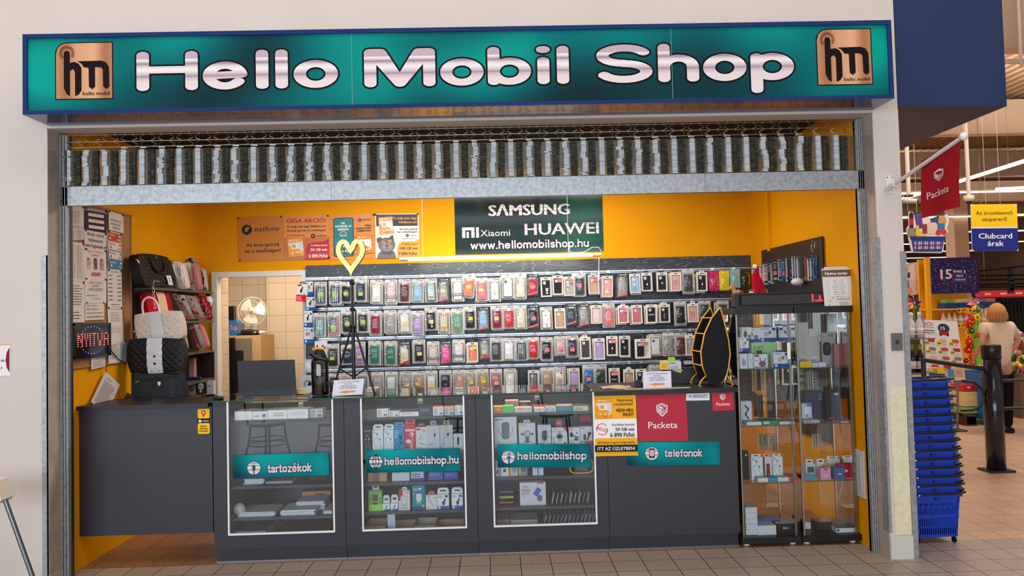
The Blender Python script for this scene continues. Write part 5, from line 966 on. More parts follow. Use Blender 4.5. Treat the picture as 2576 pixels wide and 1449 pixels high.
t, pt, n = bag('laptop_sleeve', 'red laptop sleeve with paper band on the second shelf', ((362, 735), (424, 734), (438, 802), (376, 802)), wy(362, 735, -2.88), .05, (186, 22, 40), y2=wy(424, 734, -2.84), mat='fabric', band=(.38, .72, (226, 196, 156), 'wonder'))
FR = ((226, 70, 80), (240, 150, 140), (40, 40, 48), (250, 186, 170))
bag('laptop_sleeve', 'grey laptop sleeve with pink roses on the second shelf', ((433, 741), (486, 743), (512, 803), (464, 803)), wy(433, 741)+.03, .05, (150, 142, 140), mat='fabric', dots=(16, (.07, .14), FR), band=(.42, .62, (226, 196, 160), 'wonder'))
bag('laptop_sleeve', 'red polka dot sleeve with paper band at the right end of the second shelf', ((484, 742), (512, 742), (534, 803), (514, 803)), wy(490, 742)+.06, .05, (170, 16, 36), mat='fabric', dots=(40, (.03, .05), ((240, 230, 224),)), band=(.0, .36, (226, 196, 160), None))
bag('laptop_sleeve', 'black sleeve with white daisy and paper band on the third shelf', ((452, 816), (466, 816), (480, 878), (456, 879)), wy(452, 816)+.03, .05, (24, 22, 26), mat='fabric', dots=(3, (.2, .3), ((236, 200, 170), (236, 226, 220))), band=(.45, .95, (224, 204, 178), None))
bag('laptop_sleeve', 'pink marbled sleeve wrapped in film on the third shelf', ((472, 818), (506, 814), (528, 874), (492, 878)), wy(472, 818)+.05, .05, (208, 116, 120), mat='wrap', dots=(9, (.05, .12), ((226, 166, 160), (180, 80, 96))), band=(.5, .82, (222, 206, 190), None))
# hanging and standing bags in front
t, pt, n = bag('handbag', 'cream quilted handbag hanging on a chain in front of the shelves', ((333, 789), (452, 778), (466, 852), (348, 871)), .85, .08, CRM, quilt=6, band=(.36, .62, (222, 218, 216), 'wonder')); handle(t, pt, n, .25, .60, .56, (236, 224, 214), base=.1); g = MB()
for k, (u, v) in enumerate(((385, 722), (386, 732), (387, 742), (388, 752), (388, 762), (389, 772))): q = at(u, v, y=.86); g.tube([q+Vector((.008*math.cos(a*PI/5)*(1 if k % 2 else .3), .008*math.cos(a*PI/5)*(.3 if k % 2 else 1), .014*math.sin(a*PI/5))) for a in range(11)], .0022, (190, 186, 182), 'metal', 5, False)
q = at(385, 708, y=.86); g.tube([(q.x, .975, q.z+.005), (q.x, .87, q.z+.005), (q.x, .86, q.z-.02)], .004, (200, 196, 190), 'metal', 6); g.build('chain', t)
g = MB(); g.lathe([(.012, 0), (.012, .006)], pt(-.01, .55, .02), (206, 196, 186), 'metal', 10, 'y'); g.build('stud', t)
t, pt, n = bag('laptop_bag', 'black quilted laptop bag with silver paper band, hanging under the cream handbag', ((319, 850), (462, 850), (464, 936), (322, 942)), .80, .08, BLK, quilt=8, band=(.37, .64, (216, 216, 220), 'wonder'))
t, pt, n = bag('backpack', 'charcoal backpack with gold badge at the bottom of the bag stack', ((333, 940), (456, 940), (464, 1012), (334, 1012)), .79, .10, (52, 54, 60), mat='fabric'); g = MB(); cv = Cv(g, pt(0, 0, .026), pt(1, 0, .026), pt(0, 1, .026)); cv.poly([(.54, .30), (.57, .26), (.61, .29), (.60, .38), (.565, .43)], (236, 206, 140), 'metal'); g.build('badge', t)
g = MB(); cv = Cv(g, pt(0, 0, .026), pt(1, 0, .026), pt(0, 1, .026)); cv.line([(.14, .22), (.5, .16), (.92, .08)], .05, (24, 24, 28)); cv.line([(.1, .3), (.16, .24)], .03, (120, 150, 60)); g.build('zip', t); g = MB(); cv = Cv(g, pt(0, 0, .026), pt(1, 0, .026), pt(0, 1, .026))
for r in range(9):
    for c_ in range(3): cv.poly([(.78+.04*c_, .2+.09*r), (.80+.04*c_, .2+.09*r), (.79+.04*c_, .24+.09*r)], (110, 112, 118)); cv.k = 1
g.build('pattern', t); g = MB(); q = pt(-.02, .75, .03); g.box(q.x-.04, q.x+.03, q.y-.004, q.y, q.z-.07, q.z+.01, (60, 44, 36), 'paper'); g.rotate(.5); g.build('hang_tag', t)
# small goods on the lower shelves
x0, x1, z0, z1 = rect(466, 901, 488, 948, 2.0); g = MB(); g.box(x0, x1, 2.0, 2.06, SHZ[3], z1, (196, 140, 130), 'paper'); cv = Cv(g, (x0, 2, z1), (x1, 2, z1), (x0, 2, z0)); cv.rect(.05, .2, .35, .55, (30, 24, 26)); cv.circ(.75, .1, .08, (210, 90, 80)); g.thing('pink_box', 'pink box standing on the lowest board of the shelf unit', 'box')
q = at(486, 947, y=1.95); g = MB(); g.tube([(q.x-.06, 1.95, SHZ[3]+.016), (q.x+.07, 1.95, SHZ[3]+.016)], .015, (30, 44, 130), 'plastic', 10); g.thing('blue_pouch', 'rolled dark blue pouch on the lowest board', 'pouch')
for k, (u0, v0, u1, v1, lab, c_) in enumerate(((472, 968, 492, 998, 'white boxed item under the lowest board, behind the backpack', (206, 196, 186)), (492, 962, 518, 990, 'black and white packaged headset under the lowest board', (60, 54, 56)), (520, 958, 537, 992, 'white and black pack at the right under the lowest board', (210, 204, 200)))):
    x0, x1, z0, z1 = rect(u0, v0, u1, v1, 1.9); g = MB(); g.box(x0, x1, 1.9, 1.96, z0, z1, c_, 'wrap'); cv = Cv(g, (x0, 1.9, z1), (x1, 1.9, z1), (x0, 1.9, z0)); cv.circ(.5, .35, .3, (226, 222, 220) if k else (150, 140, 134)); cv.circ(.5, .8, .12, (226, 222, 220)); cv.lines(.2, .3, .6, 2, .1, .05, (90, 86, 88)); g.thing('boxed_item', lab, 'box')
sb = MB(); sb.box(xs0+.02, -2.80, 1.6, 2.2, .97, .99, (84, 70, 62), 'laminate'); sb.build('shelf_board', su)
q = at(525, 757, y=2.12); cm = thing('security_camera', 'white egg-shaped camera fixed under the top shelf at the doorway', 'camera', (q.x, 2.12, q.z-.05)); MB().ball(q, .036, (236, 232, 232), 'plastic', 14, (.95, .95, 1.45)).build('body', cm); MB().ball((q.x+.004, 2.095, q.z-.026), .021, (14, 12, 14), 'gloss', 10).build('lens', cm); g = MB(); g.tube([at(u, v, y=2.14) for u, v in ((531, 770), (538, 756), (543, 742), (541, 728))], .0035, (232, 226, 220), 'plastic', 5); g.build('cable', cm); g = MB(); g.box(q.x-.02, q.x+.02, 2.1, 2.14, q.z+.045, SHZ[0]-.019, (24, 22, 22), 'plastic'); g.build('mount', cm)
# ---------------------------------------------------------------- glass cabinets at the right end
CF, CB, CZ0, CZ1 = .20, .56, .022, 1.645
CABS = []; CSH = []
for k, (x0, x1) in enumerate(((1.532, 1.944), (1.952, 2.364))):
    t = thing('glass_cabinet', ('left glass cabinet of the pair, beside the counter', 'right glass cabinet of the pair, beside the yellow wall')[k], 'glass cabinet', ((x0+x1)/2, .38, 0), 'glass cabinets'); CABS.append(t)
    MB().box(x0, x1, CF, CB, CZ0, CZ0+.042, (24, 22, 23), 'laminate').build('base', t); MB().box(x0, x1, CF, CB, CZ1-.045, CZ1, (34, 31, 31), 'laminate').build('top', t)
    for fx in (x0+.045, x1-.045):
        for fy in (CF+.05, CB-.05): MB().lathe([(.02, 0), (.024, .012), (.018, CZ0)], (fx, fy, 0), (232, 230, 230), 'plastic', 12).build('foot', t)
    a, c, z0, z1 = x0+.018, x1-.018, CZ0+.043, CZ1-.046
    for nm, q in (('glass_door', ((a, CF+.012, z0), (c, CF+.012, z0), (c, CF+.012, z1), (a, CF+.012, z1))), ('glass_side', ((a, CF+.02, z0), (a, CB-.01, z0), (a, CB-.01, z1), (a, CF+.02, z1))), ('glass_side', ((c, CF+.02, z0), (c, CB-.01, z0), (c, CB-.01, z1), (c, CF+.02, z1))), ('glass_back', ((a, CB-.008, z0), (c, CB-.008, z0), (c, CB-.008, z1), (a, CB-.008, z1)))): MB().quad(*q, (255, 255, 255), 'glass').build(nm, t)
    for xx, yy, w_ in ((a, CF+.02, .009), (c-.012, CF+.02, .009), (a, CB-.016, .005), (c, CB-.016, .005)): MB().box(xx-w_*.6, xx+w_*.6, yy-.008, yy+.006, z0, z1, (176, 176, 172), 'metal').build('post', t)
    zs = []
    for v in ((926, 1069, 1213), (923, 1063, 1207))[k]:
        z = at((1940, 2095)[k], v, y=CF+.04).z; zs.append(z); g = MB(); g.quad((a+.01, CF+.03, z), (c-.01, CF+.03, z), (c-.01, CB-.02, z), (a+.01, CB-.02, z), (255, 255, 255), 'glass'); g.box(a+.01, c-.01, CF+.028, CF+.031, z-.006, z+.0003, (70, 92, 84), 'gloss'); g.build('glass_shelf', t)
    CSH.append(zs+[CZ0+.043])
MB().box(2.395, 2.40, 0, 0.01, 0, .01) if 0 else None
def d_bud(cv): cv.rect(0, .74, 1, .26, (40, 84, 160)); cv.rect(.08, .78, .16, .16, (236, 236, 240)); cv.rect(.74, .06, .2, .16, (40, 70, 130)); cv.circ(.4, .48, .15, (226, 190, 190), ry=.18); cv.circ(.6, .36, .08, (120, 110, 112), ry=.12); cv.lines(.06, .1, .5, 1, .1, .04, (90, 90, 110))
def d_bud2(cv): cv.circ(.34, .48, .2, (96, 100, 98), ry=.24); cv.circ(.75, .66, .15, (130, 136, 130), ry=.17); cv.rect(0, .8, 1, .2, (50, 90, 176)); cv.lines(.06, .12, .7, 1, .1, .04, (120, 124, 140))
def d_case(cv): cv.rect(.06, .04, .34, .13, (170, 50, 56)); cv.circ(.62, .68, .26, (120, 104, 112), ry=.2); cv.line([(.5, .5), (.45, .25)], .06, (110, 106, 112)); cv.line([(.78, .5), (.86, .32)], .06, (110, 106, 112)); cv.lines(.06, .42, .4, 1, .1, .05, (150, 140, 150)); cv.rect(.04, .88, .9, .08, (206, 90, 104))
def d_sport(cv):
    for k, s_ in enumerate(('SPORTS', 'WIRELESS', 'HEADSET')): cv.text(s_, .05, .30+.27*k, .16, (50, 96, 58), w=(.42, .55, .50)[k])
    cv.line([(.62, .95), (.74, .72), (.92, .5), (.94, .42)], .03, (150, 160, 190)); cv.circ(.8, .68, .05, (170, 180, 206))
def d_ear(c=(120, 126, 140)):
    def f(cv): cv.circ(.18, .1, .1, (176, 178, 182), ry=.05); cv.line([(.45, .18), (.42, .34), (.12, .42), (.2, .62), (.4, .86)], .02, c); cv.line([(.68, .42), (.64, .6), (.78, .86)], .02, c); cv.circ(.44, .18, .08, c, ry=.05); cv.circ(.68, .42, .08, c, ry=.05); cv.circ(.85, .72, .06, (176, 178, 182), ry=.035); cv.lines(.1, .92, .5, 1, .1, .02, (150, 152, 160))
    return f
def d_lines(cv): cv.lines(.1, .2, .7, 2, .2, .1, (160, 160, 168))
def d_win(c=(120, 122, 126)):
    return lambda cv: (cv.rrect(.14, .2, .7, .55, .05, c, 'gloss'), cv.lines(.1, .85, .6, 1, .1, .05, (150, 150, 156)))
def cab(name, label, k, sh, u0, v0, u1, v1, col, draw=None, y=None, dep=.05, top=None, tab=None, mat='paper', cat='box', group=None):
    """an item standing on cabinet shelf sh"""
    y = CF+.05 if y is None else y; x0, x1, z0, z1 = rect(u0, v0, u1, v1, y); zf = CSH[k][sh]+.0006; h = z1-z0; z0, z1 = zf, zf+h; g = MB(); g.box(x0, x1, y, y+dep, z0, z1, col, mat, top=top); cv = Cv(g, (x0, y, z1), (x1, y, z1), (x0, y, z0))
    if draw: draw(cv)
    if not tab: return g.thing(name, label, cat, group)
    t = thing(name, label, cat, ((x0+x1)/2, y, z0), group); g.build('box', t); xm = (x0+x1)/2; w = (x1-x0)*tab[1]/2; g = MB(); g.box(xm-w, xm+w, y+dep*.4, y+dep*.4+.002, z1, z1+tab[2], tab[0], 'plastic'); g.box(xm-w*.5, xm+w*.5, y+dep*.4-.0006, y+dep*.4, z1+tab[2]*.35, z1+tab[2]*.65, (40, 38, 40), 'plastic'); g.build('hang_tab', t); return t
EB = 'earbuds'; W_ = (240, 241, 246); AB = 'earbud_box'
cab(AB, 'white and blue earbud box at the top left of the left cabinet', 0, 0, 1867, 816, 1890, 852, W_, d_bud2, y=.44, cat=EB).location.z += .18
cab(AB, 'white box with dark earbuds in the back row of the left cabinet', 0, 0, 1873, 819, 1911, 854, W_, d_bud2, y=.46, cat=EB).location.z += .175
cab(AB, 'blue-edged box with pink earbud case in the back row of the left cabinet', 0, 0, 1911, 817, 1953, 853, W_, d_bud, y=.46, cat=EB, tab=((40, 84, 160), .4, .018)).location.z += .175
for u0, u1 in ((1866, 1955),): # boxes under the back row
    cab(AB, 'plain dark box carrying the back row of earbud boxes', 0, 0, u0, 868, u1, 905, (60, 70, 96), d_lines, y=.455, dep=.06, cat=EB)
cab(AB, 'white box with small black earbud, left of the green headset box', 0, 0, 1862, 855, 1884, 891, W_, d_bud, y=.36, cat=EB).location.z += .11
cab('headset_box', 'pale green box reading SPORTS WIRELESS HEADSET in the left cabinet', 0, 0, 1891, 854, 1956, 915, (168, 214, 156), d_sport, y=.37, cat='headset')
cab(AB, 'white box with lilac earbuds at the front left of the left cabinet', 0, 0, 1862, 891, 1880, 928, W_, lambda cv: (cv.circ(.5, .6, .3, (180, 166, 214), ry=.25), cv.line([(.3, .4), (.4, .2)], .08, (180, 166, 214))), cat=EB)
cab(AB, 'narrow white box beside the lilac earbud box', 0, 0, 1882, 890, 1894, 927, W_, d_ear(), cat=EB); cab(AB, 'white box with grey earbud case at the front of the left cabinet', 0, 0, 1896, 892, 1931, 927, W_, d_case, cat=EB, tab=((24, 22, 24), .42, .026))
cab(AB, 'white and blue earbud box at the front right of the left cabinet', 0, 0, 1946, 887, 1985, 926, W_, d_bud, cat=EB, tab=((40, 60, 120), .5, .012))
x0, x1, z0, z1 = rect(1980, 862, 1988, 903, CF+.006); g = MB(); g.box(x0, x1, CF+.003, CF+.006, z0, z1, (232, 228, 214)); g.thing('paper_strip', 'narrow paper strip stuck inside the left cabinet door', 'paper strip')
cab('white_box', 'white box with a black shape on the second shelf of the left cabinet', 0, 1, 1864, 1006, 1891, 1060, (226, 228, 236), lambda cv: cv.line([(.4, .2), (.7, .35), (.4, .6), (.7, .8)], .1, (90, 96, 104)), y=.36, dep=.06)
cab('flat_box', 'white flat box at the left of the second cabinet shelf', 0, 1, 1879, 1062, 1916, 1070, W_, None, dep=.14, top=(190, 186, 180)); cab('flat_box', 'green flat phone box on the second cabinet shelf', 0, 1, 1919, 1059, 1956, 1069, (20, 164, 116), lambda cv: cv.rect(.05, .2, .4, .6, (200, 230, 220)), dep=.14, top=(16, 110, 84)); cab('flat_box', 'white flat box at the right of the second cabinet shelf', 0, 1, 1962, 1060, 1998, 1067, W_, d_lines, dep=.14, top=(150, 146, 142))
for k, (u0, u1, lab, c, f, tb) in enumerate(((1890, 1919, 'white earphone box, left of the red and brown one in the left cabinet', W_, d_ear(), (236, 236, 240)), (1920, 1942, 'white and brown earphone box with red earphones in the left cabinet', (230, 220, 214), lambda cv: (cv.rect(0, 0, .18, 1, (120, 44, 32)), cv.rect(.34, .3, .4, .6, (60, 54, 60)), cv.rect(.4, .35, .3, .2, (206, 40, 50)), cv.line([(.5, .5), (.6, .8)], .14, (206, 40, 50))), (236, 180, 150)), (1944, 1969, 'white earphone box right of the red and brown one in the left cabinet', W_, d_ear(), (236, 236, 240)))): cab('earphone_box', lab, 0, 2, u0, 1140, u1, 1196, c, f, y=.33, dep=.04, tab=(tb, .8, .02), cat='earphones')
cab('black_box', 'black box at the left edge of the third cabinet shelf', 0, 2, 1862, 1134, 1884, 1205, (22, 22, 24), lambda cv: cv.rect(.6, .1, .2, .06, (220, 220, 224)), y=.34)
for k, (u0, u1, lab, c, tp) in enumerate(((1906, 1932, 'white flat box lying leftmost at the front of the third cabinet shelf', W_, (206, 204, 200)), (1932, 1957, 'blue flat box at the front of the third cabinet shelf', (30, 150, 206), (70, 140, 170)), (1957, 1984, 'white flat box right of the blue flat box', (236, 236, 238), (196, 196, 190)), (1984, 2003, 'orange flat box at the right of the third cabinet shelf', (232, 92, 50), (226, 110, 70)))): cab('flat_box', lab, 0, 2, u0, 1203, u1, 1213, c, d_lines if k % 2 else None, dep=.13, top=tp)
for k in range(5):
    x0, x1, z0, z1 = rect(1875, 1293, 1905, 1306, CF+.06); g = MB(); zz = CSH[0][3]+.001+k*.0385; g.box(x0+.002*(k % 2), x1, CF+.06, CF+.2, zz, zz+.0375, (232, 236, 240), 'plastic', b=.003); g.box(x0-.001, x1+.001, CF+.059, CF+.2, zz+.03, zz+.0376, (222, 226, 232), 'plastic'); g.thing('small_white_box', 'small white lidded box, %s from bottom of the stack in the left cabinet' % ordinal(k), 'box', 'stack of small white boxes')
cab('blue_box', 'blue and white cable box lying behind the stack in the left cabinet', 0, 3, 1905, 1308, 1964, 1336, (60, 110, 196), lambda cv: (cv.rect(0, .48, .55, .1, (214, 224, 240)), cv.rect(.55, .38, .2, .3, (214, 224, 240)), cv.lines(.7, .3, .2, 3, .2, .08, (214, 224, 240))), y=.36, dep=.12, top=(150, 150, 150)); cab('white_tub', 'white flat box at the front bottom of the left cabinet', 0, 3, 1907, 1334, 1953, 1358, (236, 238, 242), None, dep=.1, top=(206, 206, 208), mat='plastic'); cab('headlamp_box', 'dark boxed torch at the bottom right of the left cabinet', 0, 3, 1955, 1330, 2000, 1355, (30, 28, 28), lambda cv: cv.text('10 in 1', .5, .55, .25, (236, 236, 236), w=.3, al='c', bold=.03), y=.27, dep=.12, mat='gloss')
# right cabinet
cab('pink_wallet_case', 'pink book-style phone case standing in the right cabinet', 1, 0, 2098, 862, 2130, 917, (168, 96, 96), lambda cv: cv.rrect(.6, .3, .38, .22, .05, (156, 84, 84)), y=.34, dep=.02, mat='leather', cat='phone case')
cab('watch_strap_card', 'grey card with a black watch strap in the right cabinet', 1, 0, 2068, 838, 2102, 920, (170, 166, 162), lambda cv: (cv.rrect(.05, .3, .6, .4, .15, (20, 20, 22)), cv.rrect(.25, .36, .3, .2, .05, (60, 60, 62)), cv.lines(.5, .06, .4, 2, .04, .02, (60, 58, 60))), y=.4, dep=.015); cab('yellow_box', 'yellow and white flat box at the front left of the right cabinet', 1, 0, 2012, 908, 2042, 923, (244, 206, 20), lambda cv: cv.circ(.5, .5, .1, (200, 160, 30)), dep=.08); cab('white_box', 'white small box beside the yellow box in the right cabinet', 1, 0, 2043, 911, 2058, 922, (214, 218, 228), None, dep=.08); cab('white_box', 'second white small box right of the yellow box in the right cabinet', 1, 0, 2059, 910, 2078, 922, (222, 226, 236), None, dep=.08)
for k, (u0, v0, u1, v1, lab, c) in enumerate(((2008, 792, 2034, 900, 'tall cream folder standing in the right cabinet', (214, 206, 190)), (2036, 815, 2062, 906, 'beige packed item behind the white boxes in the right cabinet', (222, 210, 196)), (2084, 786, 2100, 912, 'tall narrow white pack beside the pink wallet case', (226, 226, 224)))): cab('packed_item', lab, 1, 0, u0, v0, u1, v1, c, d_win((200, 196, 190)), y=.45+.02*k, dep=.02)
cab('bulb_box', 'white box with a light bulb picture on the second shelf of the right cabinet', 1, 1, 2017, 1006, 2042, 1050, (206, 214, 232), lambda cv: (cv.circ(.5, .4, .28, (236, 240, 248), ry=.22), cv.rect(.4, .6, .2, .2, (150, 160, 180)), cv.rect(.5, .02, .5, .14, (90, 110, 200)), cv.circ(.75, .85, .1, (80, 84, 96), ry=.07)), y=.34)
cab('dark_box', 'large slate blue box behind the bulb box in the right cabinet', 1, 1, 2026, 982, 2074, 1052, (70, 76, 96), lambda cv: cv.lines(.7, .1, .25, 3, .08, .03, (170, 176, 190)), y=.42, dep=.08); cab('dark_box', 'black boxed item with hang tab on the second shelf of the right cabinet', 1, 1, 2078, 984, 2114, 1055, (40, 40, 44), lambda cv: (cv.rect(.35, 0, .65, 1, (76, 82, 98)), cv.rect(.6, .03, .3, .06, (226, 228, 236)), cv.rect(.2, .9, .35, .05, (220, 60, 66))), y=.33, tab=((40, 40, 46), .4, .022))
cab('flat_pack', 'flat clear pack lying on the second shelf of the right cabinet', 1, 1, 2022, 1056, 2062, 1063, (206, 196, 192), lambda cv: cv.rect(.1, .3, .4, .4, (220, 110, 104)), dep=.14); 
for k, (u0, u1, lab) in enumerate(((2027, 2051, 'left of two white watch boxes on the third shelf of the right cabinet'), (2055, 2079, 'right of two white watch boxes on the third shelf of the right cabinet'))): cab('watch_box', lab, 1, 2, u0, 1159, u1, 1186, (232, 234, 240), d_win((96, 98, 106)), y=.40, tab=((236, 236, 238), .75, .035), cat='watch')
cab('earbud_case_box', 'cream box with dark red cushion at the back of the third shelf, right cabinet', 1, 2, 2083, 1160, 2113, 1196, (226, 220, 206), lambda cv: cv.circ(.5, .7, .3, (130, 60, 64), ry=.25), y=.43, tab=((236, 230, 222), .9, .02), cat=EB)
cab('earbud_case_box', 'small pink earbud box at the front of the third shelf', 1, 2, 2064, 1180, 2090, 1209, (238, 166, 196), lambda cv: (cv.rrect(.25, .5, .5, .3, .1, (250, 190, 214)), cv.rect(.35, .08, .3, .08, (60, 30, 40))), cat=EB); cab('earbud_case_box', 'small yellow earbud box behind the pink one', 1, 2, 2079, 1172, 2102, 1200, (222, 176, 70), None, y=.32, cat=EB); cab('earbud_case_box', 'small blue earbud box at the front of the third shelf', 1, 2, 2098, 1178, 2125, 1207, (84, 104, 160), lambda cv: (cv.circ(.45, .55, .08, (226, 230, 240)), cv.circ(.62, .55, .08, (226, 230, 240))), cat=EB); cab('earbud_case_box', 'small red earbud box right of the blue one', 1, 2, 2110, 1173, 2139, 1206, (206, 36, 66), lambda cv: cv.rect(.5, .4, .3, .2, (240, 220, 226)), y=.30, cat=EB)
cab('flat_box', 'blue and white flat box at the left of the third shelf, right cabinet', 1, 2, 2014, 1197, 2051, 1207, (60, 160, 206), d_lines, dep=.1, top=(200, 206, 206)); cab('white_case', 'white boxed tablet lying at the bottom of the right cabinet', 1, 3, 2105, 1339, 2153, 1350, (236, 238, 240), lambda cv: cv.rect(.04, .2, .1, .5, (40, 40, 44)), dep=.24, top=(150, 146, 140)); cab('dark_box', 'dark box lying at the bottom of the right cabinet', 1, 3, 2056, 1330, 2094, 1350, (54, 52, 54), None, y=.33, dep=.1, mat='gloss'); cab('white_plug', 'small white plug piece at the bottom left of the right cabinet', 1, 3, 2026, 1328, 2040, 1344, (222, 228, 226), None, y=.36, dep=.03, mat='plastic')
# ---------------------------------------------------------------- pegboard with glass packs on the right wall
px_ = 2.345; pa, pb = at(1915, 631, x=px_), at(2065, 594, x=px_)
pg = thing('peg_panel', 'dark wood hook panel on the right yellow wall above the cabinets', 'hook panel', (px_+.01, (pa.y+pb.y)/2, .7))
MB().box(px_, XR-.003, pb.y, pa.y, .62, (pa.z+pb.z)/2, (30, 26, 26), 'laminate').build('board', pg); g = MB(); q = at(2046, 619, x=px_); g.tube([(px_-.002, q.y+.03*math.cos(a*PI/12), q.z+.045*math.sin(a*PI/12)) for a in range(25) if a % 6 != 5], .0035, (206, 200, 194), 'metal', 5); g.build('hole_ring', pg)
MB().box(px_-.006, px_+.002, pb.y-.012, pb.y, .62, (pa.z+pb.z)/2, (60, 54, 54), 'laminate').build('edge_strip', pg)
GP = "1893,672,1900,720,d8c8bc,;1899,668,1905,716,4a4448,;1906,670,1912,716,8a3038,;1912,668,1920,716,d8c4b2,P;1921,664,1931,716,d8c4b2,P;1932,664,1938,716,34404e,;1940,662,1946,714,c8b8a8,;1944,655,1957,708,2e2a2c,P;1958,652,1966,706,9aa2b4,;1967,655,1979,710,286496,P;1978,650,1990,708,d8bca0,P;1990,648,2002,706,2c2628,P;2002,646,2009,704,ccd2dc,;2010,644,2018,706,b4bcd0,;2019,648,2023,710,d8d6d0,;2025,646,2029,708,5a5a58,;2031,648,2036,708,3a3c3e,;2037,646,2041,708,c8504a,;2042,650,2046,706,e0dcd8,;2047,650,2050,706,d4d2d0,;2051,644,2055,704,3c6c9c,;2056,642,2060,702,2e5080,"
n_ = len(GP.split(';'))
for k, q in enumerate(GP.split(';')):
    u0, v0, u1, v1, hx, st = q.split(','); u0, v0, u1, v1 = map(float, (u0, v0, u1, v1)); y = pa.y-.12-(pa.y-pb.y-.2)*k/(n_-1); x0, x1, z0, z1 = rect(u0, v0, u1, v1, y); c = tuple(int(hx[i:i+2], 16) for i in (0, 2, 4))
    x1 = min(x1, px_-.01); g = MB(); g.box(x0, x1, y, y+.012, z0, z1, c, 'plastic'); cv = Cv(g, (x0, y, z1), (x1, y, z1), (x0, y, z0)); tone = (40, 38, 40) if sum(c) > 380 else (206, 196, 186)
    cv.rect(.15, .08, .7, .05, tone); cv.lines(.15, .2, .7, 3, .08, .035, tone, .3); cv.rect(.1, .82, .8, .1, tone if k % 3 else (40, 84, 140))
    if st: cv.rect(.12, .5, .66, .2, PNK)
    cn = 'beige' if sum(c) > 520 and c[0] > c[2] else 'pale' if sum(c) > 520 else 'blue' if c[2] > c[0]+30 else 'red' if c[0] > c[2]+60 else 'dark'
    g.thing('screen_glass_pack', 'thin %s pack%s, %s from left on the side hook panel' % (cn, ' with pink sticker' if st else '', ordinal(k)), 'screen glass', 'screen glass packs on the hook panel')
    g = MB(); xm = (x0+x1)/2; g.tube([(px_, y-.004, z1-.01), (xm-.02, y-.004, z1-.008), (xm-.045, y-.004, z1+.006)], .0022, (160, 150, 140), 'metal', 5); g.build('hook', pg)
LP = "2016,930,2034,996,dcc8b0,9H;2034,934,2042,990,9aa0b0,;2043,932,2052,988,c6c8cc,;2053,930,2062,986,b0b4ba,;2063,934,2072,988,d6d4ce,;2073,936,2080,984,8e9096,;1893,932,1900,985,c8ae8c,;1904,930,1914,982,3c4e70,;1915,930,1922,982,cbb494,;1928,932,1946,985,2a6a86,U;1962,930,1980,976,ae9c8c,;1896,990,1906,1048,3a3632,;1908,994,1920,1050,2e3c50,;1932,996,1946,1050,3c342e,;1948,1000,1966,1050,463c36,;1908,1090,1918,1130,d0bca0,;1918,1092,1932,1132,b8a890,;1934,1096,1950,1134,c4b296,;1952,1098,1966,1136,a89c88,;2052,1092,2060,1124,d4c8b4,;2062,1092,2070,1124,c6baa6,;2072,1092,2080,1124,beb29e,"
n2 = len(LP.split(';'))
for k, q in enumerate(LP.split(';')):
    u0, v0, u1, v1, hx, st = q.split(','); u0, v0, u1, v1 = map(float, (u0, v0, u1, v1)); c = tuple(int(hx[i:i+2], 16) for i in (0, 2, 4)); y = 1.55-.85*(u0-1893)/190; x0, x1, z0, z1 = rect(u0, v0, u1, v1, y)
    if x1 > px_-.005: x0, x1 = x0-(x1-px_+.005), px_-.005
    g = MB(); g.box(x0, x1, y, y+.012, z0, z1, c, 'plastic'); cv = Cv(g, (x0, y, z1), (x1, y, z1), (x0, y, z0)); cv.lines(.15, .2, .7, 4, .14, .05, (60, 56, 56), .3)
    if st == '9H': cv.rect(0, .0, 1, .7, c); cv.text('9H', .5, .62, .2, (50, 54, 66), w=.7, al='c', bold=.02); cv.lines(.15, .2, .7, 1, .14, .1, (50, 54, 66), .1)
    if st == 'U': cv.poly([(.3, .2), (.55, .15), (.6, .45), (.75, .2), (.8, .45), (.5, .6), (.25, .5)], (240, 100, 86))
    g.thing('screen_glass_pack', 'thin pack seen through the cabinet glass, %s of those behind the %s cabinet' % (ordinal(sum(1 for z in LP.split(';')[:k] if (float(z.split(',')[0]) > 2008) == (u0 > 2008))), 'right' if u0 > 2008 else 'left'), 'screen glass', 'screen glass packs behind the cabinets')
    g = MB(); g.tube([(px_, y-.004, z1-.008), ((x0+x1)/2-.03, y-.004, z1-.006)], .0022, (150, 142, 134), 'metal', 5); g.build('hook', pg)
q = at(2028, 708, x=px_); g = MB(); g.ball((px_-.05, q.y+.05, q.z), .06, (226, 222, 220), 'plastic', 14, (.8, 1, .55)); g.thing('white_dome', 'white dome device fixed low on the side hook panel', 'device')
x0, x1, z0, z1 = rect(2134, 1128, 2168, 1245, .24); g = MB(); g.box(XR-.012, XR-.001, .12, .50, z0, z1, (206, 206, 204), 'plastic'); g.box(XR-.016, XR-.011, .15, .47, z0+.03, z1-.03, (190, 190, 190), 'plastic'); g.thing('wall_hatch', 'grey service hatch low on the right yellow wall', 'hatch')
P = [at(u, v, y=.62) for u, v in ((2060, 1190), (2062, 1222), (2072, 1250), (2090, 1272), (2106, 1284))]; g = MB(); g.tube(P, .004, (214, 208, 196), 'plastic', 6); g.ball(P[0], .03, (214, 218, 222), 'plastic', 10, (1, .6, 1.3)); g.thing('white_cable', 'white cable with plug hanging behind the right cabinet', 'cable')
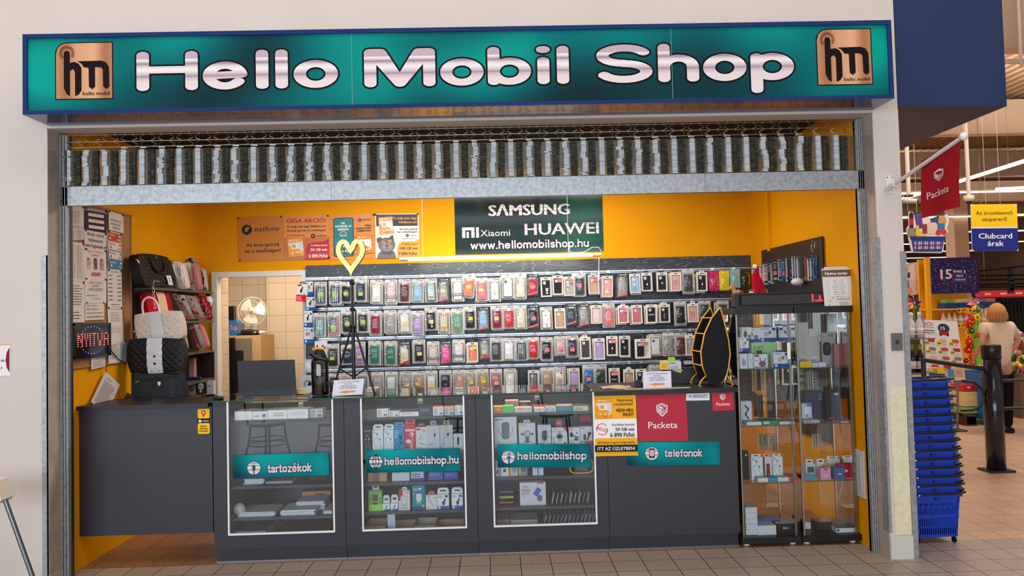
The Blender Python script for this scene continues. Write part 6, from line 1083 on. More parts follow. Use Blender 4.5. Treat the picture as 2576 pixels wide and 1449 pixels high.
# ---------------------------------------------------------------- on top of the cabinets
x0 = at(1848, 760, y=.24).x; x1 = at(2072, 760, y=.24).x; z0 = CZ1+.004; z1 = at(1950, 735, y=.24).z
ld = thing('led_board', 'long black LED ticker board lying on top of the cabinets', 'LED board', ((x0+x1)/2, .28, CZ1+.0005))
g = MB(); g.box(x0, x1, .24, .32, CZ1+.0005, z1, (26, 24, 25), 'plastic', b=.012); g.build('housing', ld); g = MB(); sa, sb, sc, sd_ = x0+.05, x1-.004, z0+.018, z1-.018; g.box(sa-.02, sb, .2385, .2402, sc-.006, sd_+.006, (12, 11, 12), 'gloss'); g.build('screen', ld)
g = MB(); cv = Cv(g, (sa, .2383, sd_), (sb, .2383, sd_), (sa, .2383, sc)); NX, NZ = 78, 11
for i in range(NX):
    for j in range(NZ):
        red = i >= NX-11 and (i in (NX-11, NX-10) and j < 9 or j in (7, 8) and i > NX-9 or i in (NX-4, NX-3) and j < 8 and j > 1)
        cv.k = 1; a, b_ = (i+.5)/NX, (j+.5)/NZ; ww, hh = .0022, .022
        if red: cv.rect(a-ww*2, b_-hh*1.8, ww*4, hh*3.6, (255, 40, 60), 'led')
        else: cv.rect(a-ww, b_-hh, ww*2, hh*2, (150, 142, 138), 'plastic')
g.build('led_dots', ld)
xa = at(2068, 760, y=.21).x; xb = at(2147, 760, y=.21).x; zt = at(2105, 674, y=.25).z; zb = CZ1+.001
g = MB(); o_ = Vector((xa-.004, .262, zt-.002)); cv = cv_px(g, .214, (2067, 676), (2138, 674), (2075, 775), 79, 104, 'plastic'); card(g, cv, (222, 222, 220), .004, 'plastic'); cv.rrect(0, 4, 79, 18, 2, (104, 78, 58)); cv.text('Nyitva tartás', 39, 17, 8, (250, 248, 246), w=62, al='c', bold=.02); cv.rect(6, -4, 66, 6, (214, 210, 200))
cv.rect(16, 26, 54, 48, (206, 206, 206)); cv.rect(17, 27, 52, 46, (232, 232, 230))
for k, s_ in enumerate(('Hétfő : 9-18 Óra', 'Kedd : 9-18 Óra', 'Szerda : 9-18 Óra', 'Csütörtök : 9-18 Óra', 'Péntek : 9-18 Óra', 'Szombat : 9-18 Óra', 'Vasárnap : ZÁRVA')): cv.text(s_, 44, 33+6*k, 3.6, (110, 108, 110), w=(30, 30, 31, 38, 31, 34, 32)[k], al='c')
for k, s_ in enumerate(('9', '10', '11', '12', '1', '2')): cv.text(s_, (12, 14, 22, 36, 52, 68)[k], (99, 88, 80, 77, 77, 81)[k], 5, (110, 108, 106))
cv.lines(34, 81, 36, 1, 2, 1.4, (60, 58, 60), 0); cv.lines(40, 90, 26, 2, 4, 1.4, (130, 128, 130), .1); cv.line([(45, 74), (50, 86)], .8, (150, 148, 146))
g.thing('hours_board', 'white and brown opening hours board standing on the right cabinet', 'hours board')
# santa hat and plush camel
q = at(1912, 742, y=.36); hb = thing('santa_hat', 'small red Santa hat with white trim on the LED board', 'hat', (q.x, .36, z1+.0)); zb = CZ1+.001
g = MB(); h0 = z1-.03; T_ = at(1903, 676, y=.36); g.tube([(q.x, .375, h0+.01), (q.x-.006, .375, h0+.08), (q.x-.024, .375, h0+.16), (T_.x+.01, .375, T_.z)], [.058, .046, .026, .012], (176, 12, 40), 'fabric', 14); g.build('cone', hb); MB().lathe([(.062, 0), (.068, .015), (.062, .03)], (q.x, .395, CZ1+.09), (236, 228, 222), 'fabric', 16).build('brim', hb); MB().ball((T_.x-.006, .375, T_.z+.018), .018, (244, 238, 232), 'fabric', 10).build('pompom', hb); g = MB()
for k in range(9): a = PI+PI*k/8; g.ball((q.x+.06*math.cos(a), .395+.06*math.sin(a), CZ1+.125), .010, ((96, 130, 70), (200, 60, 50), (190, 140, 80))[k % 3], 'fabric', 6)
g.build('trim', hb); g = MB(); g.box(q.x-.06, q.x+.06, .335, .455, CZ1+.0005, CZ1+.089, (20, 18, 18), 'plastic'); g.thing('black_box', 'black box behind the LED board under the Santa hat', 'box')
q = at(1850, 770, y=.34); cz = CZ1; pc = thing('plush_camel', 'small tan plush camel beside the LED board', 'plush camel', (q.x, .36, cz)); tn = (206, 156, 100)
hd = at(1841, 722, y=.34); g = MB(); g.tube([(hd.x-.012, .35, hd.z-.008), (hd.x+.012, .35, hd.z)], [.012, .018], tn, 'fabric', 10); g.ball((hd.x+.008, .35, hd.z+.002), .020, tn, 'fabric', 10); g.tube([(hd.x+.012, .35, hd.z), (hd.x+.02, .355, hd.z-.03), (hd.x+.034, .36, hd.z-.055)], [.014, .016, .022], tn, 'fabric', 10); g.tube([(hd.x+.03, .36, hd.z-.06), (hd.x+.075, .375, hd.z-.055)], [.028, .026], tn, 'fabric', 12); g.ball((hd.x+.055, .37, hd.z-.035), .018, tn, 'fabric', 8)
for dx, dy in ((.022, .345), (.03, .385), (.075, .36), (.08, .395)): g.tube([(hd.x+dx, dy, hd.z-.06), (hd.x+dx, dy, cz+.004)], [.013, .010], tn, 'fabric', 8)
g.build('body', pc); g = MB(); g.ball((hd.x+.003, .331, hd.z+.006), .004, (16, 12, 12), 'gloss', 8); g.line if 0 else None; g.build('eye', pc); g = MB(); g.ball((hd.x+.024, .345, hd.z+.02), .007, tn, 'fabric', 6); g.build('ear', pc); g = MB(); g.box(hd.x+.045, hd.x+.085, .345, .40, hd.z-.05, hd.z-.035, (170, 60, 60), 'fabric'); g.rotate(-.5); g.build('saddle', pc)
# ---------------------------------------------------------------- pointed yellow wire rack
L1 = [(1812, 773), (1790, 800), (1772, 840), (1763, 885), (1766, 920), (1775, 945), (1784, 966)]; R1 = [(1812, 773), (1822, 810), (1833, 855), (1837, 890), (1833, 925), (1824, 952), (1812, 966)]
ry0, ry1 = .30, .54; zc = ZT+.004; wr = thing('wire_rack', 'black pointed display rack with yellow wire edges on the counter end', 'display rack', (at(1800, 960, y=.42).x, .42, zc))
YEL2 = (236, 166, 24)
def wire(pts, y, nm): g = MB(); g.tube([at(u, v, y=ry0)+Vector((0, y-ry0, 0)) for u, v in pts], .0055, YEL2, 'plastic', 8); g.build(nm, wr)
FL_ = L1[:6]+[(1777, 944), (1764, 958), (1758, 970), (1764, 972)]; FR_ = R1[:5]+[(1828, 942), (1838, 958), (1845, 968), (1838, 971)]
for y in (ry0, ry1): wire(FL_, y, 'wire_edge'); wire(FR_, y, 'wire_edge')
for nm, y in (('front_panel', ry0+.008), ('back_panel', ry1-.004)):
    g = MB(); P = [at(u, v, y=ry0) for u, v in L1+R1[::-1][:-1]]; g.prism([(p.x, p.z) for p in P], y, y+.004, (28, 28, 31), 'rough'); g.build(nm, wr)
for (u, v), (u2, v2) in zip(L1[1:5:1], R1[1:5:1]): a = at(u, v, y=ry0); b_ = at(u2, v2, y=ry0); g = MB(); g.box(a.x, b_.x, ry0+.013, ry1-.005, a.z-.004, a.z, (24, 23, 24), 'rough'); g.tube([(a.x, ry0, a.z), (a.x, ry1, a.z)], .005, YEL2, 'plastic', 6); g.build('rack_shelf', wr)
# (the two long side edges of the rack stay open, as in the photo)
# ---------------------------------------------------------------- things on the counter
ZG = ZT+.0082                                                          # top of the glass worktop
def on(u, y): return at(u, 990, y=y).x
# laptop seen from behind
a, b_ = at(603, 906, y=.42), at(743, 905, y=.42); lp = thing('laptop', 'black laptop seen from behind on the glass worktop', 'laptop', ((a.x+b_.x)/2, .5, ZG)); zt_ = (a.z+b_.z)/2
g = MB(); x0, x1 = on(600, .40), on(745, .40); pts = [(x0, .41), (x1, .41)]; g.hexa([(x0, .40, ZG+.012), (x1, .40, ZG+.012), (x1-.002, .375, zt_), (x0+.004, .375, zt_), (x0, .412, ZG+.012), (x1, .412, ZG+.012), (x1-.002, .383, zt_), (x0+.004, .383, zt_)], (32, 33, 37), 'plastic'); cv = Cv(g, (x0+.004, .375, zt_), (x1-.002, .375, zt_), (x0, .40, ZG+.012), 142, 92); cv.arc(71, 44, 7.5, 1, 0, 2*PI, (60, 60, 64), 'gloss'); cv.text('DELL', 71, 46, 3.4, (66, 66, 70), w=10, al='c', bold=.03); g.build('screen_lid', lp)
MB().box(x0+.004, x1-.004, .404, .62, ZG+.0005, ZG+.011, (22, 22, 24), 'plastic').build('base', lp); g = MB(); g.tube([(x0+.03, .408, ZG+.008), (x1-.03, .408, ZG+.008)], .006, (14, 14, 16), 'plastic', 8); g.build('hinge', lp)
q = at(549, 996, y=.34); g = MB(); zf = ZT+.0005; g.ball((q.x, .34, zf+.014), .03, (24, 24, 27), 'plastic', 14, (1.25, 1.6, .46)); g.thing('computer_mouse', 'black computer mouse at the end of the glass worktop', 'mouse')
P = [(x1-.01, .45, ZG+.004), (x1+.05, .40, ZG+.006), (x1+.09, .36, ZG+.004), (x1+.13, .42, ZG+.03), (x1+.10, .47, ZG+.035), (x1+.06, .44, ZG+.006)]; g = MB(); g.tube(P, .0035, (20, 20, 22), 'plastic', 6); g.thing('laptop_cable', 'black cables beside the laptop on the glass worktop', 'cable')
x0_, x1_, z0_, z1_ = rect(744, 985, 768, 1000, .42); g = MB(); g.box(x0_, x1_, .44, .5, ZG+.0005, ZG+.045, (206, 172, 120), 'paper'); g.thing('cardboard_box', 'small cardboard box beside the laptop', 'box'); g = MB(); x0_, x1_, z0_, z1_ = rect(768, 978, 784, 998, .42); g.box(x0_, x1_, .44, .48, ZG+.0005, ZG+.06, (196, 194, 192), 'paper'); cv = Cv(g, (x0_, .44, ZG+.06), (x1_, .44, ZG+.06), (x0_, .44, ZG)); cv.lines(.1, .7, .7, 2, .12, .05, (120, 118, 118)); g.thing('small_pack', 'small grey pack left of the water bottle', 'box')
# water bottle
c = at(806, 990, y=.40); bt_ = thing('water_bottle', 'large smoky water bottle with black lid and strap', 'water bottle', (c.x, .40, ZG)); Hb = at(806, 903, y=.40).z-ZG; rb = (at(828, 940, y=.40).x-at(785, 940, y=.40).x)/2
g = MB(); g.lathe([(rb*.92, .002), (rb, .012), (rb, Hb*.92), (rb*.9, Hb*.98), (rb*.72, Hb)], (c.x, .40, ZG), (255, 255, 255), 'smoke', 28); g.build('bottle_body', bt_)
g = MB(); g.lathe([(rb*.9, .008), (rb*.9, Hb*.34)], (c.x, .40, ZG), (255, 255, 255), 'smoke', 24); g.build('water', bt_)
zt2 = at(806, 878, y=.40).z; g = MB(); g.lathe([(rb*.76, Hb-.01), (rb*.78, Hb+.02), (rb*.6, Hb+.05), (rb*.5, zt2-ZG-.006)], (c.x, .40, ZG), (24, 23, 24), 'plastic', 20); g.build('lid', bt_); g = MB(); g.tube([(c.x-.05, .39, zt2), (c.x, .385, zt2+.006), (c.x+.035, .39, zt2-.004)], [.008, .012, .007], (240, 146, 40), 'plastic', 10); g.build('spout_cover', bt_)
g = MB(); g.tube([(c.x+rb*1.12*math.cos(a), .40+rb*.9*math.sin(a), ZG+Hb+.012-.045*math.cos(a)*.6) for a in [2*PI*k/20 for k in range(21)]], .007, (22, 21, 22), 'plastic', 6, flat=1.6); g.build('strap', bt_); g = MB()
for k in range(13): g.box(c.x+rb*.62, c.x+rb*.72, .40-rb*.77, .40-rb*.76, ZG+.03+k*Hb*.065, ZG+.033+k*Hb*.065, (206, 200, 196), 'plastic')
g.tube([(c.x+rb*.35*math.sin(a)-.005, .40-rb*.97, ZG+Hb*.62+rb*.6*math.cos(a)) for a in [.4+k*.25 for k in range(11)]], .002, (196, 190, 186), 'plastic', 5, False); g.build('scale_print', bt_)
# heart lamp on a tripod
hy = .46; cx_, cz_ = at(882, 640, y=hy).x, at(882, 640, y=hy).z; hw = (at(921, 640, y=hy).x-at(845, 640, y=hy).x)/2; hl = thing('heart_lamp', 'yellow neon heart on a black tripod standing on the counter', 'heart lamp', (cx_, hy, ZG))
def heart(s, y, n=44):
    P = []
    for k in range(n+1):
        t_ = 2*PI*k/n; x = 16*math.sin(t_)**3; z = 13*math.cos(t_)-5*math.cos(2*t_)-2*math.cos(3*t_)-math.cos(4*t_); P.append((cx_+x/16*hw*s*.86, y, cz_-.02+(z+2)/15*hw*s*1.16-.0))
    return P
def ring(g, y0, y1, so, th, col, mat):
    A = heart(so, y0)[:-1]; n = len(A); B = []
    for k in range(n):
        d = Vector(A[(k+1) % n])-Vector(A[k-1]); B.append(tuple(Vector(A[k])+Vector((d.z, 0, -d.x)).normalized()*th))
    B[0] = (A[0][0], y0, A[0][2]-th*1.35); B[n//2] = (A[n//2][0], y0, A[n//2][2]+th*1.5); sh = lambda p: (p[0], y1, p[2])
    zc_ = A[n//2][2]+th*1.9
    B = [(cx_, y0, zc_) if A[k][2] < cz_ and ((B[k][0]-cx_)*(A[k][0]-cx_) <= 0 or B[k][2] < zc_) else B[k] for k in range(n)]
    for k in range(n):
        j = (k+1) % n; a, b_, c_, d = A[k], A[j], B[j], B[k]
        g.add([a, b_, c_, d, sh(a), sh(b_), sh(c_), sh(d)], [(0, 1, 2, 3), (0, 4, 5, 1), (3, 2, 6, 7), (4, 7, 6, 5)], col, mat)
g = MB(); ring(g, hy-.012, hy+.0, 1.10, .031, (240, 246, 120), 'neon'); g.build('neon_front', hl); g = MB(); ring(g, hy+.001, hy+.04, 1.115, .034, (18, 17, 17), 'plastic'); g.build('back_shell', hl)
zb_ = at(882, 690, y=hy).z; bk = (18, 17, 18); zj = at(884, 822, y=hy).z
g = MB(); g.tube([(cx_+.004, hy+.02, ZG+.09), (cx_+.004, hy+.02, zj)], .0125, bk, 'plastic', 12); g.tube([(cx_+.003, hy+.02, zj), (cx_+.002, hy+.02, zb_-.035)], .0085, bk, 'plastic', 10); g.tube([(cx_, hy+.02, zb_-.04), (cx_, hy+.02, zb_+.02)], .006, (200, 200, 198), 'metal', 8); g.build('pole', hl)
for z in (zj, at(884, 778, y=hy).z, at(884, 712, y=hy).z): MB().lathe([(.019, -.012), (.02, .012)], (cx_+.004, hy+.02, z), bk, 'plastic', 12).build('collar', hl)
for k, (u, v, yy) in enumerate(((834, 992, .33), (942, 988, .38), (890, 985, .66))):
    p0 = Vector((cx_+.004+(u-884)*.0002, hy+.02, zj-.004)); p1 = Vector((at(u, v, y=yy).x, yy, ZG+.006)); g = MB(); g.tube([p0, p1], .0075, bk, 'plastic', 8); g.tube([p1, p1+(p1-p0).normalized()*.006], .009, (30, 30, 30), 'rough', 8); g.build('leg', hl); m_ = p0.lerp(p1, .62); g = MB(); g.tube([m_, (cx_+.004, hy+.02, ZG+.115)], .0055, bk, 'plastic', 6); g.ball(m_, .006, (206, 206, 206), 'metal', 6); g.build('brace', hl)
# folded notices with an arrow
def tent(label, c4, y, zf, W=55, H=40):
    g = MB(); tl, tr, bl = at(*c4[0], y=y+.02), at(*c4[1], y=y+.02), at(*c4[2], y=y); dz = zf+.001-bl.z; cv = Cv(g, tl, tr, (bl.x, y, zf+.001), W, H); card(g, cv, (226, 226, 238))
    for k, s_ in enumerate(('A HÁTSÓ HELYISÉGBEN', 'VAGYOK,', 'KÉRLEK FÁRADJ', 'A PULT VÉGÉHEZ!!!')): cv.text(s_, W/2, 7+5.2*k, 2.7, (70, 66, 110), w=(40, 16, 28, 32)[k], al='c', bold=.02)
    cv.poly([(W*.2, H*.78), (W*.48, H*.68), (W*.48, H*.73), (W*.76, H*.72), (W*.76, H*.82), (W*.48, H*.83), (W*.48, H*.88)], (240, 140, 60)); A = cv.o; B = A+cv.ex*W; q = Vector((0, .09, 0)); g.hexa([A, B, Vector((B.x, y+.11, zf+.001)), Vector((A.x, y+.11, zf+.001))]+[p+Vector((0, .001, 0)) for p in (A, B, Vector((B.x, y+.11, zf+.001)), Vector((A.x, y+.11, zf+.001)))], (214, 214, 226))
    return g.thing('tent_card', label, 'notice')
tent('white folded notice with orange arrow at the foot of the heart lamp', ((840, 957), (916, 953), (835, 995)), .30, ZG); tent('white folded notice with orange arrow on the black worktop', ((1617, 935), (1688, 933), (1618, 972)), .29, ZT+.004)
zk = ZT+.0045
g = MB(); x0, x1 = at(915, 980, y=.5).x, at(945, 980, y=.5).x; [g.box(x0+.006*k, x1+.004*k, .46+.01*k, .60+.01*k, ZG+.001+.007*k, ZG+.0075+.007*k, (196-8*k, 188-6*k, 178-6*k), 'paper') for k in range(4)]; g.thing('leaflet_pile', 'small pile of leaflets right of the folded notice by the heart lamp', 'leaflets')
g = MB(); x0, x1 = at(1512, 970, y=.4).x, at(1590, 968, y=.4).x; g.grid(lambda a, b_: (x0+(x1-x0)*a, .30+.22*b_, zk+.002+.012*math.sin(PI*a)*math.sin(PI*b_)+.003*math.sin(9*a+4*b_)), 12, 8, (196, 168, 138), 'wrap'); g.thing('plastic_bag', 'flat crinkled plastic bag on the black worktop', 'bag')
g = MB(); x0, x1 = at(1570, 975, y=.25).x, at(1735, 970, y=.25).x; g.box(x0, x1, .235, .26, zk, zk+.004, (214, 190, 166), 'paper'); g.thing('paper_strip', 'long flat paper strip at the front of the black worktop', 'paper strip')
x0, x1, z0, z1 = rect(1590, 951, 1618, 968, .42); g = MB(); g.hexa([(x0, .36, zk), (x1+.05, .36, zk), (x1+.05, .5, zk), (x0, .5, zk), (x0+.02, .38, zk+.05), (x1+.05, .38, zk+.055), (x1+.05, .5, zk+.03), (x0+.02, .5, zk+.03)], (30, 32, 42), 'plastic'); g.thing('card_terminal', 'dark card terminal behind the folded notice on the black worktop', 'card terminal')
x0, x1, z0, z1 = rect(1690, 929, 1758, 968, .55); g = MB(); g.box(x0, x1, .55, .72, zk, z1, (34, 34, 38), 'laminate'); cb_ = g.thing('black_case', 'black case at the back of the black worktop, under the small boxes', 'case'); zt3 = z1+.0005
for nm, lab, u0, v0, u1, v1, col, yy, dr in (('adhesive_box', 'yellow and orange small box on the black case', 1664, 908, 1682, 929, (246, 206, 90), .56, lambda cv: (cv.lines(.1, .3, .8, 3, .2, .1, (226, 120, 60)), cv.rect(0, 0, 1, .2, (236, 214, 60)))), ('adhesive_box', 'white and violet small box right of the yellow box', 1683, 911, 1714, 930, (216, 214, 222), .555, lambda cv: (cv.rect(.1, .12, .4, .14, (120, 100, 170)), cv.rect(.1, .6, .5, .06, (120, 100, 170)), cv.arc(.62, .63, .08, .03, 0, 6.3, (120, 100, 170), ry=.1), cv.lines(.1, .8, .7, 1, .1, .06, (120, 110, 150)))), ('phone_box', 'black printed box with white lettering beside the pointed rack', 1716, 898, 1750, 930, (22, 21, 24), .56, lambda cv: (cv.text('ORIGINAL', .5, .62, .3, (226, 222, 222), w=.8, al='c', bold=.05), [cv.rect(.06+.11*k, .84+.06*(k % 2), .05, .05, (206, 200, 200)) for k in range(8)], cv.rect(.4, .08, .4, .1, (50, 70, 190))))):
    x0, x1, z0, z1 = rect(u0, v0, u1, v1, yy); g = MB(); h = z1-z0; g.box(x0, x1, yy, yy+.06, zt3, zt3+h, col, 'paper'); cv = Cv(g, (x0, yy, zt3+h), (x1, yy, zt3+h), (x0, yy, zt3)); dr(cv); g.thing(nm, lab, 'box')
for lab, pts, col in (('lime green sticky notes pad leaning above the small boxes', ((1680, 898), (1698, 898), (1699, 910), (1681, 910)), (176, 214, 70)), ('light green paper slip hanging over the edge of the black case', ((1690, 931), (1718, 930), (1712, 938), (1704, 936)), (170, 226, 120))):
    g = MB(); P = [at(u, v, y=.545) for u, v in pts]; g.hexa(P+[p+Vector((0, .0015, 0)) for p in P], col, 'paper'); g.thing('paper_slip', lab, 'paper slip')
# ---------------------------------------------------------------- goods inside the glazed counter units
def goods(i, sh, u0, v0, u1, v1, nm, lab, col, draw=None, y=.29, dep=.10, top=None, tab=None, mat='paper', cat='box', group=None):
    x0, x1, z0, z1 = rect(u0, v0, u1, v1, y); zf = (ZS[i][sh] if sh < len(ZS[i]) else .12)+.0006; h = z1-z0; w0, w1 = UN[i][0]+.024, UN[i][1]-.024; x0, x1 = max(x0, w0), min(x1, w1); g = MB(); g.box(x0, x1, y, y+dep, zf, zf+h, col, mat, top=top); cv = Cv(g, (x0, y, zf+h), (x1, y, zf+h), (x0, y, zf))
    if draw: draw(cv)
    if not tab: return g.thing(nm, lab, cat, group)
    t = thing(nm, lab, cat, ((x0+x1)/2, y, zf), group); g.build('box', t); xm = (x0+x1)/2; w = (x1-x0)*tab[1]/2; g = MB(); zq = zf+h; yy = y+dep*.5; g.prism([(xm-w, zq), (xm+w, zq), (xm+w, zq+tab[2]*.6), (xm+w*.7, zq+tab[2]), (xm-w*.7, zq+tab[2]), (xm-w, zq+tab[2]*.6)], yy, yy+.002, tab[0], 'plastic'); g.box(xm-w*.5, xm+w*.5, yy-.0006, yy, zq+tab[2]*.35, zq+tab[2]*.6, (30, 28, 30) if sum(tab[0]) > 300 else (150, 146, 146), 'plastic'); g.build('hang_tab', t); return t
WH = (246, 246, 251); TP = (196, 186, 168)
def d_code(cv): cv.lines(.08, .18, .36, 5, .15, .07, (110, 110, 118), .2); cv.lines(.6, .2, .34, 2, .14, .05, (120, 120, 128), .1); [cv.rect(.6+.025*k, .62, .012, .26, (60, 60, 66)) for k in range(13)]
def d_faint(cv): cv.lines(.3, .3, .3, 2, .2, .1, (186, 186, 194), .1); [cv.arc(.62+.07*k, .5, .025, .008, 0, 6.3, (190, 190, 198), ry=.12, n=10) for k in range(5)]
A_ = 'boxed_accessory'
for k, (u0, v0, u1, v1, lab, d, tp) in enumerate(((590, 1031, 634, 1053, 'plain white box leftmost on the top shelf of the left counter unit', None, TP), (635, 1031, 673, 1052, 'white box with a small barcode, second from left in the left counter unit', lambda cv: (cv.lines(.1, .5, .35, 1, .1, .12, (150, 150, 160), .1), cv.rect(.64, .35, .25, .35, (150, 150, 158))), TP), (674, 1029, 723, 1052, 'white box with faint lettering, middle of the top shelf in the left counter unit', lambda cv: cv.lines(.3, .3, .5, 2, .25, .12, (176, 176, 184), .1), TP), (724, 1028, 775, 1051, 'white box with a row of faint round icons in the left counter unit', lambda cv: [cv.arc(.2+.14*q, .4, .05, .012, 0, 6.3, (190, 190, 198), ry=.16, n=12) for q in range(5)], TP))): goods(0, 0, u0, v0, u1, v1, A_, lab, WH, d, y=.27, top=tp, dep=.16)
goods(0, 0, 779, 1026, 812, 1048, A_, 'white box with a dark device on top, right end in the left counter unit', (206, 206, 214), d_code, y=.30, top=(170, 150, 130))
def stack(i, sh, u0, u1, v0, n, lab, y=.32, dep=.22, col=(226, 226, 236), nm='paper_stack'):
    x0, x1, z0, z1 = rect(u0, v0, u1, v0+20, y); zf = (ZS[i][sh] if sh < len(ZS[i]) else .12)+.0006; g = MB(); hh = .0075
    for k in range(n): s = random.uniform(-.008, .008); g.box(x0+s, x1+s, y+random.uniform(0, .01), y+dep, zf+k*hh, zf+k*hh+.0068, tuple(max(0, c-random.choice((0, 6, 14))) for c in col), 'paper')
    return g.thing(nm, lab, 'paper stack')
stack(0, 1, 613, 662, 1203, 5, 'stepped stack of white papers on the middle shelf of the left counter unit'); stack(0, 1, 668, 735, 1212, 2, 'wide grey-white sheets beside the stepped stack in the left counter unit', col=(190, 190, 200)); stack(0, 2, 600, 692, 1282, 4, 'bagged papers at the left of the lower shelf, left counter unit', y=.29); stack(0, 2, 706, 792, 1282, 5, 'bagged papers at the right of the lower shelf, left counter unit', y=.29); stack(0, 2, 745, 815, 1268, 8, 'second higher pile of bagged papers, left counter unit', y=.42, dep=.2); stack(0, 2, 812, 834, 1285, 3, 'papers at the far right of the lower shelf, left counter unit', y=.30)
x0, x1, z0, z1 = rect(582, 1257, 616, 1290, .3); g = MB(); zf = ZS[0][2]+.001; g.ball(((x0+x1)/2, .33, zf+.045), .05, (206, 206, 196), 'wrap', 12, (.9, .7, .88)); g.thing('bubble_wrap', 'crumpled bubble wrap at the left of the lower shelf', 'bubble wrap')
goods(0, 9, 592, 1312, 668, 1340, 'flat_carton', 'flat dark grey box at the bottom of the left counter unit', (206, 206, 216), lambda cv: cv.lines(.2, .5, .25, 1, .1, .1, (60, 60, 66), 0), y=.27, dep=.3, top=(84, 82, 88)); goods(0, 9, 690, 1325, 826, 1341, 'folder', 'burgundy folder at the bottom right of the left counter unit', (110, 44, 64), None, y=.32, dep=.3); goods(0, 1, 776, 1206, 822, 1218, 'dark_box', 'dark box at the right of the middle shelf, left counter unit', (54, 54, 62), None, y=.4, dep=.2)
goods(0, 2, 760, 1238, 832, 1265, 'carton', 'brown carton standing at the back right of the lower shelf', (196, 136, 92), lambda cv: cv.rect(.45, .2, .35, .6, (110, 100, 90)), y=.66, dep=.08)
for k, (u0, v0, u1, v1, lab, c, d, tp) in enumerate(((948, 1020, 976, 1041, 'white box printed with text, leftmost on the top shelf of the second unit', WH, d_code, (40, 38, 40)), (978, 1025, 1004, 1040, 'low white box with a dark top, second on the top shelf of the second unit', WH, d_code, (60, 58, 60)), (1005, 1027, 1053, 1038, 'wide low white box on the top shelf of the second unit', WH, d_lines, (52, 50, 52)), (1054, 1014, 1088, 1036, 'slate blue box on the top shelf of the second unit', (70, 78, 100), d_lines, (40, 40, 48)), (1089, 1014, 1115, 1035, 'white box with an orange lid and printed text, second unit', WH, d_code, (220, 110, 80)), (1117, 1014, 1141, 1034, 'grey-white box with an orange lid, second unit', (216, 216, 222), d_code, (220, 110, 80)), (1144, 1009, 1164, 1033, 'white box with a dark green lid at the right end, second unit', WH, d_code, (24, 44, 40)))): goods(1, 0, u0, v0, u1, v1, A_, lab, c, d, y=.28, top=tp, dep=.09)
EBX = 'earphone_box'
def d_mic(cv): cv.circ(.64, .42, .17, (52, 52, 56), ry=.1); cv.line([(.55, .5), (.3, .72), (.05, .85)], .03, (44, 44, 48)); cv.line([(.6, .6), (.85, .68)], .07, (44, 44, 48)); cv.line([(.5, .8), (.62, .72)], .08, (70, 70, 74)); cv.lines(.08, .14, .45, 3, .06, .03, (206, 232, 246)); cv.circ(.2, .38, .1, (206, 236, 250), ry=.045)
def d_redear(cv): cv.rect(.06, .17, .88, .08, (250, 226, 230)); cv.circ(.66, .36, .2, (240, 236, 240), ry=.075); cv.circ(.6, .37, .07, (60, 50, 60), ry=.03); cv.line([(.7, .42), (.68, .9)], .06, (236, 230, 236)); cv.circ(.34, .62, .24, (240, 236, 240), ry=.075); cv.line([(.5, .64), (.62, .9)], .07, (232, 226, 232)); cv.rect(0, .9, 1, .06, (250, 206, 214)); cv.rect(.12, .82, .2, .05, (60, 40, 30))
def d_key(cv): cv.rect(.06, .04, .22, .1, (214, 60, 80)); cv.rect(.3, .04, .2, .1, (232, 120, 136)); cv.circ(.75, .16, .13, (210, 170, 176), ry=.06); cv.line([(.5, .38), (.38, .5)], .13, (190, 200, 220)); cv.line([(.2, .66), (.55, .7), (.95, .74)], .05, (226, 176, 190)); cv.lines(.06, .84, .6, 2, .05, .02, (150, 110, 120)); [cv.circ(.1+.12*k, .95, .03, (200, 80, 90), ry=.013, n=8) for k in range(4)]
def d_head(cv): cv.rect(.04, .01, .36, .06, (240, 220, 60)); cv.rect(.75, .06, .18, .03, (240, 220, 60)); cv.line([(.58, .2), (.62, .38), (.55, .6)], .12, (200, 206, 216)); cv.lines(.1, .72, .4, 2, .05, .025, (150, 156, 170)); cv.rect(.04, .93, .92, .04, (190, 196, 206))
def d_phones(cv): cv.text('EARPHONES', .5, .24, .06, (226, 222, 222), w=.9, al='c', bold=.03); cv.line([(.4, .38), (.3, .5), (.1, .52), (.2, .7), (.35, .86)], .03, (226, 226, 228)); cv.line([(.7, .5), (.65, .6), (.8, .86)], .03, (226, 226, 228)); cv.circ(.4, .38, .1, (236, 236, 238), ry=.03); cv.circ(.7, .5, .12, (236, 236, 238), ry=.035); cv.poly([(.3, .12), (.4, .06), (.5, .12)], (220, 40, 40))
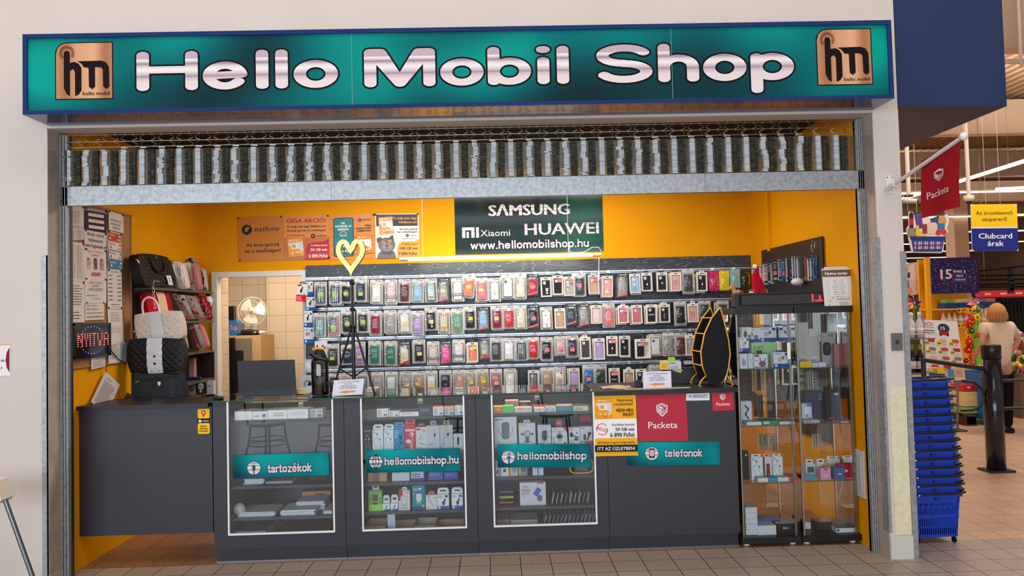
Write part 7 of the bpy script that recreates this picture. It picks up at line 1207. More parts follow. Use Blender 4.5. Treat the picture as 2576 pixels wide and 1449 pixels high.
for u0, v0, u1, v1, lab, c, d, tb, nm in ((916, 1062, 933, 1131, 'black earphone box at the left edge of the second shelf, second unit', (28, 27, 30), d_phones, None, EBX), (937, 1073, 964, 1129, 'white boxed earphones, left of two alike in the second unit', WH, d_ear(), ((236, 236, 240), 1., .035), EBX), (966, 1073, 990, 1129, 'white boxed earphones, right of two alike, beside the blue box', WH, d_ear(), ((236, 236, 240), 1., .035), EBX), (991, 1066, 1017, 1128, 'blue microphone box in the second unit', (28, 150, 214), d_mic, ((28, 150, 214), 1., .03), 'microphone_box'), (1018, 1060, 1045, 1127, 'red earphone box with white earphones in the second unit', (232, 52, 74), d_redear, ((232, 52, 74), .94, .045), EBX), (1046, 1066, 1073, 1126, 'white box with pink hand picture right of the red box', (238, 232, 234), d_key, ((60, 54, 54), .6, .028), EBX), (1073, 1061, 1106, 1124, 'white headset box with yellow corner, left of two alike', (214, 218, 228), d_head, ((150, 156, 168), .5, .03), 'headset_box'), (1107, 1060, 1139, 1123, 'white headset box with yellow corner, right of two alike', (206, 208, 214), d_head, ((150, 152, 156), .5, .03), 'headset_box'), (1141, 1079, 1165, 1120, 'white box with a dark oval device at the right end, second unit', (220, 218, 222), lambda cv: cv.rrect(.38, .2, .2, .5, .1, (50, 48, 52), ry=.12), None, A_)): goods(1, 1, u0, v0, u1, v1, nm, lab, c, d, tab=tb, dep=.05, cat='earphones' if nm == EBX else 'box')
for u0, v0, u1, v1, lab, c, d in ((926, 1180, 973, 1204, 'taped cardboard box on the third shelf of the second unit', (190, 156, 110), lambda cv: cv.rect(.25, 0, .35, 1, (150, 116, 78))), (986, 1178, 1030, 1199, 'white box below the globe sticker in the second unit', (220, 226, 236), None), (1032, 1172, 1068, 1199, 'blue and white box on the third shelf of the second unit', (60, 84, 170), lambda cv: (cv.rect(.06, .2, .86, .6, (214, 218, 232)), cv.lines(.15, .4, .6, 2, .2, .1, (60, 66, 110)))), (1078, 1170, 1113, 1190, 'blue box left of two on the third shelf right side, second unit', (70, 100, 190), d_lines), (1117, 1170, 1152, 1188, 'blue box right of two on the third shelf right side, second unit', (70, 100, 190), d_lines)): goods(1, 2, u0, v0, u1, v1, A_, lab, c, d, y=.32)
CH = 'charger_box'
def d_green(cv): cv.rect(0, 0, 1, .68, (128, 176, 70)); cv.rrect(.3, .2, .38, .34, .06, (58, 54, 52), 'plastic'); cv.rect(.3, .53, .38, .03, (230, 230, 226)); cv.rrect(.33, .56, .32, .12, .04, (58, 54, 52)); cv.rect(.1, .05, .2, .12, (110, 200, 190)); cv.circ(.85, .16, .06, (170, 236, 220), ry=.04); cv.circ(.85, .28, .06, (170, 236, 220), ry=.04); cv.lines(.1, .74, .8, 2, .1, .04, (190, 236, 110))
def d_teal(cv): cv.rect(0, .86, 1, .14, (46, 80, 150)); cv.rrect(.3, .34, .44, .28, .06, (232, 236, 238)); cv.rect(.36, .62, .3, .08, (214, 220, 224)); cv.rect(.38, .7, .05, .07, (200, 206, 210)); cv.rect(.58, .7, .05, .07, (200, 206, 210)); cv.rrect(.5, .1, .22, .08, .03, (214, 236, 240)); cv.lines(.08, .12, .4, 2, .06, .03, (190, 226, 232)); cv.circ(.84, .84, .1, (236, 206, 60), ry=.05); cv.circ(.14, .34, .07, (236, 206, 80), ry=.03)
def d_redwh(cv): cv.poly([(0, 0), (.4, 0), (.36, .12), (.4, .2), (.2, .3), (.12, .5), (0, .52)], (206, 30, 44)); cv.rrect(.18, .26, .62, .58, .05, (196, 200, 206), 'gloss'); cv.rrect(.3, .32, .36, .34, .06, (226, 228, 232)); cv.text('FOREVER', .55, .92, .045, (50, 48, 52), w=.55, al='c', bold=.02); cv.circ(.2, .9, .05, (206, 40, 40), ry=.03); cv.rect(.6, .1, .3, .03, (60, 58, 60))
def d_chg(cv): plug(cv, .5, .56, .62, (66, 68, 74)); cv.rect(0, .8, 1, .2, (50, 92, 180)); cv.rect(.06, .83, .2, .14, (226, 230, 238)); cv.rect(.66, .06, .26, .16, (56, 90, 150)); cv.lines(.06, .1, .4, 2, .08, .04, (120, 126, 150))
def d_chg2(cv): cv.line([(.3, .3), (.66, .76)], .22, (214, 218, 228)); cv.line([(.36, .34), (.66, .7)], .02, (150, 160, 190)); cv.circ(.8, .2, .1, (150, 190, 176), ry=.06); cv.lines(.08, .08, .4, 1, .1, .04, (130, 136, 150)); cv.lines(.08, .86, .3, 1, .1, .04, (90, 90, 96))
def d_small(cv): plug(cv, .5, .45, .5, (90, 96, 110)); cv.rect(0, .75, 1, .25, (50, 92, 180)); cv.rect(.06, .78, .2, .16, (230, 234, 240))
for u0, v0, u1, v1, lab, c, d, tb in ((927, 1230, 961, 1281, 'lime green charger box on the fourth shelf of the second unit', (164, 222, 70), d_green, ((190, 192, 192), .5, .045)), (962, 1263, 980, 1280, 'small white and blue charger box, left of two, second unit', WH, d_small, ((226, 226, 230), .95, .055)), (982, 1262, 1001, 1280, 'small white and blue charger box, right of two, second unit', WH, d_small, ((226, 226, 230), .95, .055)), (1003, 1230, 1031, 1279, 'white and red charger box with clear window, second unit', (236, 228, 224), d_redwh, ((226, 222, 222), .45, .02)), (1037, 1217, 1069, 1278, 'teal charger box, tallest on the fourth shelf of the second unit', (28, 140, 164), d_teal, ((28, 140, 164), 1., .025)), (1071, 1241, 1099, 1277, 'white charger box with red hang tab, second unit', (232, 232, 238), d_chg2, ((236, 110, 100), .5, .022)), (1100, 1239, 1129, 1276, 'white and blue charger box, left of the pair at the right, second unit', WH, d_chg, ((230, 230, 234), 1., .04)), (1136, 1236, 1164, 1273, 'white and blue charger box, right of the pair at the right, second unit', WH, d_chg, ((230, 230, 234), 1., .04))): goods(1, 3, u0, v0, u1, v1, CH, lab, c, d, tab=tb, dep=.05, cat='charger')
CT = 'carton'
for u0, v0, u1, v1, lab, c in ((917, 1304, 970, 1332, 'open brown carton at the bottom left of the second unit', (180, 142, 98)), (973, 1311, 1040, 1333, 'low open carton with packs inside at the bottom of the second unit', (176, 148, 112)), (1042, 1298, 1096, 1324, 'grey carton at the bottom of the second unit', (166, 156, 140)), (1098, 1302, 1166, 1322, 'pinkish brown carton at the bottom right of the second unit', (186, 140, 110))):
    x0, x1, z0, z1 = rect(u0, v0, u1, v1, .3); h = z1-z0; x0, x1 = max(x0, -1.15), min(x1, -.31); g = MB(); zf = .1206
    for q in ((x0, x1, .30, .304), (x0, x1, .50, .504), (x0, x0+.004, .304, .5), (x1-.004, x1, .304, .5)): g.box(q[0], q[1], q[2], q[3], zf, zf+h, c, 'paper')
    g.box(x0, x1, .304, .5, zf, zf+.003, c, 'paper'); cv = Cv(g, (x0, .3, zf+h), (x1, .3, zf+h), (x0, .3, zf)); cv.rect(.4, .0, .18, .4, tuple(v-30 for v in c)); g.thing(CT, lab, 'carton')
for k in range(4):
    x0, x1, z0, z1 = rect(975, 1290, 994, 1312, .32+.04*k); g = MB(); zf = .124; g.box(x0, x1, .32+.035*k, .335+.035*k, zf, z1, (196, 206, 226), 'plastic'); g.thing('small_pack', 'small blue-white pack standing in the low carton, %s from the front' % ordinal(k), 'box', 'packs in the low carton')
for u0, v0, u1, v1, lab, c, d, tp, yy in ((1242, 1015, 1264, 1031, 'orange box at the left end of the top shelf of the third unit', (238, 132, 30), lambda cv: cv.rect(.15, .3, .5, .2, (250, 220, 160)), (240, 190, 70), .27), (1265, 1014, 1292, 1031, 'bright green box on the top shelf of the third unit', (100, 216, 110), None, (130, 224, 60), .27), (1294, 1018, 1338, 1030, 'wide white box with peach top on the top shelf of the third unit', (222, 216, 222), lambda cv: cv.rect(.2, 0, .3, .3, (226, 160, 130)), (236, 204, 160), .27), (1344, 1020, 1371, 1029, 'low white box in the middle of the top shelf, third unit', (236, 236, 238), d_lines, (240, 214, 160), .28), (1373, 1018, 1399, 1029, 'white box marked with a violet number ten, third unit', (226, 222, 230), lambda cv: (cv.text('10', .08, .8, .6, (110, 80, 170), w=.22, bold=.03), cv.lines(.45, .3, .4, 3, .2, .08, (130, 120, 150))), (196, 186, 176), .28), (1401, 1015, 1440, 1029, 'teal box with peach top on the top shelf of the third unit', (40, 150, 170), d_lines, (240, 196, 140), .28), (1442, 1016, 1480, 1028, 'white and yellow labelled box at the right of the top shelf, third unit', (238, 226, 190), lambda cv: (cv.rect(0, 0, .06, 1, (246, 200, 60)), cv.rect(.94, 0, .06, 1, (246, 200, 60)), cv.lines(.12, .3, .5, 3, .2, .1, (70, 80, 120), .1)), (90, 86, 80), .28), (1271, 1000, 1304, 1022, 'pink box standing behind the green box, third unit', (226, 150, 160), None, (240, 206, 180), .45), (1307, 1002, 1335, 1020, 'black box behind the wide white box, third unit', (34, 34, 38), d_lines, (230, 190, 140), .45), (1342, 1005, 1377, 1014, 'red topped flat box behind the low white box, third unit', (206, 60, 60), None, (216, 50, 60), .40)): goods(2, 0, u0, v0, u1, v1, A_, lab, c, d, y=yy, top=tp, dep=.1)
GR = (96, 104, 118)
def d_hold(kind):
    def f(cv):
        cv.lines(.08, .07, .35, 1, .1, .025, (120, 110, 116), .1); cv.lines(.08, .9, .4, 1, .1, .02, (130, 130, 136), .1)
        if kind == 0: cv.rrect(.33, .17, .34, .58, .12, (94, 110, 124), 'gloss', ry=.09); cv.line([(.17, .34), (.2, .5), (.33, .62)], .03, (190, 176, 160)); cv.line([(.84, .34), (.8, .5), (.7, .62)], .03, (190, 176, 160)); cv.rect(.1, .84, .15, .02, (200, 60, 60)); cv.circ(.1, .1, .04, (200, 50, 50), ry=.03)
        if kind == 1: cv.rect(.03, .03, .18, .12, (240, 214, 40)); cv.circ(.5, .47, .22, (150, 158, 170), ry=.16); cv.circ(.5, .47, .14, (206, 210, 218), ry=.1); cv.rect(.12, .42, .16, .1, GR); cv.rect(.72, .42, .16, .1, GR); cv.poly([(.38, .6), (.62, .6), (.58, .84), (.42, .84)], GR); cv.rect(.3, .78, .4, .05, GR)
        if kind == 2: cv.rrect(.32, .26, .38, .5, .16, (100, 108, 120), ry=.12); cv.line([(.2, .32), (.22, .55), (.4, .76)], .03, (196, 176, 160)); cv.line([(.82, .32), (.8, .55), (.62, .76)], .03, (196, 176, 160)); cv.rect(.32, .8, .38, .02, (170, 150, 136)); cv.rect(.1, .9, .25, .03, (90, 96, 150))
        if kind == 3: cv.poly([(.7, 0), (1, 0), (1, .26)], (206, 40, 56)); cv.circ(.5, .5, .19, (64, 74, 84), ry=.15); cv.rect(.4, .22, .2, .16, (206, 170, 160)); cv.rect(.4, .64, .2, .14, (206, 176, 150)); cv.rect(.08, .55, .06, .4, (200, 140, 150)); cv.rect(.78, .84, .14, .08, (50, 50, 54))
        if kind == 4: cv.circ(.22, .42, .14, (84, 90, 92), ry=.13); cv.line([(.35, .46), (.6, .56), (.85, .58)], .07, (60, 62, 66)); cv.poly([(.5, .62), (.8, .62), (.88, .76), (.45, .76)], (66, 68, 72)); cv.rect(.08, .78, .2, .035, (206, 60, 60)); cv.circ(.72, .32, .06, (60, 60, 64), ry=.05)
        if kind == 5: cv.text('Car', .08, .14, .09, (40, 38, 40), w=.26, bold=.02); cv.rect(0, .8, 1, .2, (206, 30, 44)); cv.rrect(.25, .42, .22, .34, .04, (44, 44, 48)); cv.poly([(.5, .75), (.62, .5), (.6, .3), (.95, .34), (.72, .6), (.62, .78)], (40, 40, 44)); cv.rect(.06, .86, .3, .08, (226, 226, 230))
    return f
for k, (u0, v0, u1, v1, lab) in enumerate(((1243, 1042, 1300, 1117, 'largest white car holder box, leftmost on the second shelf of the third unit'), (1305, 1058, 1347, 1116, 'white car holder box with a yellow corner, third unit'), (1353, 1063, 1386, 1115, 'white car charger holder box in the middle of the second shelf, third unit'), (1388, 1069, 1427, 1114, 'white holder box with a red corner, third unit'), (1431, 1068, 1459, 1112, 'narrow white suction holder box, third unit'), (1460, 1065, 1490, 1110, 'white and red car holder box at the right end, third unit'))): goods(2, 1, u0, v0, u1, v1, 'phone_holder_box', lab, (228, 228, 236), d_hold(k), dep=.06, tab=(None, ((214, 216, 220), .4, .018), None, ((190, 30, 50), .4, .05), None, None)[k], cat='phone holder')
goods(2, 1, 1459, 1040, 1487, 1056, 'red_pouch', 'red packaged item above the car holder boxes at the right', (196, 30, 56), None, y=.5, dep=.03).location.z += .13
for u0, v0, u1, v1, lab, c, d in ((1246, 1150, 1257, 1189, 'white bottle pack at the left of the third shelf, third unit', (210, 214, 220), lambda cv: cv.rect(.3, .6, .4, .2, (40, 40, 44))), (1259, 1168, 1280, 1194, 'white box with a black mark below the badge sticker, third unit', (236, 234, 236), lambda cv: cv.rect(.35, .3, .3, .3, (70, 66, 70))), (1282, 1168, 1303, 1193, 'yellow and grey box, left of two alike on the third shelf', (196, 200, 208), lambda cv: (cv.poly([(0, 0), (.3, .6), (0, 1)], (240, 190, 60)), cv.circ(.6, .35, .3, (150, 160, 176), ry=.3))), (1305, 1168, 1326, 1193, 'yellow and grey box, right of two alike on the third shelf', (150, 154, 162), lambda cv: (cv.poly([(0, 0), (.3, .6), (0, 1)], (240, 190, 60)), cv.circ(.6, .35, .3, (110, 112, 120), ry=.3))), (1340, 1166, 1367, 1192, 'white box with a blue phone stand picture, third unit', (222, 224, 232), lambda cv: (cv.rect(.15, .1, .7, .25, (150, 166, 186)), cv.rect(.42, .35, .14, .6, (60, 150, 196))))): goods(2, 2, u0, v0, u1, v1, A_, lab, c, d, y=.3, dep=.06)
x0, x1, z0, z1 = rect(1432, 1150, 1493, 1187, .3); zf = ZS[2][2]; cx0 = (x0+x1)/2; g = MB(); zz = zf+.055; g.tube([(cx0+(x1-x0)*.48*math.copysign(abs(math.cos(t_))**.5, math.cos(t_)), .3, zz+.048*math.copysign(abs(math.sin(t_))**.5, math.sin(t_))) for t_ in [2*PI*k/28 for k in range(29)]], .006, (236, 176, 70), 'plastic', 8); g.box(x0+.04, x1-.04, .3, .31, zz-.035, zz+.03, (70, 66, 70), 'gloss'); g.thing('yellow_case', 'phone in a yellow rimmed waterproof case on the third shelf, third unit', 'phone case')
goods(2, 3, 1308, 1212, 1373, 1269, 'tablet_holder_box', 'white box with a phone picture reading Art, fourth shelf of the third unit', (228, 224, 236), lambda cv: (cv.text('Art', .1, .22, .11, (40, 36, 44), w=.24, shear=.4), cv.lines(.06, .28, .34, 3, .05, .03, (200, 90, 110), .1), cv.lines(.06, .46, .28, 2, .05, .025, (150, 120, 130), .1), cv.poly([(.5, .5), (.68, .2), (.84, .34), (.66, .64)], (96, 110, 200)), cv.circ(.76, .7, .1, (110, 116, 110), ry=.15), cv.rect(.68, .01, .24, .05, (206, 60, 70)), cv.rect(.1, .56, .08, .1, (220, 190, 196))), y=.31, dep=.07)
for k, (v, c, lab) in enumerate(((1262, (176, 60, 70), 'red tipped stylus pack'), (1250, (186, 196, 60), 'lime bagged item'), (1236, (130, 80, 140), 'violet stick pack'))): a = at(1249, v, y=.36); b_ = at(1292, v, y=.36); zf = ZS[2][3]+.012+.03*k; g = MB(); g.tube([(a.x+.02, .36+.03*k, zf), (b_.x, .36+.03*k, zf)], .011, c, 'wrap', 8); g.thing('stylus_pack', lab+' at the left of the fourth shelf, third unit', 'stylus')
for k in range(9): a = at(1385+11*k, 1240, y=.42).x; g = MB(); zf = ZS[2][3]+.001; g.box(a, a+.006, .34, .46, zf, zf+.075-.004*(k % 3), ((196, 196, 200), (150, 160, 176), (206, 190, 150), (150, 110, 120))[k % 4], 'gloss'); g.rotate(.22, 'y', (a, .4, zf)); g.V = [(x, y, z+.001) for x, y, z in g.V]; g.thing('film_pack', 'clear film pack standing on the fourth shelf, %s from left' % ordinal(k), 'film pack', 'film packs on the fourth shelf')
for k in range(13): a = at(1362+10*k, 1295, y=.36).x; g = MB(); zf = .1212; g.box(a, a+.005, .32, .46, zf, zf+.11, ((206, 200, 190), (180, 186, 206), (150, 152, 166), (170, 120, 150), (120, 160, 196))[k % 5], 'gloss'); g.rotate(.3, 'y', (a, .4, zf)); zm = min(v[2] for v in g.V); g.V = [(x, y, z+zf-zm) for x, y, z in g.V]; g.thing('sleeve_pack', 'glossy sleeve pack leaning at the bottom of the third unit, %s from left' % ordinal(k), 'sleeve pack', 'sleeve packs at the bottom of the third unit')
for u0, v0, u1, v1, lab, c, yy in ((1249, 1284, 1283, 1312, 'brown carton at the bottom left of the third unit', (170, 134, 96), .36), (1285, 1286, 1352, 1314, 'pale grey carton at the bottom of the third unit', (176, 168, 156), .34)): goods(2, 9, u0, v0, u1, v1, CT, lab, c, None, y=yy, dep=.2, cat='carton')
# ---------------------------------------------------------------- small fixtures on the front wall
x0, x1, z0, z1 = rect(2243, 838, 2271, 882, -.137); lk = thing('key_switch', 'grey metal key switch plate on the white pillar', 'key switch', ((x0+x1)/2, -.134, z0)); MB().box(x0, x1, -.137, -.1305, z0, z1, (150, 148, 146), 'metal').build('plate', lk); g = MB(); g.lathe([(.012, 0), (.012, -.006)], ((x0+x1)/2, -.137, (z0+z1)/2), (60, 58, 58), 'metal', 12, 'y'); g.box((x0+x1)/2-.002, (x0+x1)/2+.002, -.1445, -.143, (z0+z1)/2-.006, (z0+z1)/2+.006, (220, 218, 214), 'metal'); g.build('key_barrel', lk)
g = MB(); cv = cv_px(g, -.133, (-60, 868), (26, 866), (-60, 947), 86, 80); card(g, cv, (240, 236, 236)); cv.rect(0, 0, 86, 2, (226, 160, 100)); cv.poly([(84, 8), (84, 72), (77, 60), (74, 40), (77, 20)], (130, 24, 44)); cv.text('ék-', 62, 44, 7, (120, 30, 60), bold=.02); cv.text('i!', 62, 63, 7, (120, 30, 60), bold=.02); g.thing('wall_notice', 'white notice with dark red curve at the left picture edge', 'notice')
hc = thing('high_chair', 'beige and grey high chair cut off at the lower left picture edge', 'high chair', tuple(at(60, 1500, y=-.5)*1)); hc.location.z = 0; A = at(12, 1255, y=-.5); B = at(86, 1462, y=-.5); k_ = (A.z-0)/(A.z-B.z); B = A+(B-A)*k_; g = MB(); g.tube([A, B], .0135, (120, 122, 128), 'metal', 10); g.build('leg', hc); g = MB(); Q = [at(u, v, y=-.5) for u, v in ((-60, 1205), (4, 1206), (20, 1252), (12, 1262), (-60, 1260))]; g.prism([(q.x, q.z) for q in Q], -.56, -.44, (226, 212, 194), 'plastic'); g.build('seat', hc)
A2 = at(-90, 1255, y=-.5); g = MB(); g.tube([A2, (A2.x-.2, -.5, 0)], .0135, (120, 122, 128), 'metal', 10); g.build('leg', hc)
# parcel flag on a slanted pole
fx = 2.49; P0 = at(2232, 476, y=-.14); P1 = at(2424, 343, x=fx); fl = thing('parcel_flag', 'red parcel flag on a slanted white pole fixed to the pillar', 'flag', (P0.x, -.14, P0.z)); g = MB(); g.tube([P0, P0.lerp(P1, .12)], .019, (226, 222, 218), 'plastic', 10); g.tube([P0.lerp(P1, .1), P1], .0125, (232, 226, 222), 'plastic', 10); g.ball(P1, .024, (236, 230, 226), 'plastic', 10); g.build('pole', fl)
q0, q1, q2, q3 = rect(2228, 442, 2247, 485, -.135); g = MB(); g.box(q0, q1, -.14, -.1305, q2, q3, (230, 226, 222), 'plastic'); [g.lathe([(.004, 0), (.004, -.002)], (xx, -.14, zz), (60, 60, 60), 'metal', 6, 'y') for xx in (q0+.01, q1-.01) for zz in (q2+.012, q3-.012)]; g.build('bracket', fl)
FA, FB = at(2318, 404, x=fx), at(2417, 354, x=fx); FD = at(2320, 549, x=fx); FC = at(2413, 520, x=fx); nF = Vector((-1, 0, 0)); wav = lambda a, b_: nF*(.012*math.sin(7*a+3*b_)*b_)
FP = lambda a, b_: (FA*(1-a)+FB*a)*(1-b_)+(FD*(1-a)+FC*a)*b_+wav(a, b_)
g = MB(); g.grid(FP, 16, 16, (168, 26, 40), 'fabric')
class FCv(Cv):
    def p(s, x, y): return Vector(FP(x/100, y/140))+nF*(.0022+.00025*s.k)
cv = FCv(g, FA, FB, FD, 100, 140, 'fabric'); packeta_mark(cv, 46, 52, 24, (238, 226, 226), (168, 26, 40)); cv.text('Packeta', 47, 100, 17, (240, 230, 230), w=62, al='c', bold=.012); g.build('cloth', fl)
# ---------------------------------------------------------------- stack of blue shopping baskets
BX0, BX1 = 2.705, 3.02; BY0, BYD = .13, .36; BLU = (16, 62, 178); HT = .315
def basket_meshes():
    g = MB(); t_ = .02
    C = lambda x, y, z: (BX0+(BX1-BX0)*x+(t_*(1-z))*(1-2*x), BY0+BYD*y+(t_*(1-z))*(1-2*y), z*HT)
    Q = lambda a, b_, c, d: g.add([C(*a), C(*b_), C(*c), C(*d)], [(0, 1, 2, 3)], BLU, 'plastic')
    Q((0, 1, .08), (1, 1, .08), (1, 1, 1), (0, 1, 1)); Q((0, 0, .08), (0, 1, .08), (0, 1, 1), (0, 0, 1)); Q((1, 0, .08), (1, 1, .08), (1, 1, 1), (1, 0, 1)); Q((0, 0, .08), (1, 0, .08), (1, 1, .08), (0, 1, .08))
    f = lambda x0, x1, z0, z1: Q((x0, 0, z0), (x1, 0, z0), (x1, 0, z1), (x0, 0, z1))
    f(0, 1, .82, 1); f(0, 1, .50, .58); f(0, 1, .28, .33); f(0, 1, .08, .14); f(0, .05, .08, 1); f(.95, 1, .08, 1)
    for k in range(17): x = .05+.9*k/17; f(x, x+.026, .14, .5)
    for k in range(7):
        x = .05+.9*k/7; w = .9/7
        for a, b_ in ((x, x+w), (x+w, x)): Q((a-.008, 0, .58), (a+.012, 0, .58), (b_+.012, 0, .82), (b_-.008, 0, .82))
        f(x+w*.3, x+w*.7, .67, .73)
    for a, b_, c, d in ((BX0-.012, BX1+.012, BY0-.012, BY0), (BX0-.012, BX1+.012, BY0+BYD, BY0+BYD+.012), (BX0-.012, BX0, BY0, BY0+BYD), (BX1, BX1+.012, BY0, BY0+BYD)): g.box(a, b_, c, d, HT-.012, HT, BLU, 'plastic')
    g.box(BX0+.14, BX0+.165, BY0-.0125, BY0, HT-.035, HT-.012, (10, 40, 130), 'plastic'); return g
bk_ = thing('shopping_basket', 'bottom blue shopping basket of the stack, with open lattice front', 'shopping basket', (BX0+.16, BY0+.18, .02), 'stacked blue shopping baskets'); g = basket_meshes(); g.V = [(x, y, z+.02) for x, y, z in g.V]; g.build('body', bk_)
g = MB(); hz = .02+HT+.006; g.tube([(BX0+.02, BY0-.02, hz), (BX0+.06, BY0-.026, hz+.004), (BX1, BY0-.026, hz+.010), (BX1+.03, BY0-.01, hz+.012), (BX1+.035, BY0+.03, hz+.010), (BX1+.02, BY0+.06, hz)], .0085, (20, 20, 23), 'plastic', 8); g.tube([(BX0+.02, BY0-.02, hz), (BX0+.018, BY0-.03, hz)], .006, (216, 216, 214), 'plastic', 8); g.build('front_handle', bk_); g = MB(); g.tube([(BX1+.013, BY0+.1, hz), (BX1+.10, BY0+.12, hz), (BX1+.105, BY0+.26, hz), (BX1+.013, BY0+.28, hz)], .008, (20, 20, 23), 'plastic', 8); g.build('side_handle', bk_)
for k in range(1, 14): copy_thing(bk_, (-.0035*k, .0, .0595*k), 'blue shopping basket, %s above the bottom one of the stack' % ordinal(k-1) if k < 13 else 'topmost blue shopping basket of the stack')
for k, xx in enumerate((BX0+.03, BX1-.03)): g = MB(); g.tube([(xx-.008, BY0+.04, .02), (xx+.008, BY0+.04, .02)], .0195, (18, 18, 20), 'rough', 12); g.build('wheel', bk_)
# ---------------------------------------------------------------- bollard and rails
bc = at(2507, 1185, z=0); bl = thing('bollard', 'thick black bollard with square foot at the supermarket entrance', 'bollard', (bc.x, bc.y, 0)); D_ = bc.y-CAM_L.y; ht = at(2487, 866, y=bc.y).z; r_ = 22*D_/CAM_F
MB().box(bc.x-.125, bc.x+.125, bc.y-.1, bc.y+.1, 0, .02, (34, 35, 39), 'plastic').build('foot', bl); g = MB(); g.lathe([(r_, .02), (r_, ht-.14)], (bc.x, bc.y, 0), (30, 32, 38), 'gloss', 24); g.build('post', bl); g = MB(); g.lathe([(r_*1.02, ht-.14), (r_*1.02, ht-.015), (r_*.86, ht)], (bc.x, bc.y, 0), (14, 14, 16), 'plastic', 24); g.build('cap', bl)
rl = thing('guide_rail', 'black tubular entrance rails left and right of the bollard', 'rail', (bc.x, bc.y, .4)); RC = (32, 33, 37)
for pts, y, r in ((((2320, 905), (2476, 928)), bc.y, .022), (((2420, 958), (2450, 962), (2470, 980), (2476, 1000), (2466, 1022), (2446, 1032), (2418, 1033)), bc.y, .014), (((2515, 957), (2600, 956)), bc.y, .014), (((2515, 1028), (2600, 1026)), bc.y, .014)): g = MB(); g.tube([at(u, v, y=y) for u, v in pts], r, RC, 'plastic', 8); g.build('tube', rl)
g = MB(); P = at(2322, 905, y=bc.y); g.tube([P, (P.x, P.y, 0)], .022, RC, 'plastic', 8); g.build('upright', rl)
# ---------------------------------------------------------------- advertising and signs in the supermarket
g = MB(); cv = cv_px(g, 4.6, (2310, 803), (2408, 808), (2331, 953), 100, 150); card(g, cv, (236, 230, 224), .03, 'plastic'); cv.rect(3, 3, 94, 144, (244, 240, 236)); cv.text('TESCO', 3, 15, 9, (206, 30, 40), w=33, bold=.03); [cv.rect(4+7*k, 18, 5, 1.6, (40, 60, 140)) for k in range(5)]
cv.lines(8, 26, 30, 2, 6, 2.6, (70, 66, 80), .1); cv.circ(62, 20, 15, (60, 62, 80), ry=12); cv.text('15', 54, 24, 9, (244, 240, 240), w=11, bold=.03); cv.rrect(48, 29, 26, 8, 3, (196, 40, 44)); cv.circ(52, 37, 2.5, (30, 30, 34)); cv.circ(70, 37, 2.5, (30, 30, 34))
for r in range(4):
    for c_ in range(3): x, y = 8+31*c_, 47+22*r; cv.rrect(x+8, y, 18, 9, 3, ((170, 70, 66), (226, 190, 150), (200, 90, 80), (150, 130, 110), (206, 70, 60))[(r*3+c_) % 5]); cv.rect(x, y+7, 11, 9, (246, 206, 40)); cv.lines(x+1, y+10, 9, 1, 2, 3, (50, 46, 60), 0); cv.lines(x+14, y+13, 12, 2, 3, 1, (160, 156, 160))
cv.rect(6, 122, 40, 13, (246, 206, 40)); cv.text('25', 16, 133, 9, (50, 50, 60), w=12, bold=.02); cv.rect(6, 135, 40, 9, (44, 64, 140)); cv.rect(50, 122, 44, 20, (220, 180, 140)); cv.rect(54, 122, 16, 20, (70, 150, 206)); cv.rect(76, 126, 12, 8, (226, 140, 150)); fb_ = g.thing('flyer_board', 'white framed flyer board with product offers behind the basket stack', 'flyer board')
b_ = Vector(fb_.location); g = MB(); [g.tube([(b_.x+s_*.2, b_.y+.02, b_.z+.02), (b_.x+s_*.22, b_.y+.1, 0)], .015, (150, 146, 142), 'metal', 8) for s_ in (-1, 1)]; g.box(b_.x-.26, b_.x+.26, b_.y-.05, b_.y+.2, 0, .02, (120, 116, 112), 'metal'); g.thing('board_stand', 'metal foot stand carrying the flyer board', 'stand')
g = MB(); cv = cv_px(g, 5.2, (2442, 514), (2558, 513), (2446, 632), 118, 120, 'plastic'); card(g, cv, (236, 232, 228), .012); cv.rrect(0, 0, 118, 58, 9, (252, 206, 14)); cv.rect(0, 40, 118, 18, (252, 206, 14)); cv.rect(0, 62, 118, 20, (26, 42, 134)); cv.rrect(0, 62, 118, 58, 9, (26, 42, 134)); cv.text('Az árcsökkentő', 59, 27, 10, (40, 34, 24), w=94, al='c'); cv.text('szupererő', 59, 43, 10, (40, 34, 24), w=64, al='c'); cv.text('Clubcard', 60, 88, 14, (240, 238, 244), w=86, al='c', bold=.025); cv.text('árak', 60, 107, 14, (240, 238, 244), w=42, al='c', bold=.025)
for u in (2480, 2516): q = at(u, 514, y=5.2); g.tube([q, (q.x, q.y, 7.2)], .003, (200, 190, 180), 'plastic', 4)
g.thing('hanging_sign', 'yellow and blue price club sign hanging from the ceiling', 'hanging sign')
g = MB(); cv = cv_px(g, 4.8, (2280, 530), (2394, 530), (2280, 637), 114, 107, 'plastic'); wh = (238, 234, 230)
out = [(6, 36), (6, 4), (12, 0), (17, 4), (20, 12), (40, 6), (46, 14), (70, 20), (92, 14), (104, 8), (108, 24), (102, 46), (106, 52), (96, 64), (93, 104), (86, 107), (18, 106), (12, 100), (4, 64), (0, 46)]
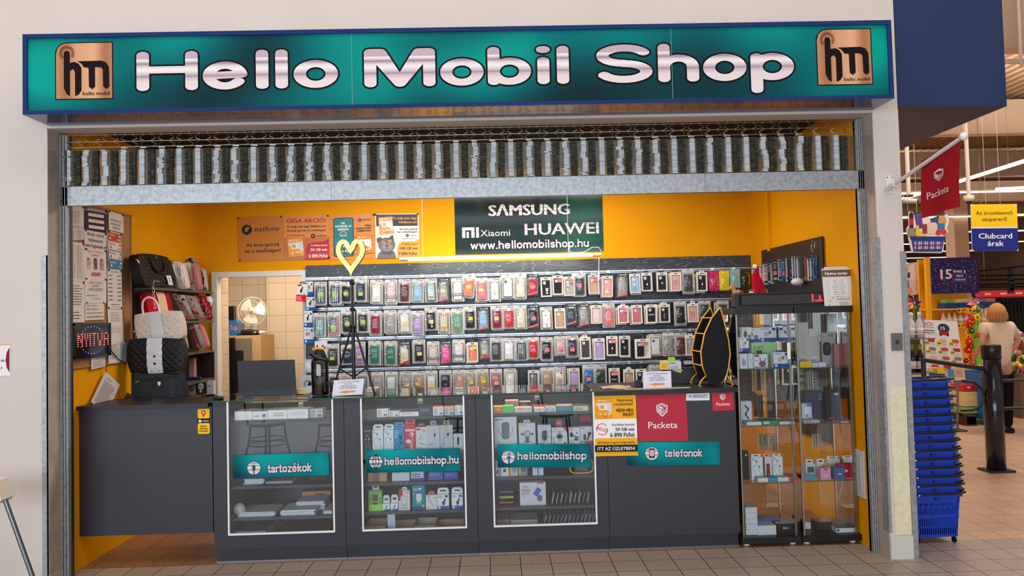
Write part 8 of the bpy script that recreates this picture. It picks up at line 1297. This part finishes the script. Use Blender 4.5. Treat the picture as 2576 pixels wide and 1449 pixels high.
i0 = len(g.V); cv.poly(out, wh); g.add([Vector(v)-cv.n*.01 for v in g.V[i0:]], [tuple(range(len(out)))], wh, 'plastic'); cv.rrect(7, 5, 11, 42, 4, (60, 36, 30)); cv.rect(7, 20, 11, 16, (206, 40, 46)); cv.rect(10, 1, 5, 5, (200, 40, 44)); cv.poly([(20, 12), (38, 7), (42, 44), (26, 46)], (96, 76, 150)); cv.rect(3, 44, 22, 22, (120, 150, 150)); cv.circ(12, 56, 6, (236, 120, 40)); cv.poly([(60, 20), (84, 12), (80, 34), (62, 34)], (60, 84, 140)); cv.rrect(52, 30, 24, 28, 3, (236, 210, 190)); cv.rrect(40, 34, 12, 24, 2, (160, 60, 66)); cv.circ(90, 26, 10, (230, 160, 90), ry=13); cv.rect(78, 32, 18, 24, (70, 120, 180)); cv.circ(80, 55, 7, (220, 50, 40)); cv.circ(94, 54, 7, (226, 60, 44))
cv.poly([(22, 60), (25, 38), (30, 36), (32, 50), (44, 60), (56, 64), (54, 70), (36, 70)], (246, 204, 50)); cv.poly([(8, 65), (98, 65), (96, 73), (10, 73)], (36, 52, 130)); cv.poly([(12, 73), (94, 73), (88, 103), (18, 103)], (44, 62, 146)); [cv.rect(20+5*k, 78, 3, 19, ((226, 216, 212), (206, 80, 84), (240, 236, 232))[k % 3]) for k in range(14)]; cv.rect(16, 86, 74, 2.6, (44, 62, 146))
for u in (2284, 2306): q = at(u, 534, y=4.8); g.tube([q, (q.x, q.y, 7.2)], .003, (200, 190, 180), 'plastic', 4)
g.thing('hanging_cutout', 'hanging cardboard cutout of a blue basket full of groceries', 'hanging sign')
# yellow shelf end with header
gy = 11.; ge = thing('shelf_end', 'yellow shelf end under the starry purple header', 'shelf', tuple(at(2400, 830, y=gy))); ge.location.z = 0
a, b_ = at(2340, 740, y=gy).x, at(2462, 740, y=gy).x; zt_ = at(2400, 648, y=gy).z; zm_ = at(2400, 738, y=gy).z; YLW = (250, 184, 8)
MB().box(a, b_, gy+.4, gy+.45, 0, zt_, YLW, 'plastic').build('back_panel', ge); g = MB(); g.box(a-.09, a, gy-.05, gy+.04, 0, zt_+.02, YLW, 'plastic'); [g.box(a-.012, a-.004, gy-.052, gy-.05, .1+.06*k, .13+.06*k, (60, 44, 20), 'plastic') for k in range(40)]; g.build('side_post', ge)
g = MB(); cv = Cv(g, (a, gy-.02, zt_), (b_, gy-.02, zt_), (a, gy-.02, zm_), 121, 90); card(g, cv, (46, 34, 96), .03); rr = random.Random(2); [(cv.circ(rr.uniform(2, 119), rr.uniform(2, 88), rr.choice((.35, .5, .9)), (226, 216, 230), n=6), setattr(cv, 'k', 1)) for _ in range(230)]; cv.k = 2; cv.text('15', 26, 53, 25, (240, 226, 220), w=29, bold=.03); cv.text('éves a', 58, 38, 9, (240, 232, 230), w=32, bold=.02); cv.rrect(56, 40, 36, 22, 3, (206, 50, 90)); cv.rrect(57, 41, 34, 20, 2.5, (36, 50, 134)); cv.text('TESCO', 74, 49, 5, (236, 232, 240), w=18, al='c', bold=.04); cv.text('Clubcard', 74, 58, 5.5, (236, 232, 240), w=26, al='c', bold=.02); g.build('header', ge)
for v, p in ((776, '349'), (814, '699')):
    z = at(2400, v, y=gy).z; g = MB(); g.box(a, b_+.2, gy-.04, gy+.4, z-.03, z, YLW, 'plastic'); q = at(2422, v, y=gy-.05); cv = Cv(g, (q.x-.12, gy-.06, z+.01), (q.x+.12, gy-.06, z+.01), (q.x-.12, gy-.06, z-.09), 24, 10); card(g, cv, (250, 196, 30), .004); cv.text(p, 13, 8.5, 6.5, (60, 44, 20), w=11, al='c', bold=.03); cv.rect(1, 3, 4, 5, (40, 60, 130)); g.build('shelf_board', ge)
    for k in range(4 if v == 776 else 8):
        g = MB(); xx = a+.32+(.3*k if v == 776 else .125*k)
        if v == 776: g.box(xx, xx+.28, gy, gy+.3, z+.001, z+.12, (34, 62, 140), 'paper'); g.box(xx+.04, xx+.22, gy+.05, gy+.25, z+.12, z+.2, ((130, 170, 70), (220, 190, 130), (200, 196, 206), (206, 120, 70))[k], 'wrap'); g.thing('snack_tray', 'blue product tray, %s from left on the yellow shelf end' % ordinal(k), 'product tray', 'trays on the yellow shelf end')
        else: g.lathe([(.05, .001), (.055, .02), (.055, .13), (.025, .19), (.025, .23)], (xx, gy+.1, z), (222, 176, 150), 'plastic', 10); g.lathe([(.056, .04), (.056, .11)], (xx, gy+.1, z), (240, 230, 220), 'paper', 10); g.thing('drink_bottle', 'pale plastic bottle, %s from left on the lower yellow shelf' % ordinal(k), 'bottle', 'bottles on the yellow shelf end')
g = MB(); cv = cv_px(g, 12.5, (2270, 664), (2332, 656), (2270, 746), 62, 84); card(g, cv, (206, 186, 176), .03); cv.poly([(6, 84), (18, 6), (30, 4), (34, 84)], (228, 216, 210)); cv.poly([(0, 60), (10, 40), (16, 44), (20, 84), (0, 84)], (110, 130, 170)); cv.rect(13, 24, 6, 14, (40, 60, 120)); cv.poly([(4, 60), (24, 66), (26, 78), (4, 80)], (230, 170, 140)); cv.rrect(40, 14, 26, 34, 3, (252, 206, 14)); cv.rrect(42, 48, 24, 32, 3, (30, 50, 140)); cv.text('Mer', 44, 28, 8, (50, 40, 24), w=12); cv.text('ajánl', 44, 40, 8, (50, 40, 24), w=17); cv.text('Clubc', 45, 66, 8, (236, 232, 240), w=17, bold=.02); q = cv.p(20, 84); g.box(q.x-.5, q.x+.3, 12.52, 12.55, 0, q.z, (90, 84, 80), 'rough'); g.thing('photo_panel', 'photo panel with a small yellow and blue sign left of the yellow shelf end', 'sign')
# bottles on a wire rack beside the pillar
by = 3.9; wr_ = thing('bottle_rack', 'wire bottle rack right of the white pillar', 'rack', tuple(at(2306, 1000, y=by))); wr_.location.z = 0; xa, xb = at(2276, 890, y=by).x, at(2342, 890, y=by).x
for v in (850, 935, 975): z = at(2306, v, y=by).z; g = MB(); g.box(xa, xb, by-.12, by+.15, z-.012, z, (150, 150, 150), 'metal'); g.tube([(xa, by-.13, z+.05), (xb, by-.13, z+.05)], .006, (190, 190, 188), 'metal', 6); g.build('tray', wr_)
g = MB(); [g.tube([(xx, by+.14, 0), (xx, by+.14, at(2306, 790, y=by).z)], .012, (150, 150, 150), 'metal', 6) for xx in (xa, xb)]; g.build('upright', wr_)
def bottle(x, y, z, h, r, col, cap, lab, grp):
    t = thing('wine_bottle', lab, 'bottle', (x, y, z), grp); g = MB(); g.lathe([(r, 0), (r, h*.55), (r*.4, h*.74), (r*.36, h*.84)], (x, y, z), col, 'gloss', 14); g.build('glass_body', t); g = MB(); g.lathe([(r*.44, h*.8), (r*.44, h)], (x, y, z), cap, 'plastic', 10); g.build('cap', t); g = MB(); g.lathe([(r*1.02, h*.15), (r*1.02, h*.4)], (x, y, z), (226, 222, 214), 'paper', 14); g.build('label', t)
for k, (u, hv) in enumerate(((2286, 786), (2296, 788), (2307, 785), (2316, 787))): z = at(u, 850, y=by).z; bottle(at(u, 850, y=by).x, by-.06+.07*(k % 2), z+.001, at(u, hv, y=by).z-z, .042, (224, 222, 222), (226, 224, 224), 'white sparkling wine bottle, %s from left on the top tray of the rack' % ordinal(k), 'white bottles on the rack')
for k, (u, c_) in enumerate(((2290, (110, 150, 40)), (2298, (110, 150, 40)), (2308, (120, 160, 50)), (2319, (226, 170, 40)))): z = at(u, 935, y=by).z; bottle(at(u, 935, y=by).x, by-.06+.07*(k % 2), z+.001, at(u, 866, y=by).z-z, .038, (26, 30, 24), c_, 'dark wine bottle with coloured cap, %s from left on the middle tray' % ordinal(k), 'dark bottles on the rack')
# pinwheels, flower stand
def pinwheel(u, v, y, r, lab):
    c = at(u, v, y=y); t = thing('pinwheel', lab, 'pinwheel', (c.x, y, c.z)); cs = ((54, 70, 150), (110, 60, 150), (190, 40, 100), (206, 40, 50), (226, 110, 40), (240, 170, 60), (90, 130, 60), (50, 90, 130))
    for k in range(8): a = 2*PI*k/8; P = lambda q, e, d=0: (c.x+r*q*math.cos(a+e), y+d, c.z+r*q*math.sin(a+e)); g = MB(); g.add([P(.05, 0), P(.65, -.22, -.02), P(1, .12, -.01), P(.72, .34, -.05), P(.35, .4, -.04)], [(0, 1, 2, 3, 4)], cs[k], 'plastic'); g.build('vane', t)
    g = MB(); g.ball((c.x, y-.04, c.z), r*.12, (226, 190, 170), 'plastic', 8); g.tube([(c.x, y+.01, c.z), (c.x+.02, y+.01, c.z-r*2.2)], .01, (120, 160, 50), 'plastic', 6); g.build('stick', t)
pinwheel(2297, 762, 6.5, .13, 'colourful pinwheel above the white bottles'); pinwheel(2456, 762, 6.5, .16, 'colourful pinwheel on the green flower stand')
a, b_ = at(2449, 800, y=6.6), at(2472, 950, y=6.6); g = MB(); g.box(a.x, b_.x, 6.6, 6.68, 0, a.z+.1, (130, 206, 40), 'plastic'); [g.lathe([(.01, 0), (.01, -.002)], ((a.x+b_.x)/2+.04*s_, 6.6, .3+.2*k), (60, 100, 20), 'plastic', 8, 'y') for k in range(5) for s_ in (-1, 1)]; g.thing('flower_stand', 'lime green post with artificial flowers in front of the yellow shelf end', 'flower stand')
rr = random.Random(8)
for k in range(30):
    u, v = rr.choice((rr.uniform(2430, 2447), rr.uniform(2444, 2480))), 790+165*k/30+rr.uniform(-6, 6); y = 6.5+rr.uniform(-.06, .04); c = at(u, v, y=y); col, nm = rr.choice((((226, 40, 36), 'red'), ((244, 120, 30), 'orange'), ((250, 196, 30), 'yellow'), ((220, 90, 60), 'coral'), ((150, 24, 30), 'dark red'), ((30, 90, 60), 'dark green'))); r = rr.uniform(.035, .06); g = MB()
    for q in range(7): e = 2*PI*q/7; g.ball((c.x+r*.7*math.cos(e), y, c.z+r*.7*math.sin(e)), r*.5, col, 'fabric', 6, (1, .4, 1))
    g.ball((c.x, y-r*.3, c.z), r*.35, (236, 190, 60) if nm != 'yellow' else (150, 90, 30), 'fabric', 6); g.tube([(c.x, y+.01, c.z), (c.x*.9+(a.x+b_.x)/2*.1, 6.62, c.z-.05)], .006, (70, 130, 40), 'plastic', 4); g.thing('artificial_flower', '%s artificial flower, %s from top on the lime green stand' % (nm, ordinal(k)), 'flower', 'artificial flowers on the stand')
# shopper seen from behind
wx, wyy = at(2512, 900, y=4.4).x, 4.4; pz = lambda v: at(2512, v, y=4.4).z; pxx = lambda u: at(u, 850, y=4.4).x
wm = thing('person', 'person in a cream T-shirt and black trousers seen from behind, one hand on the hip', 'person', (wx, wyy, 0))
def skinned(nm, joints, edges, col, mat, par, sub=2):
    me = bpy.data.meshes.new(nm); me.from_pydata([j[0] for j in joints], edges, []); o = bpy.data.objects.new(nm, me); COL.objects.link(o); sk = o.modifiers.new('skin', 'SKIN')
    for v, j in zip(me.skin_vertices[0].data, joints): r = j[1]; v.radius = r if isinstance(r, tuple) else (r, r)
    me.skin_vertices[0].data[0].use_root = True; sb_ = o.modifiers.new('sub', 'SUBSURF'); sb_.levels = sub; sb_.render_levels = sub
    m2 = bpy.data.meshes.new_from_object(o.evaluated_get(bpy.context.evaluated_depsgraph_get())); bpy.data.objects.remove(o); g = MB(); g.add([v.co[:] for v in m2.vertices], [tuple(p.vertices) for p in m2.polygons], col, mat, smooth=True); bpy.data.meshes.remove(m2); return g.build(nm, par)
X, Y = wx, wyy; zs_h, zh, zs2 = pz(772)-.02, pz(922), pz(838); SK = (206, 150, 120); hp = .12
J = [((X, Y, zh+.06), .10), ((X, Y, zh+.25), .10), ((X+.005, Y, zs2+.07), .09), ((X, Y, zs2+.15), .045), ((X-.005, Y-.01, zs_h-.10), .075), ((X-.005, Y-.01, zs_h-.03), .07),
     ((X-.165, Y, zs2+.09), .05), ((X-.21, Y-.02, zs2-.12), .038), ((X-.20, Y+.14, zs2-.27), .03), ((X-.19, Y+.18, zs2-.31), .026),
     ((X+.165, Y, zs2+.09), .05), ((X+.285, Y+.02, zs2-.10), .038), ((X+.17, Y+.08, zh+.12), .03), ((X+.15, Y+.09, zh+.08), .026),
     ((X-.085, Y, zh-.02), .085), ((X-.09, Y-.01, .46), .05), ((X-.09, Y+.02, .08), .036), ((X-.09, Y-.09, .03), .03), ((X+.085, Y, zh-.02), .085), ((X+.09, Y-.01, .46), .05), ((X+.09, Y+.02, .08), .036), ((X+.09, Y-.09, .03), .03)]
for k, q in ((17, -.09), (21, .09)): J[k] = ((X+q, Y+.14, .03), .03)
skinned('body', J, [(0, 1), (1, 2), (2, 3), (3, 4), (4, 5), (2, 6), (6, 7), (7, 8), (8, 9), (2, 10), (10, 11), (11, 12), (12, 13), (0, 14), (14, 15), (15, 16), (16, 17), (0, 18), (18, 19), (19, 20), (20, 21)], SK, 'skin', wm)
skinned('t_shirt', [((X, Y, zh-.05), (.17, .135)), ((X, Y, zh+.22), (.15, .12)), ((X, Y, zs2+.05), (.16, .12)), ((X, Y, zs2+.13), .085), ((X-.165, Y, zs2+.085), .075), ((X-.20, Y-.01, zs2-.04), .066), ((X+.165, Y, zs2+.085), .075), ((X+.235, Y+.01, zs2-.03), .066)], [(0, 1), (1, 2), (2, 3), (2, 4), (4, 5), (2, 6), (6, 7)], (228, 200, 172), 'fabric', wm)
skinned('trousers', [((X, Y, zh+.02), (.155, .125)), ((X-.085, Y, zh-.1), .095), ((X-.09, Y-.01, .46), .066), ((X-.09, Y+.02, .06), .055), ((X+.085, Y, zh-.1), .095), ((X+.09, Y-.01, .46), .066), ((X+.09, Y+.02, .06), .055)], [(0, 1), (1, 2), (2, 3), (0, 4), (4, 5), (5, 6)], (24, 20, 22), 'fabric', wm)
g = MB(); g.ball((X-.005, Y-.02, zs_h-.045), .105, (196, 140, 84), 'fabric', 16, (.98, 1.0, 1.12)); [g.tube([(X-.005+.09*math.cos(e), Y-.02+.09*math.sin(e), zs_h-.05), (X-.005+.10*math.cos(e), Y-.02+.095*math.sin(e), zs_h-.12), (X-.005+.08*math.cos(e), Y-.02+.075*math.sin(e), zs_h-.165)], [.022, .022, .012], (186, 130, 76), 'fabric', 6) for e in [PI+PI*k/9 for k in range(-1, 11)]]; g.build('hair', wm)
for s_ in (-1, 1): g = MB(); g.tube([(X+.09*s_, Y-.06, .035), (X+.09*s_, Y+.06, .04), (X+.09*s_, Y+.17, .028)], [.036, .042, .03], (30, 28, 30), 'leather', 10); g.build('shoe', wm)
for s_, hx, hy_, hz in ((-1, X-.19, Y+.185, zs2-.315), (1, X+.145, Y+.095, zh+.075)):
    g = MB(); g.ball((hx, hy_, hz), .036, SK, 'skin', 10, (.7, 1, .9)); [g.tube([(hx+.006*(q-1.5), hy_+.02, hz+.012*(q-1.5)), (hx-.01*s_, hy_+.055, hz+.012*(q-1.5)-.008), (hx-.02*s_, hy_+.07, hz+.012*(q-1.5)-.028)], [.009, .008, .006], SK, 'skin', 6) for q in range(4)]; g.tube([(hx, hy_, hz+.02), (hx-.01*s_, hy_+.03, hz+.045)], [.010, .007], SK, 'skin', 6); g.build('hand', wm)
# bins, pallets, flower crates, clothes behind
q = at(2470, 1045, z=0); x0, x1 = at(2470, 1000, y=5.).x, at(2545, 1000, y=5.).x; bn = thing('blue_bin', 'large open blue bin behind the bollard', 'bin', ((x0+x1)/2, 5.3, 0)); zt_ = at(2500, 940, y=5.).z; g = MB(); [g.box(*b, .1, zt_, (40, 110, 186), 'plastic') for b in ((x0, x1, 5., 5.02), (x0, x1, 5.6, 5.62), (x0, x0+.02, 5.02, 5.6), (x1-.02, x1, 5.02, 5.6))]; g.box(x0, x1, 5., 5.62, .08, .1, (40, 110, 186), 'plastic'); g.build('body', bn); MB().box(x0-.02, x1+.02, 4.985, 5.0, zt_-.05, zt_+.01, (60, 130, 206), 'plastic').build('rim', bn)
def pallet(x0, x1, y0, y1, z, lab):
    g = MB(); c = (70, 50, 42); [g.box(x0, x1, y0+(y1-y0)*k/5, y0+(y1-y0)*k/5+.09, z+.12, z+.144, c, 'rough') for k in range(5)]; [g.box(x0+(x1-x0-.12)*k/2, x0+(x1-x0-.12)*k/2+.12, y0, y1, z+.022, z+.12, c, 'rough') for k in range(3)]; [g.box(x0, x1, y0+(y1-y0-.1)*k/2, y0+(y1-y0-.1)*k/2+.1, z, z+.022, c, 'rough') for k in range(3)]; g.thing('pallet', lab, 'pallet')
a = at(2538, 1080, z=0); [pallet(a.x, a.x+1.0, 3.6, 4.3, .146*k, '%s pallet from the floor at the right picture edge' % ('lowest', 'second', 'third')[k]) for k in range(3)]; pallet(at(2430, 1045, y=5.).x, x0-.08, 5., 5.9, 0, 'low dark pallet left of the blue bin')
g = MB(); rr = random.Random(4); [g.ball((a.x+.25+rr.uniform(-.12, .3), 3.9+rr.uniform(-.2, .2), .5+rr.uniform(-.06, .32)), rr.uniform(.09, .15), (126, 190, 200), 'wrap', 10, (1, 1, .7)) for k in range(12)]; g.thing('cloth_pile', 'pale turquoise crumpled covers piled on the pallets', 'cloth pile')
for k, (u0, v0, u1, v1, c, lab) in enumerate(((2424, 985, 2474, 1022, (226, 206, 150), 'beige toy carton on the low pallet'), (2426, 1024, 2470, 1040, (150, 196, 110), 'green toy carton below the beige one'), (2424, 968, 2456, 984, (206, 40, 50), 'red packed toy lying on the beige carton'))): b0, b1, z0, z1 = rect(u0, v0, u1, v1, 5.1); g = MB(); g.box(b0, b1, 5.1, 5.4, z0, z1, c, 'wrap' if k == 2 else 'paper'); cv = Cv(g, (b0, 5.1, z1), (b1, 5.1, z1), (b0, 5.1, z0)); cv.circ(.4, .4, .15, (240, 230, 90)); cv.rect(.7, .2, .12, .5, (80, 60, 60)); g.thing('toy_carton', lab, 'carton')
for k in range(26): u, v = rr.uniform(2536, 2592), rr.uniform(835, 930); c = at(u, v, y=5.6); r = rr.uniform(.05, .08); col = rr.choice(((230, 110, 150), (206, 40, 60), (240, 150, 60), (226, 190, 200), (90, 140, 60), (240, 206, 90))) if v > 870 else rr.choice(((230, 190, 200), (90, 130, 70), (226, 160, 180))); g = MB(); [g.ball((c.x+r*.6*math.cos(2*PI*q/5), 5.6+.02*q, c.z+r*.6*math.sin(2*PI*q/5)), r*.55, col, 'fabric', 6) for q in range(5)]; g.tube([c, (c.x, 5.7, max(.5, c.z-.25))], .012, (70, 110, 50), 'plastic', 4); g.thing('flower_bunch', 'flower bunch at the right picture edge, %s of the heap' % ordinal(k), 'flowers', 'flower bunches at the right edge')
a = at(2530, 960, y=5.8).x; g = MB(); g.box(a, a+1.2, 5.5, 6.3, 0, .62, (110, 90, 76), 'rough'); g.thing('flower_table', 'low table carrying the flower bunches', 'table')
cx0, cx1 = at(2462, 800, y=15).x, at(2640, 800, y=15).x; cr_ = thing('clothes_rack', 'long clothes rack with a red sign strip behind the shopper', 'clothes rack', ((cx0+cx1)/2, 15, 0)); zr_ = at(2520, 752, y=15).z
g = MB(); b0, b1, z0, z1 = rect(2460, 730, 2640, 746, 15); g.box(cx0, cx1, 15, 15.04, z0, z1, (206, 40, 44), 'plastic'); cv = Cv(g, (cx0, 15, z1), (cx1, 15, z1), (cx0, 15, z0)); [cv.lines(.1+.22*k, .35, .09, 1, .1, .3, (230, 190, 180), 0) for k in range(4)]; g.build('sign_strip', cr_); g = MB(); g.tube([(cx0, 15.2, zr_), (cx1, 15.2, zr_)], .02, (60, 56, 54), 'metal', 6); [g.tube([(xx, 15.2, 0), (xx, 15.2, z1)], .025, (60, 56, 54), 'metal', 6) for xx in (cx0, cx1)]; g.box(cx0, cx1, 15.6, 15.64, 0, zr_, (20, 18, 18), 'rough'); g.build('frame', cr_)
for k in range(18): xx = cx0+.06+(cx1-cx0-.1)*k/18; c = (22, 20, 22) if k > 3 else ((150, 170, 160), (206, 170, 160), (190, 196, 190), (170, 140, 130))[k]; g = MB(); g.hexa([(xx, 15.0, zr_-.04), (xx+.06, 15.0, zr_-.04), (xx+.06, 15.4, zr_-.04), (xx, 15.4, zr_-.04), (xx-.01, 14.95, zr_-.85), (xx+.075, 14.95, zr_-.85), (xx+.075, 15.45, zr_-.85), (xx-.01, 15.45, zr_-.85)], c, 'fabric'); g.tube([(xx+.03, 15.2, zr_-.05), (xx+.03, 15.2, zr_+.02)], .006, (150, 146, 140), 'metal', 4); g.thing('garment', '%s garment, %s from left on the long clothes rack' % ('black' if k > 3 else 'pastel', ordinal(k)), 'garment', 'garments on the rack')
for k, v in enumerate((838, 858)): b0, b1, z0, z1 = rect(2536, v, 2640, v+14, 13.); g = MB(); g.box(b0, b1, 13., 13.5, z0, z1, (90, 100, 130) if k == 0 else (110, 108, 106), 'plastic'); g.box(b0, b0+.04, 13., 13.5, 0, z0, (100, 98, 96), 'metal'); g.thing('grey_shelf', ('bluish grey shelf with boxes behind the flowers', 'lower grey shelf behind the flowers')[k], 'shelf')
for k, (va, vb) in enumerate(((682, 664), (694, 690), (704, 702), (716, 712), (722, 720))): a, b_ = at(2462, va, y=14), at(2620, vb, y=13); g = MB(); g.tube([a, b_], .022, (22, 20, 20), 'metal', 6); [g.tube([a.lerp(b_, q), a.lerp(b_, q)+Vector((0, 0, 7.2-a.lerp(b_, q).z))], .002, (110, 92, 78), 'plastic', 3) for q in (.1, .9)]; g.box(a.lerp(b_, .5).x-.05, a.lerp(b_, .5).x+.05, 13.4, 13.5, a.lerp(b_, .5).z-.16, a.lerp(b_, .5).z-.02, (26, 24, 24), 'plastic'); g.thing('lamp_track', 'black lamp track, %s from top, above the clothes rack' % ordinal(k), 'lamp track', 'black lamp tracks')
# ceiling lamps, cameras on poles
for k in range(7):
    y = 17.5+6.4*k; a, b_ = max(3, at(2270, 600, y=y).x-1), min(33.5, at(2600, 600, y=y).x+2); g = MB(); g.box(a, b_, y-.05, y+.05, 4.96, 5.0, (255, 236, 206), 'lamp'); g.box(a, b_, y-.03, y+.03, 5.0, 5.05, (214, 196, 176), 'plastic'); [g.tube([(a+(b_-a)*q, y, 5.05), (a+(b_-a)*q, y, 7.2)], .004, (140, 116, 96), 'metal', 4) for q in (.2, .5, .8)]; g.thing('lamp_line', 'long ceiling lamp line, %s from the front in the supermarket' % ordinal(k), 'ceiling lamp', 'ceiling lamp lines')
for (u0, v0), (u1, v1), lab in (((2272, 500), (2600, 398), 'diagonal lit lamp line behind the red flag'), ((2505, 476), (2600, 471), 'short lamp at the right picture edge')): a, b_ = at(u0, v0, z=5.), at(u1, v1, z=5.); g = MB(); g.tube([a, b_], .05, (255, 236, 206), 'lamp', 6); [g.tube([a.lerp(b_, q), a.lerp(b_, q)+Vector((0, 0, 2.2))], .004, (160, 136, 116), 'metal', 4) for q in (.15, .85)]; g.thing('lamp_line', lab, 'ceiling lamp')
for u0, u1, v1, y, lab in ((2286, 2286, 492, 6., 'bullet camera on a white ceiling pole behind the flag pole'), (2424, 2437, 492, 6.5, 'dome camera on a white ceiling pole right of the red flag')):
    t_ = at(u1, v1, y=y); t = thing('ceiling_camera', lab, 'camera', tuple(t_)); g = MB(); g.tube([t_, (t_.x, y, 7.2)], .03, (226, 214, 200), 'plastic', 8); g.build('pole', t); g = MB()
    if u0 == u1: g.box(t_.x-.05, t_.x+.05, y-.04, y+.04, t_.z-.02, t_.z+.01, (60, 56, 54), 'plastic'); g.tube([(t_.x-.09, y-.02, t_.z-.07), (t_.x+.08, y-.06, t_.z-.09)], .035, (220, 210, 200), 'plastic', 8); g.tube([(t_.x+.08, y-.06, t_.z-.09), (t_.x+.1, y-.065, t_.z-.093)], .03, (20, 18, 18), 'gloss', 8)
    else: g.lathe([(.07, 0), (.08, -.05), (.05, -.09)], t_, (232, 220, 208), 'plastic', 12); g.ball((t_.x, y, t_.z-.09), .045, (40, 36, 34), 'gloss', 8)
    g.build('camera_head', t)
a, b_ = at(2533, 155, y=9).x, 0; g = MB(); q = at(2550, 155, y=9); g.tube([(q.x-2, 9, q.z), (q.x+3, 9, q.z)], .05, (226, 214, 204), 'plastic', 8); g.thing('ceiling_pipe', 'white horizontal pipe high up at the upper right', 'pipe'); q = at(2566, 100, y=8); g = MB(); g.tube([(q.x, 8, at(2566, 170, y=8).z), (q.x, 8, 7.2)], .03, (230, 222, 214), 'plastic', 8); g.thing('ceiling_rod', 'thin white vertical rod at the upper right', 'rod')
# ---------------------------------------------------------------- cafe chairs in the hall behind the camera, seen as reflections in the glass
def cafe_chair(x, y, rz, lab):
    t = thing('cafe_chair', lab, 'chair', (x, y, 0), 'cafe chairs in the hall'); c, s = math.cos(rz), math.sin(rz); P = lambda a, b, z: (x+a*c-b*s, y+a*s+b*c, z); mt = (30, 30, 33)
    MB().lathe([(.18, .45), (.2, .46), (.2, .475), (.18, .48)], (x, y, 0), (60, 44, 36), 'plastic', 16).build('seat', t)
    for a, b in ((1, 1), (1, -1), (-1, 1), (-1, -1)): MB().tube([P(.13*a, .13*b, .45), P(.14*a, .14*b, .3), P(.17*a, .17*b, .12), P(.22*a, .22*b, 0)], .012, mt, 'metal', 6).build('leg', t)
    for z, r in ((.3, .19), (.24, .21)): MB().tube([P(r*math.cos(k*PI/8), r*math.sin(k*PI/8), z) for k in range(17)], .008, mt, 'metal', 5, False).build('ring', t)
    MB().tube([P(-.16, .14, .46), P(-.2, .15, .75), P(-.21, .08, .88), P(-.21, -.08, .88), P(-.2, -.15, .75), P(-.16, -.14, .46)], .011, mt, 'metal', 6).build('back_hoop', t)
for x, y, r, l in ((-2.75, -3.3, .4, 'dark cafe chair mirrored at the left of the left counter window'), (-1.95, -3.2, 2.2, 'dark cafe chair mirrored at the right of the left counter window'), (-.55, -3.5, 1., 'dark cafe chair mirrored in the second counter window'), (.55, -3.4, .2, 'dark cafe chair mirrored in the third counter window')): cafe_chair(x, y, r, l)
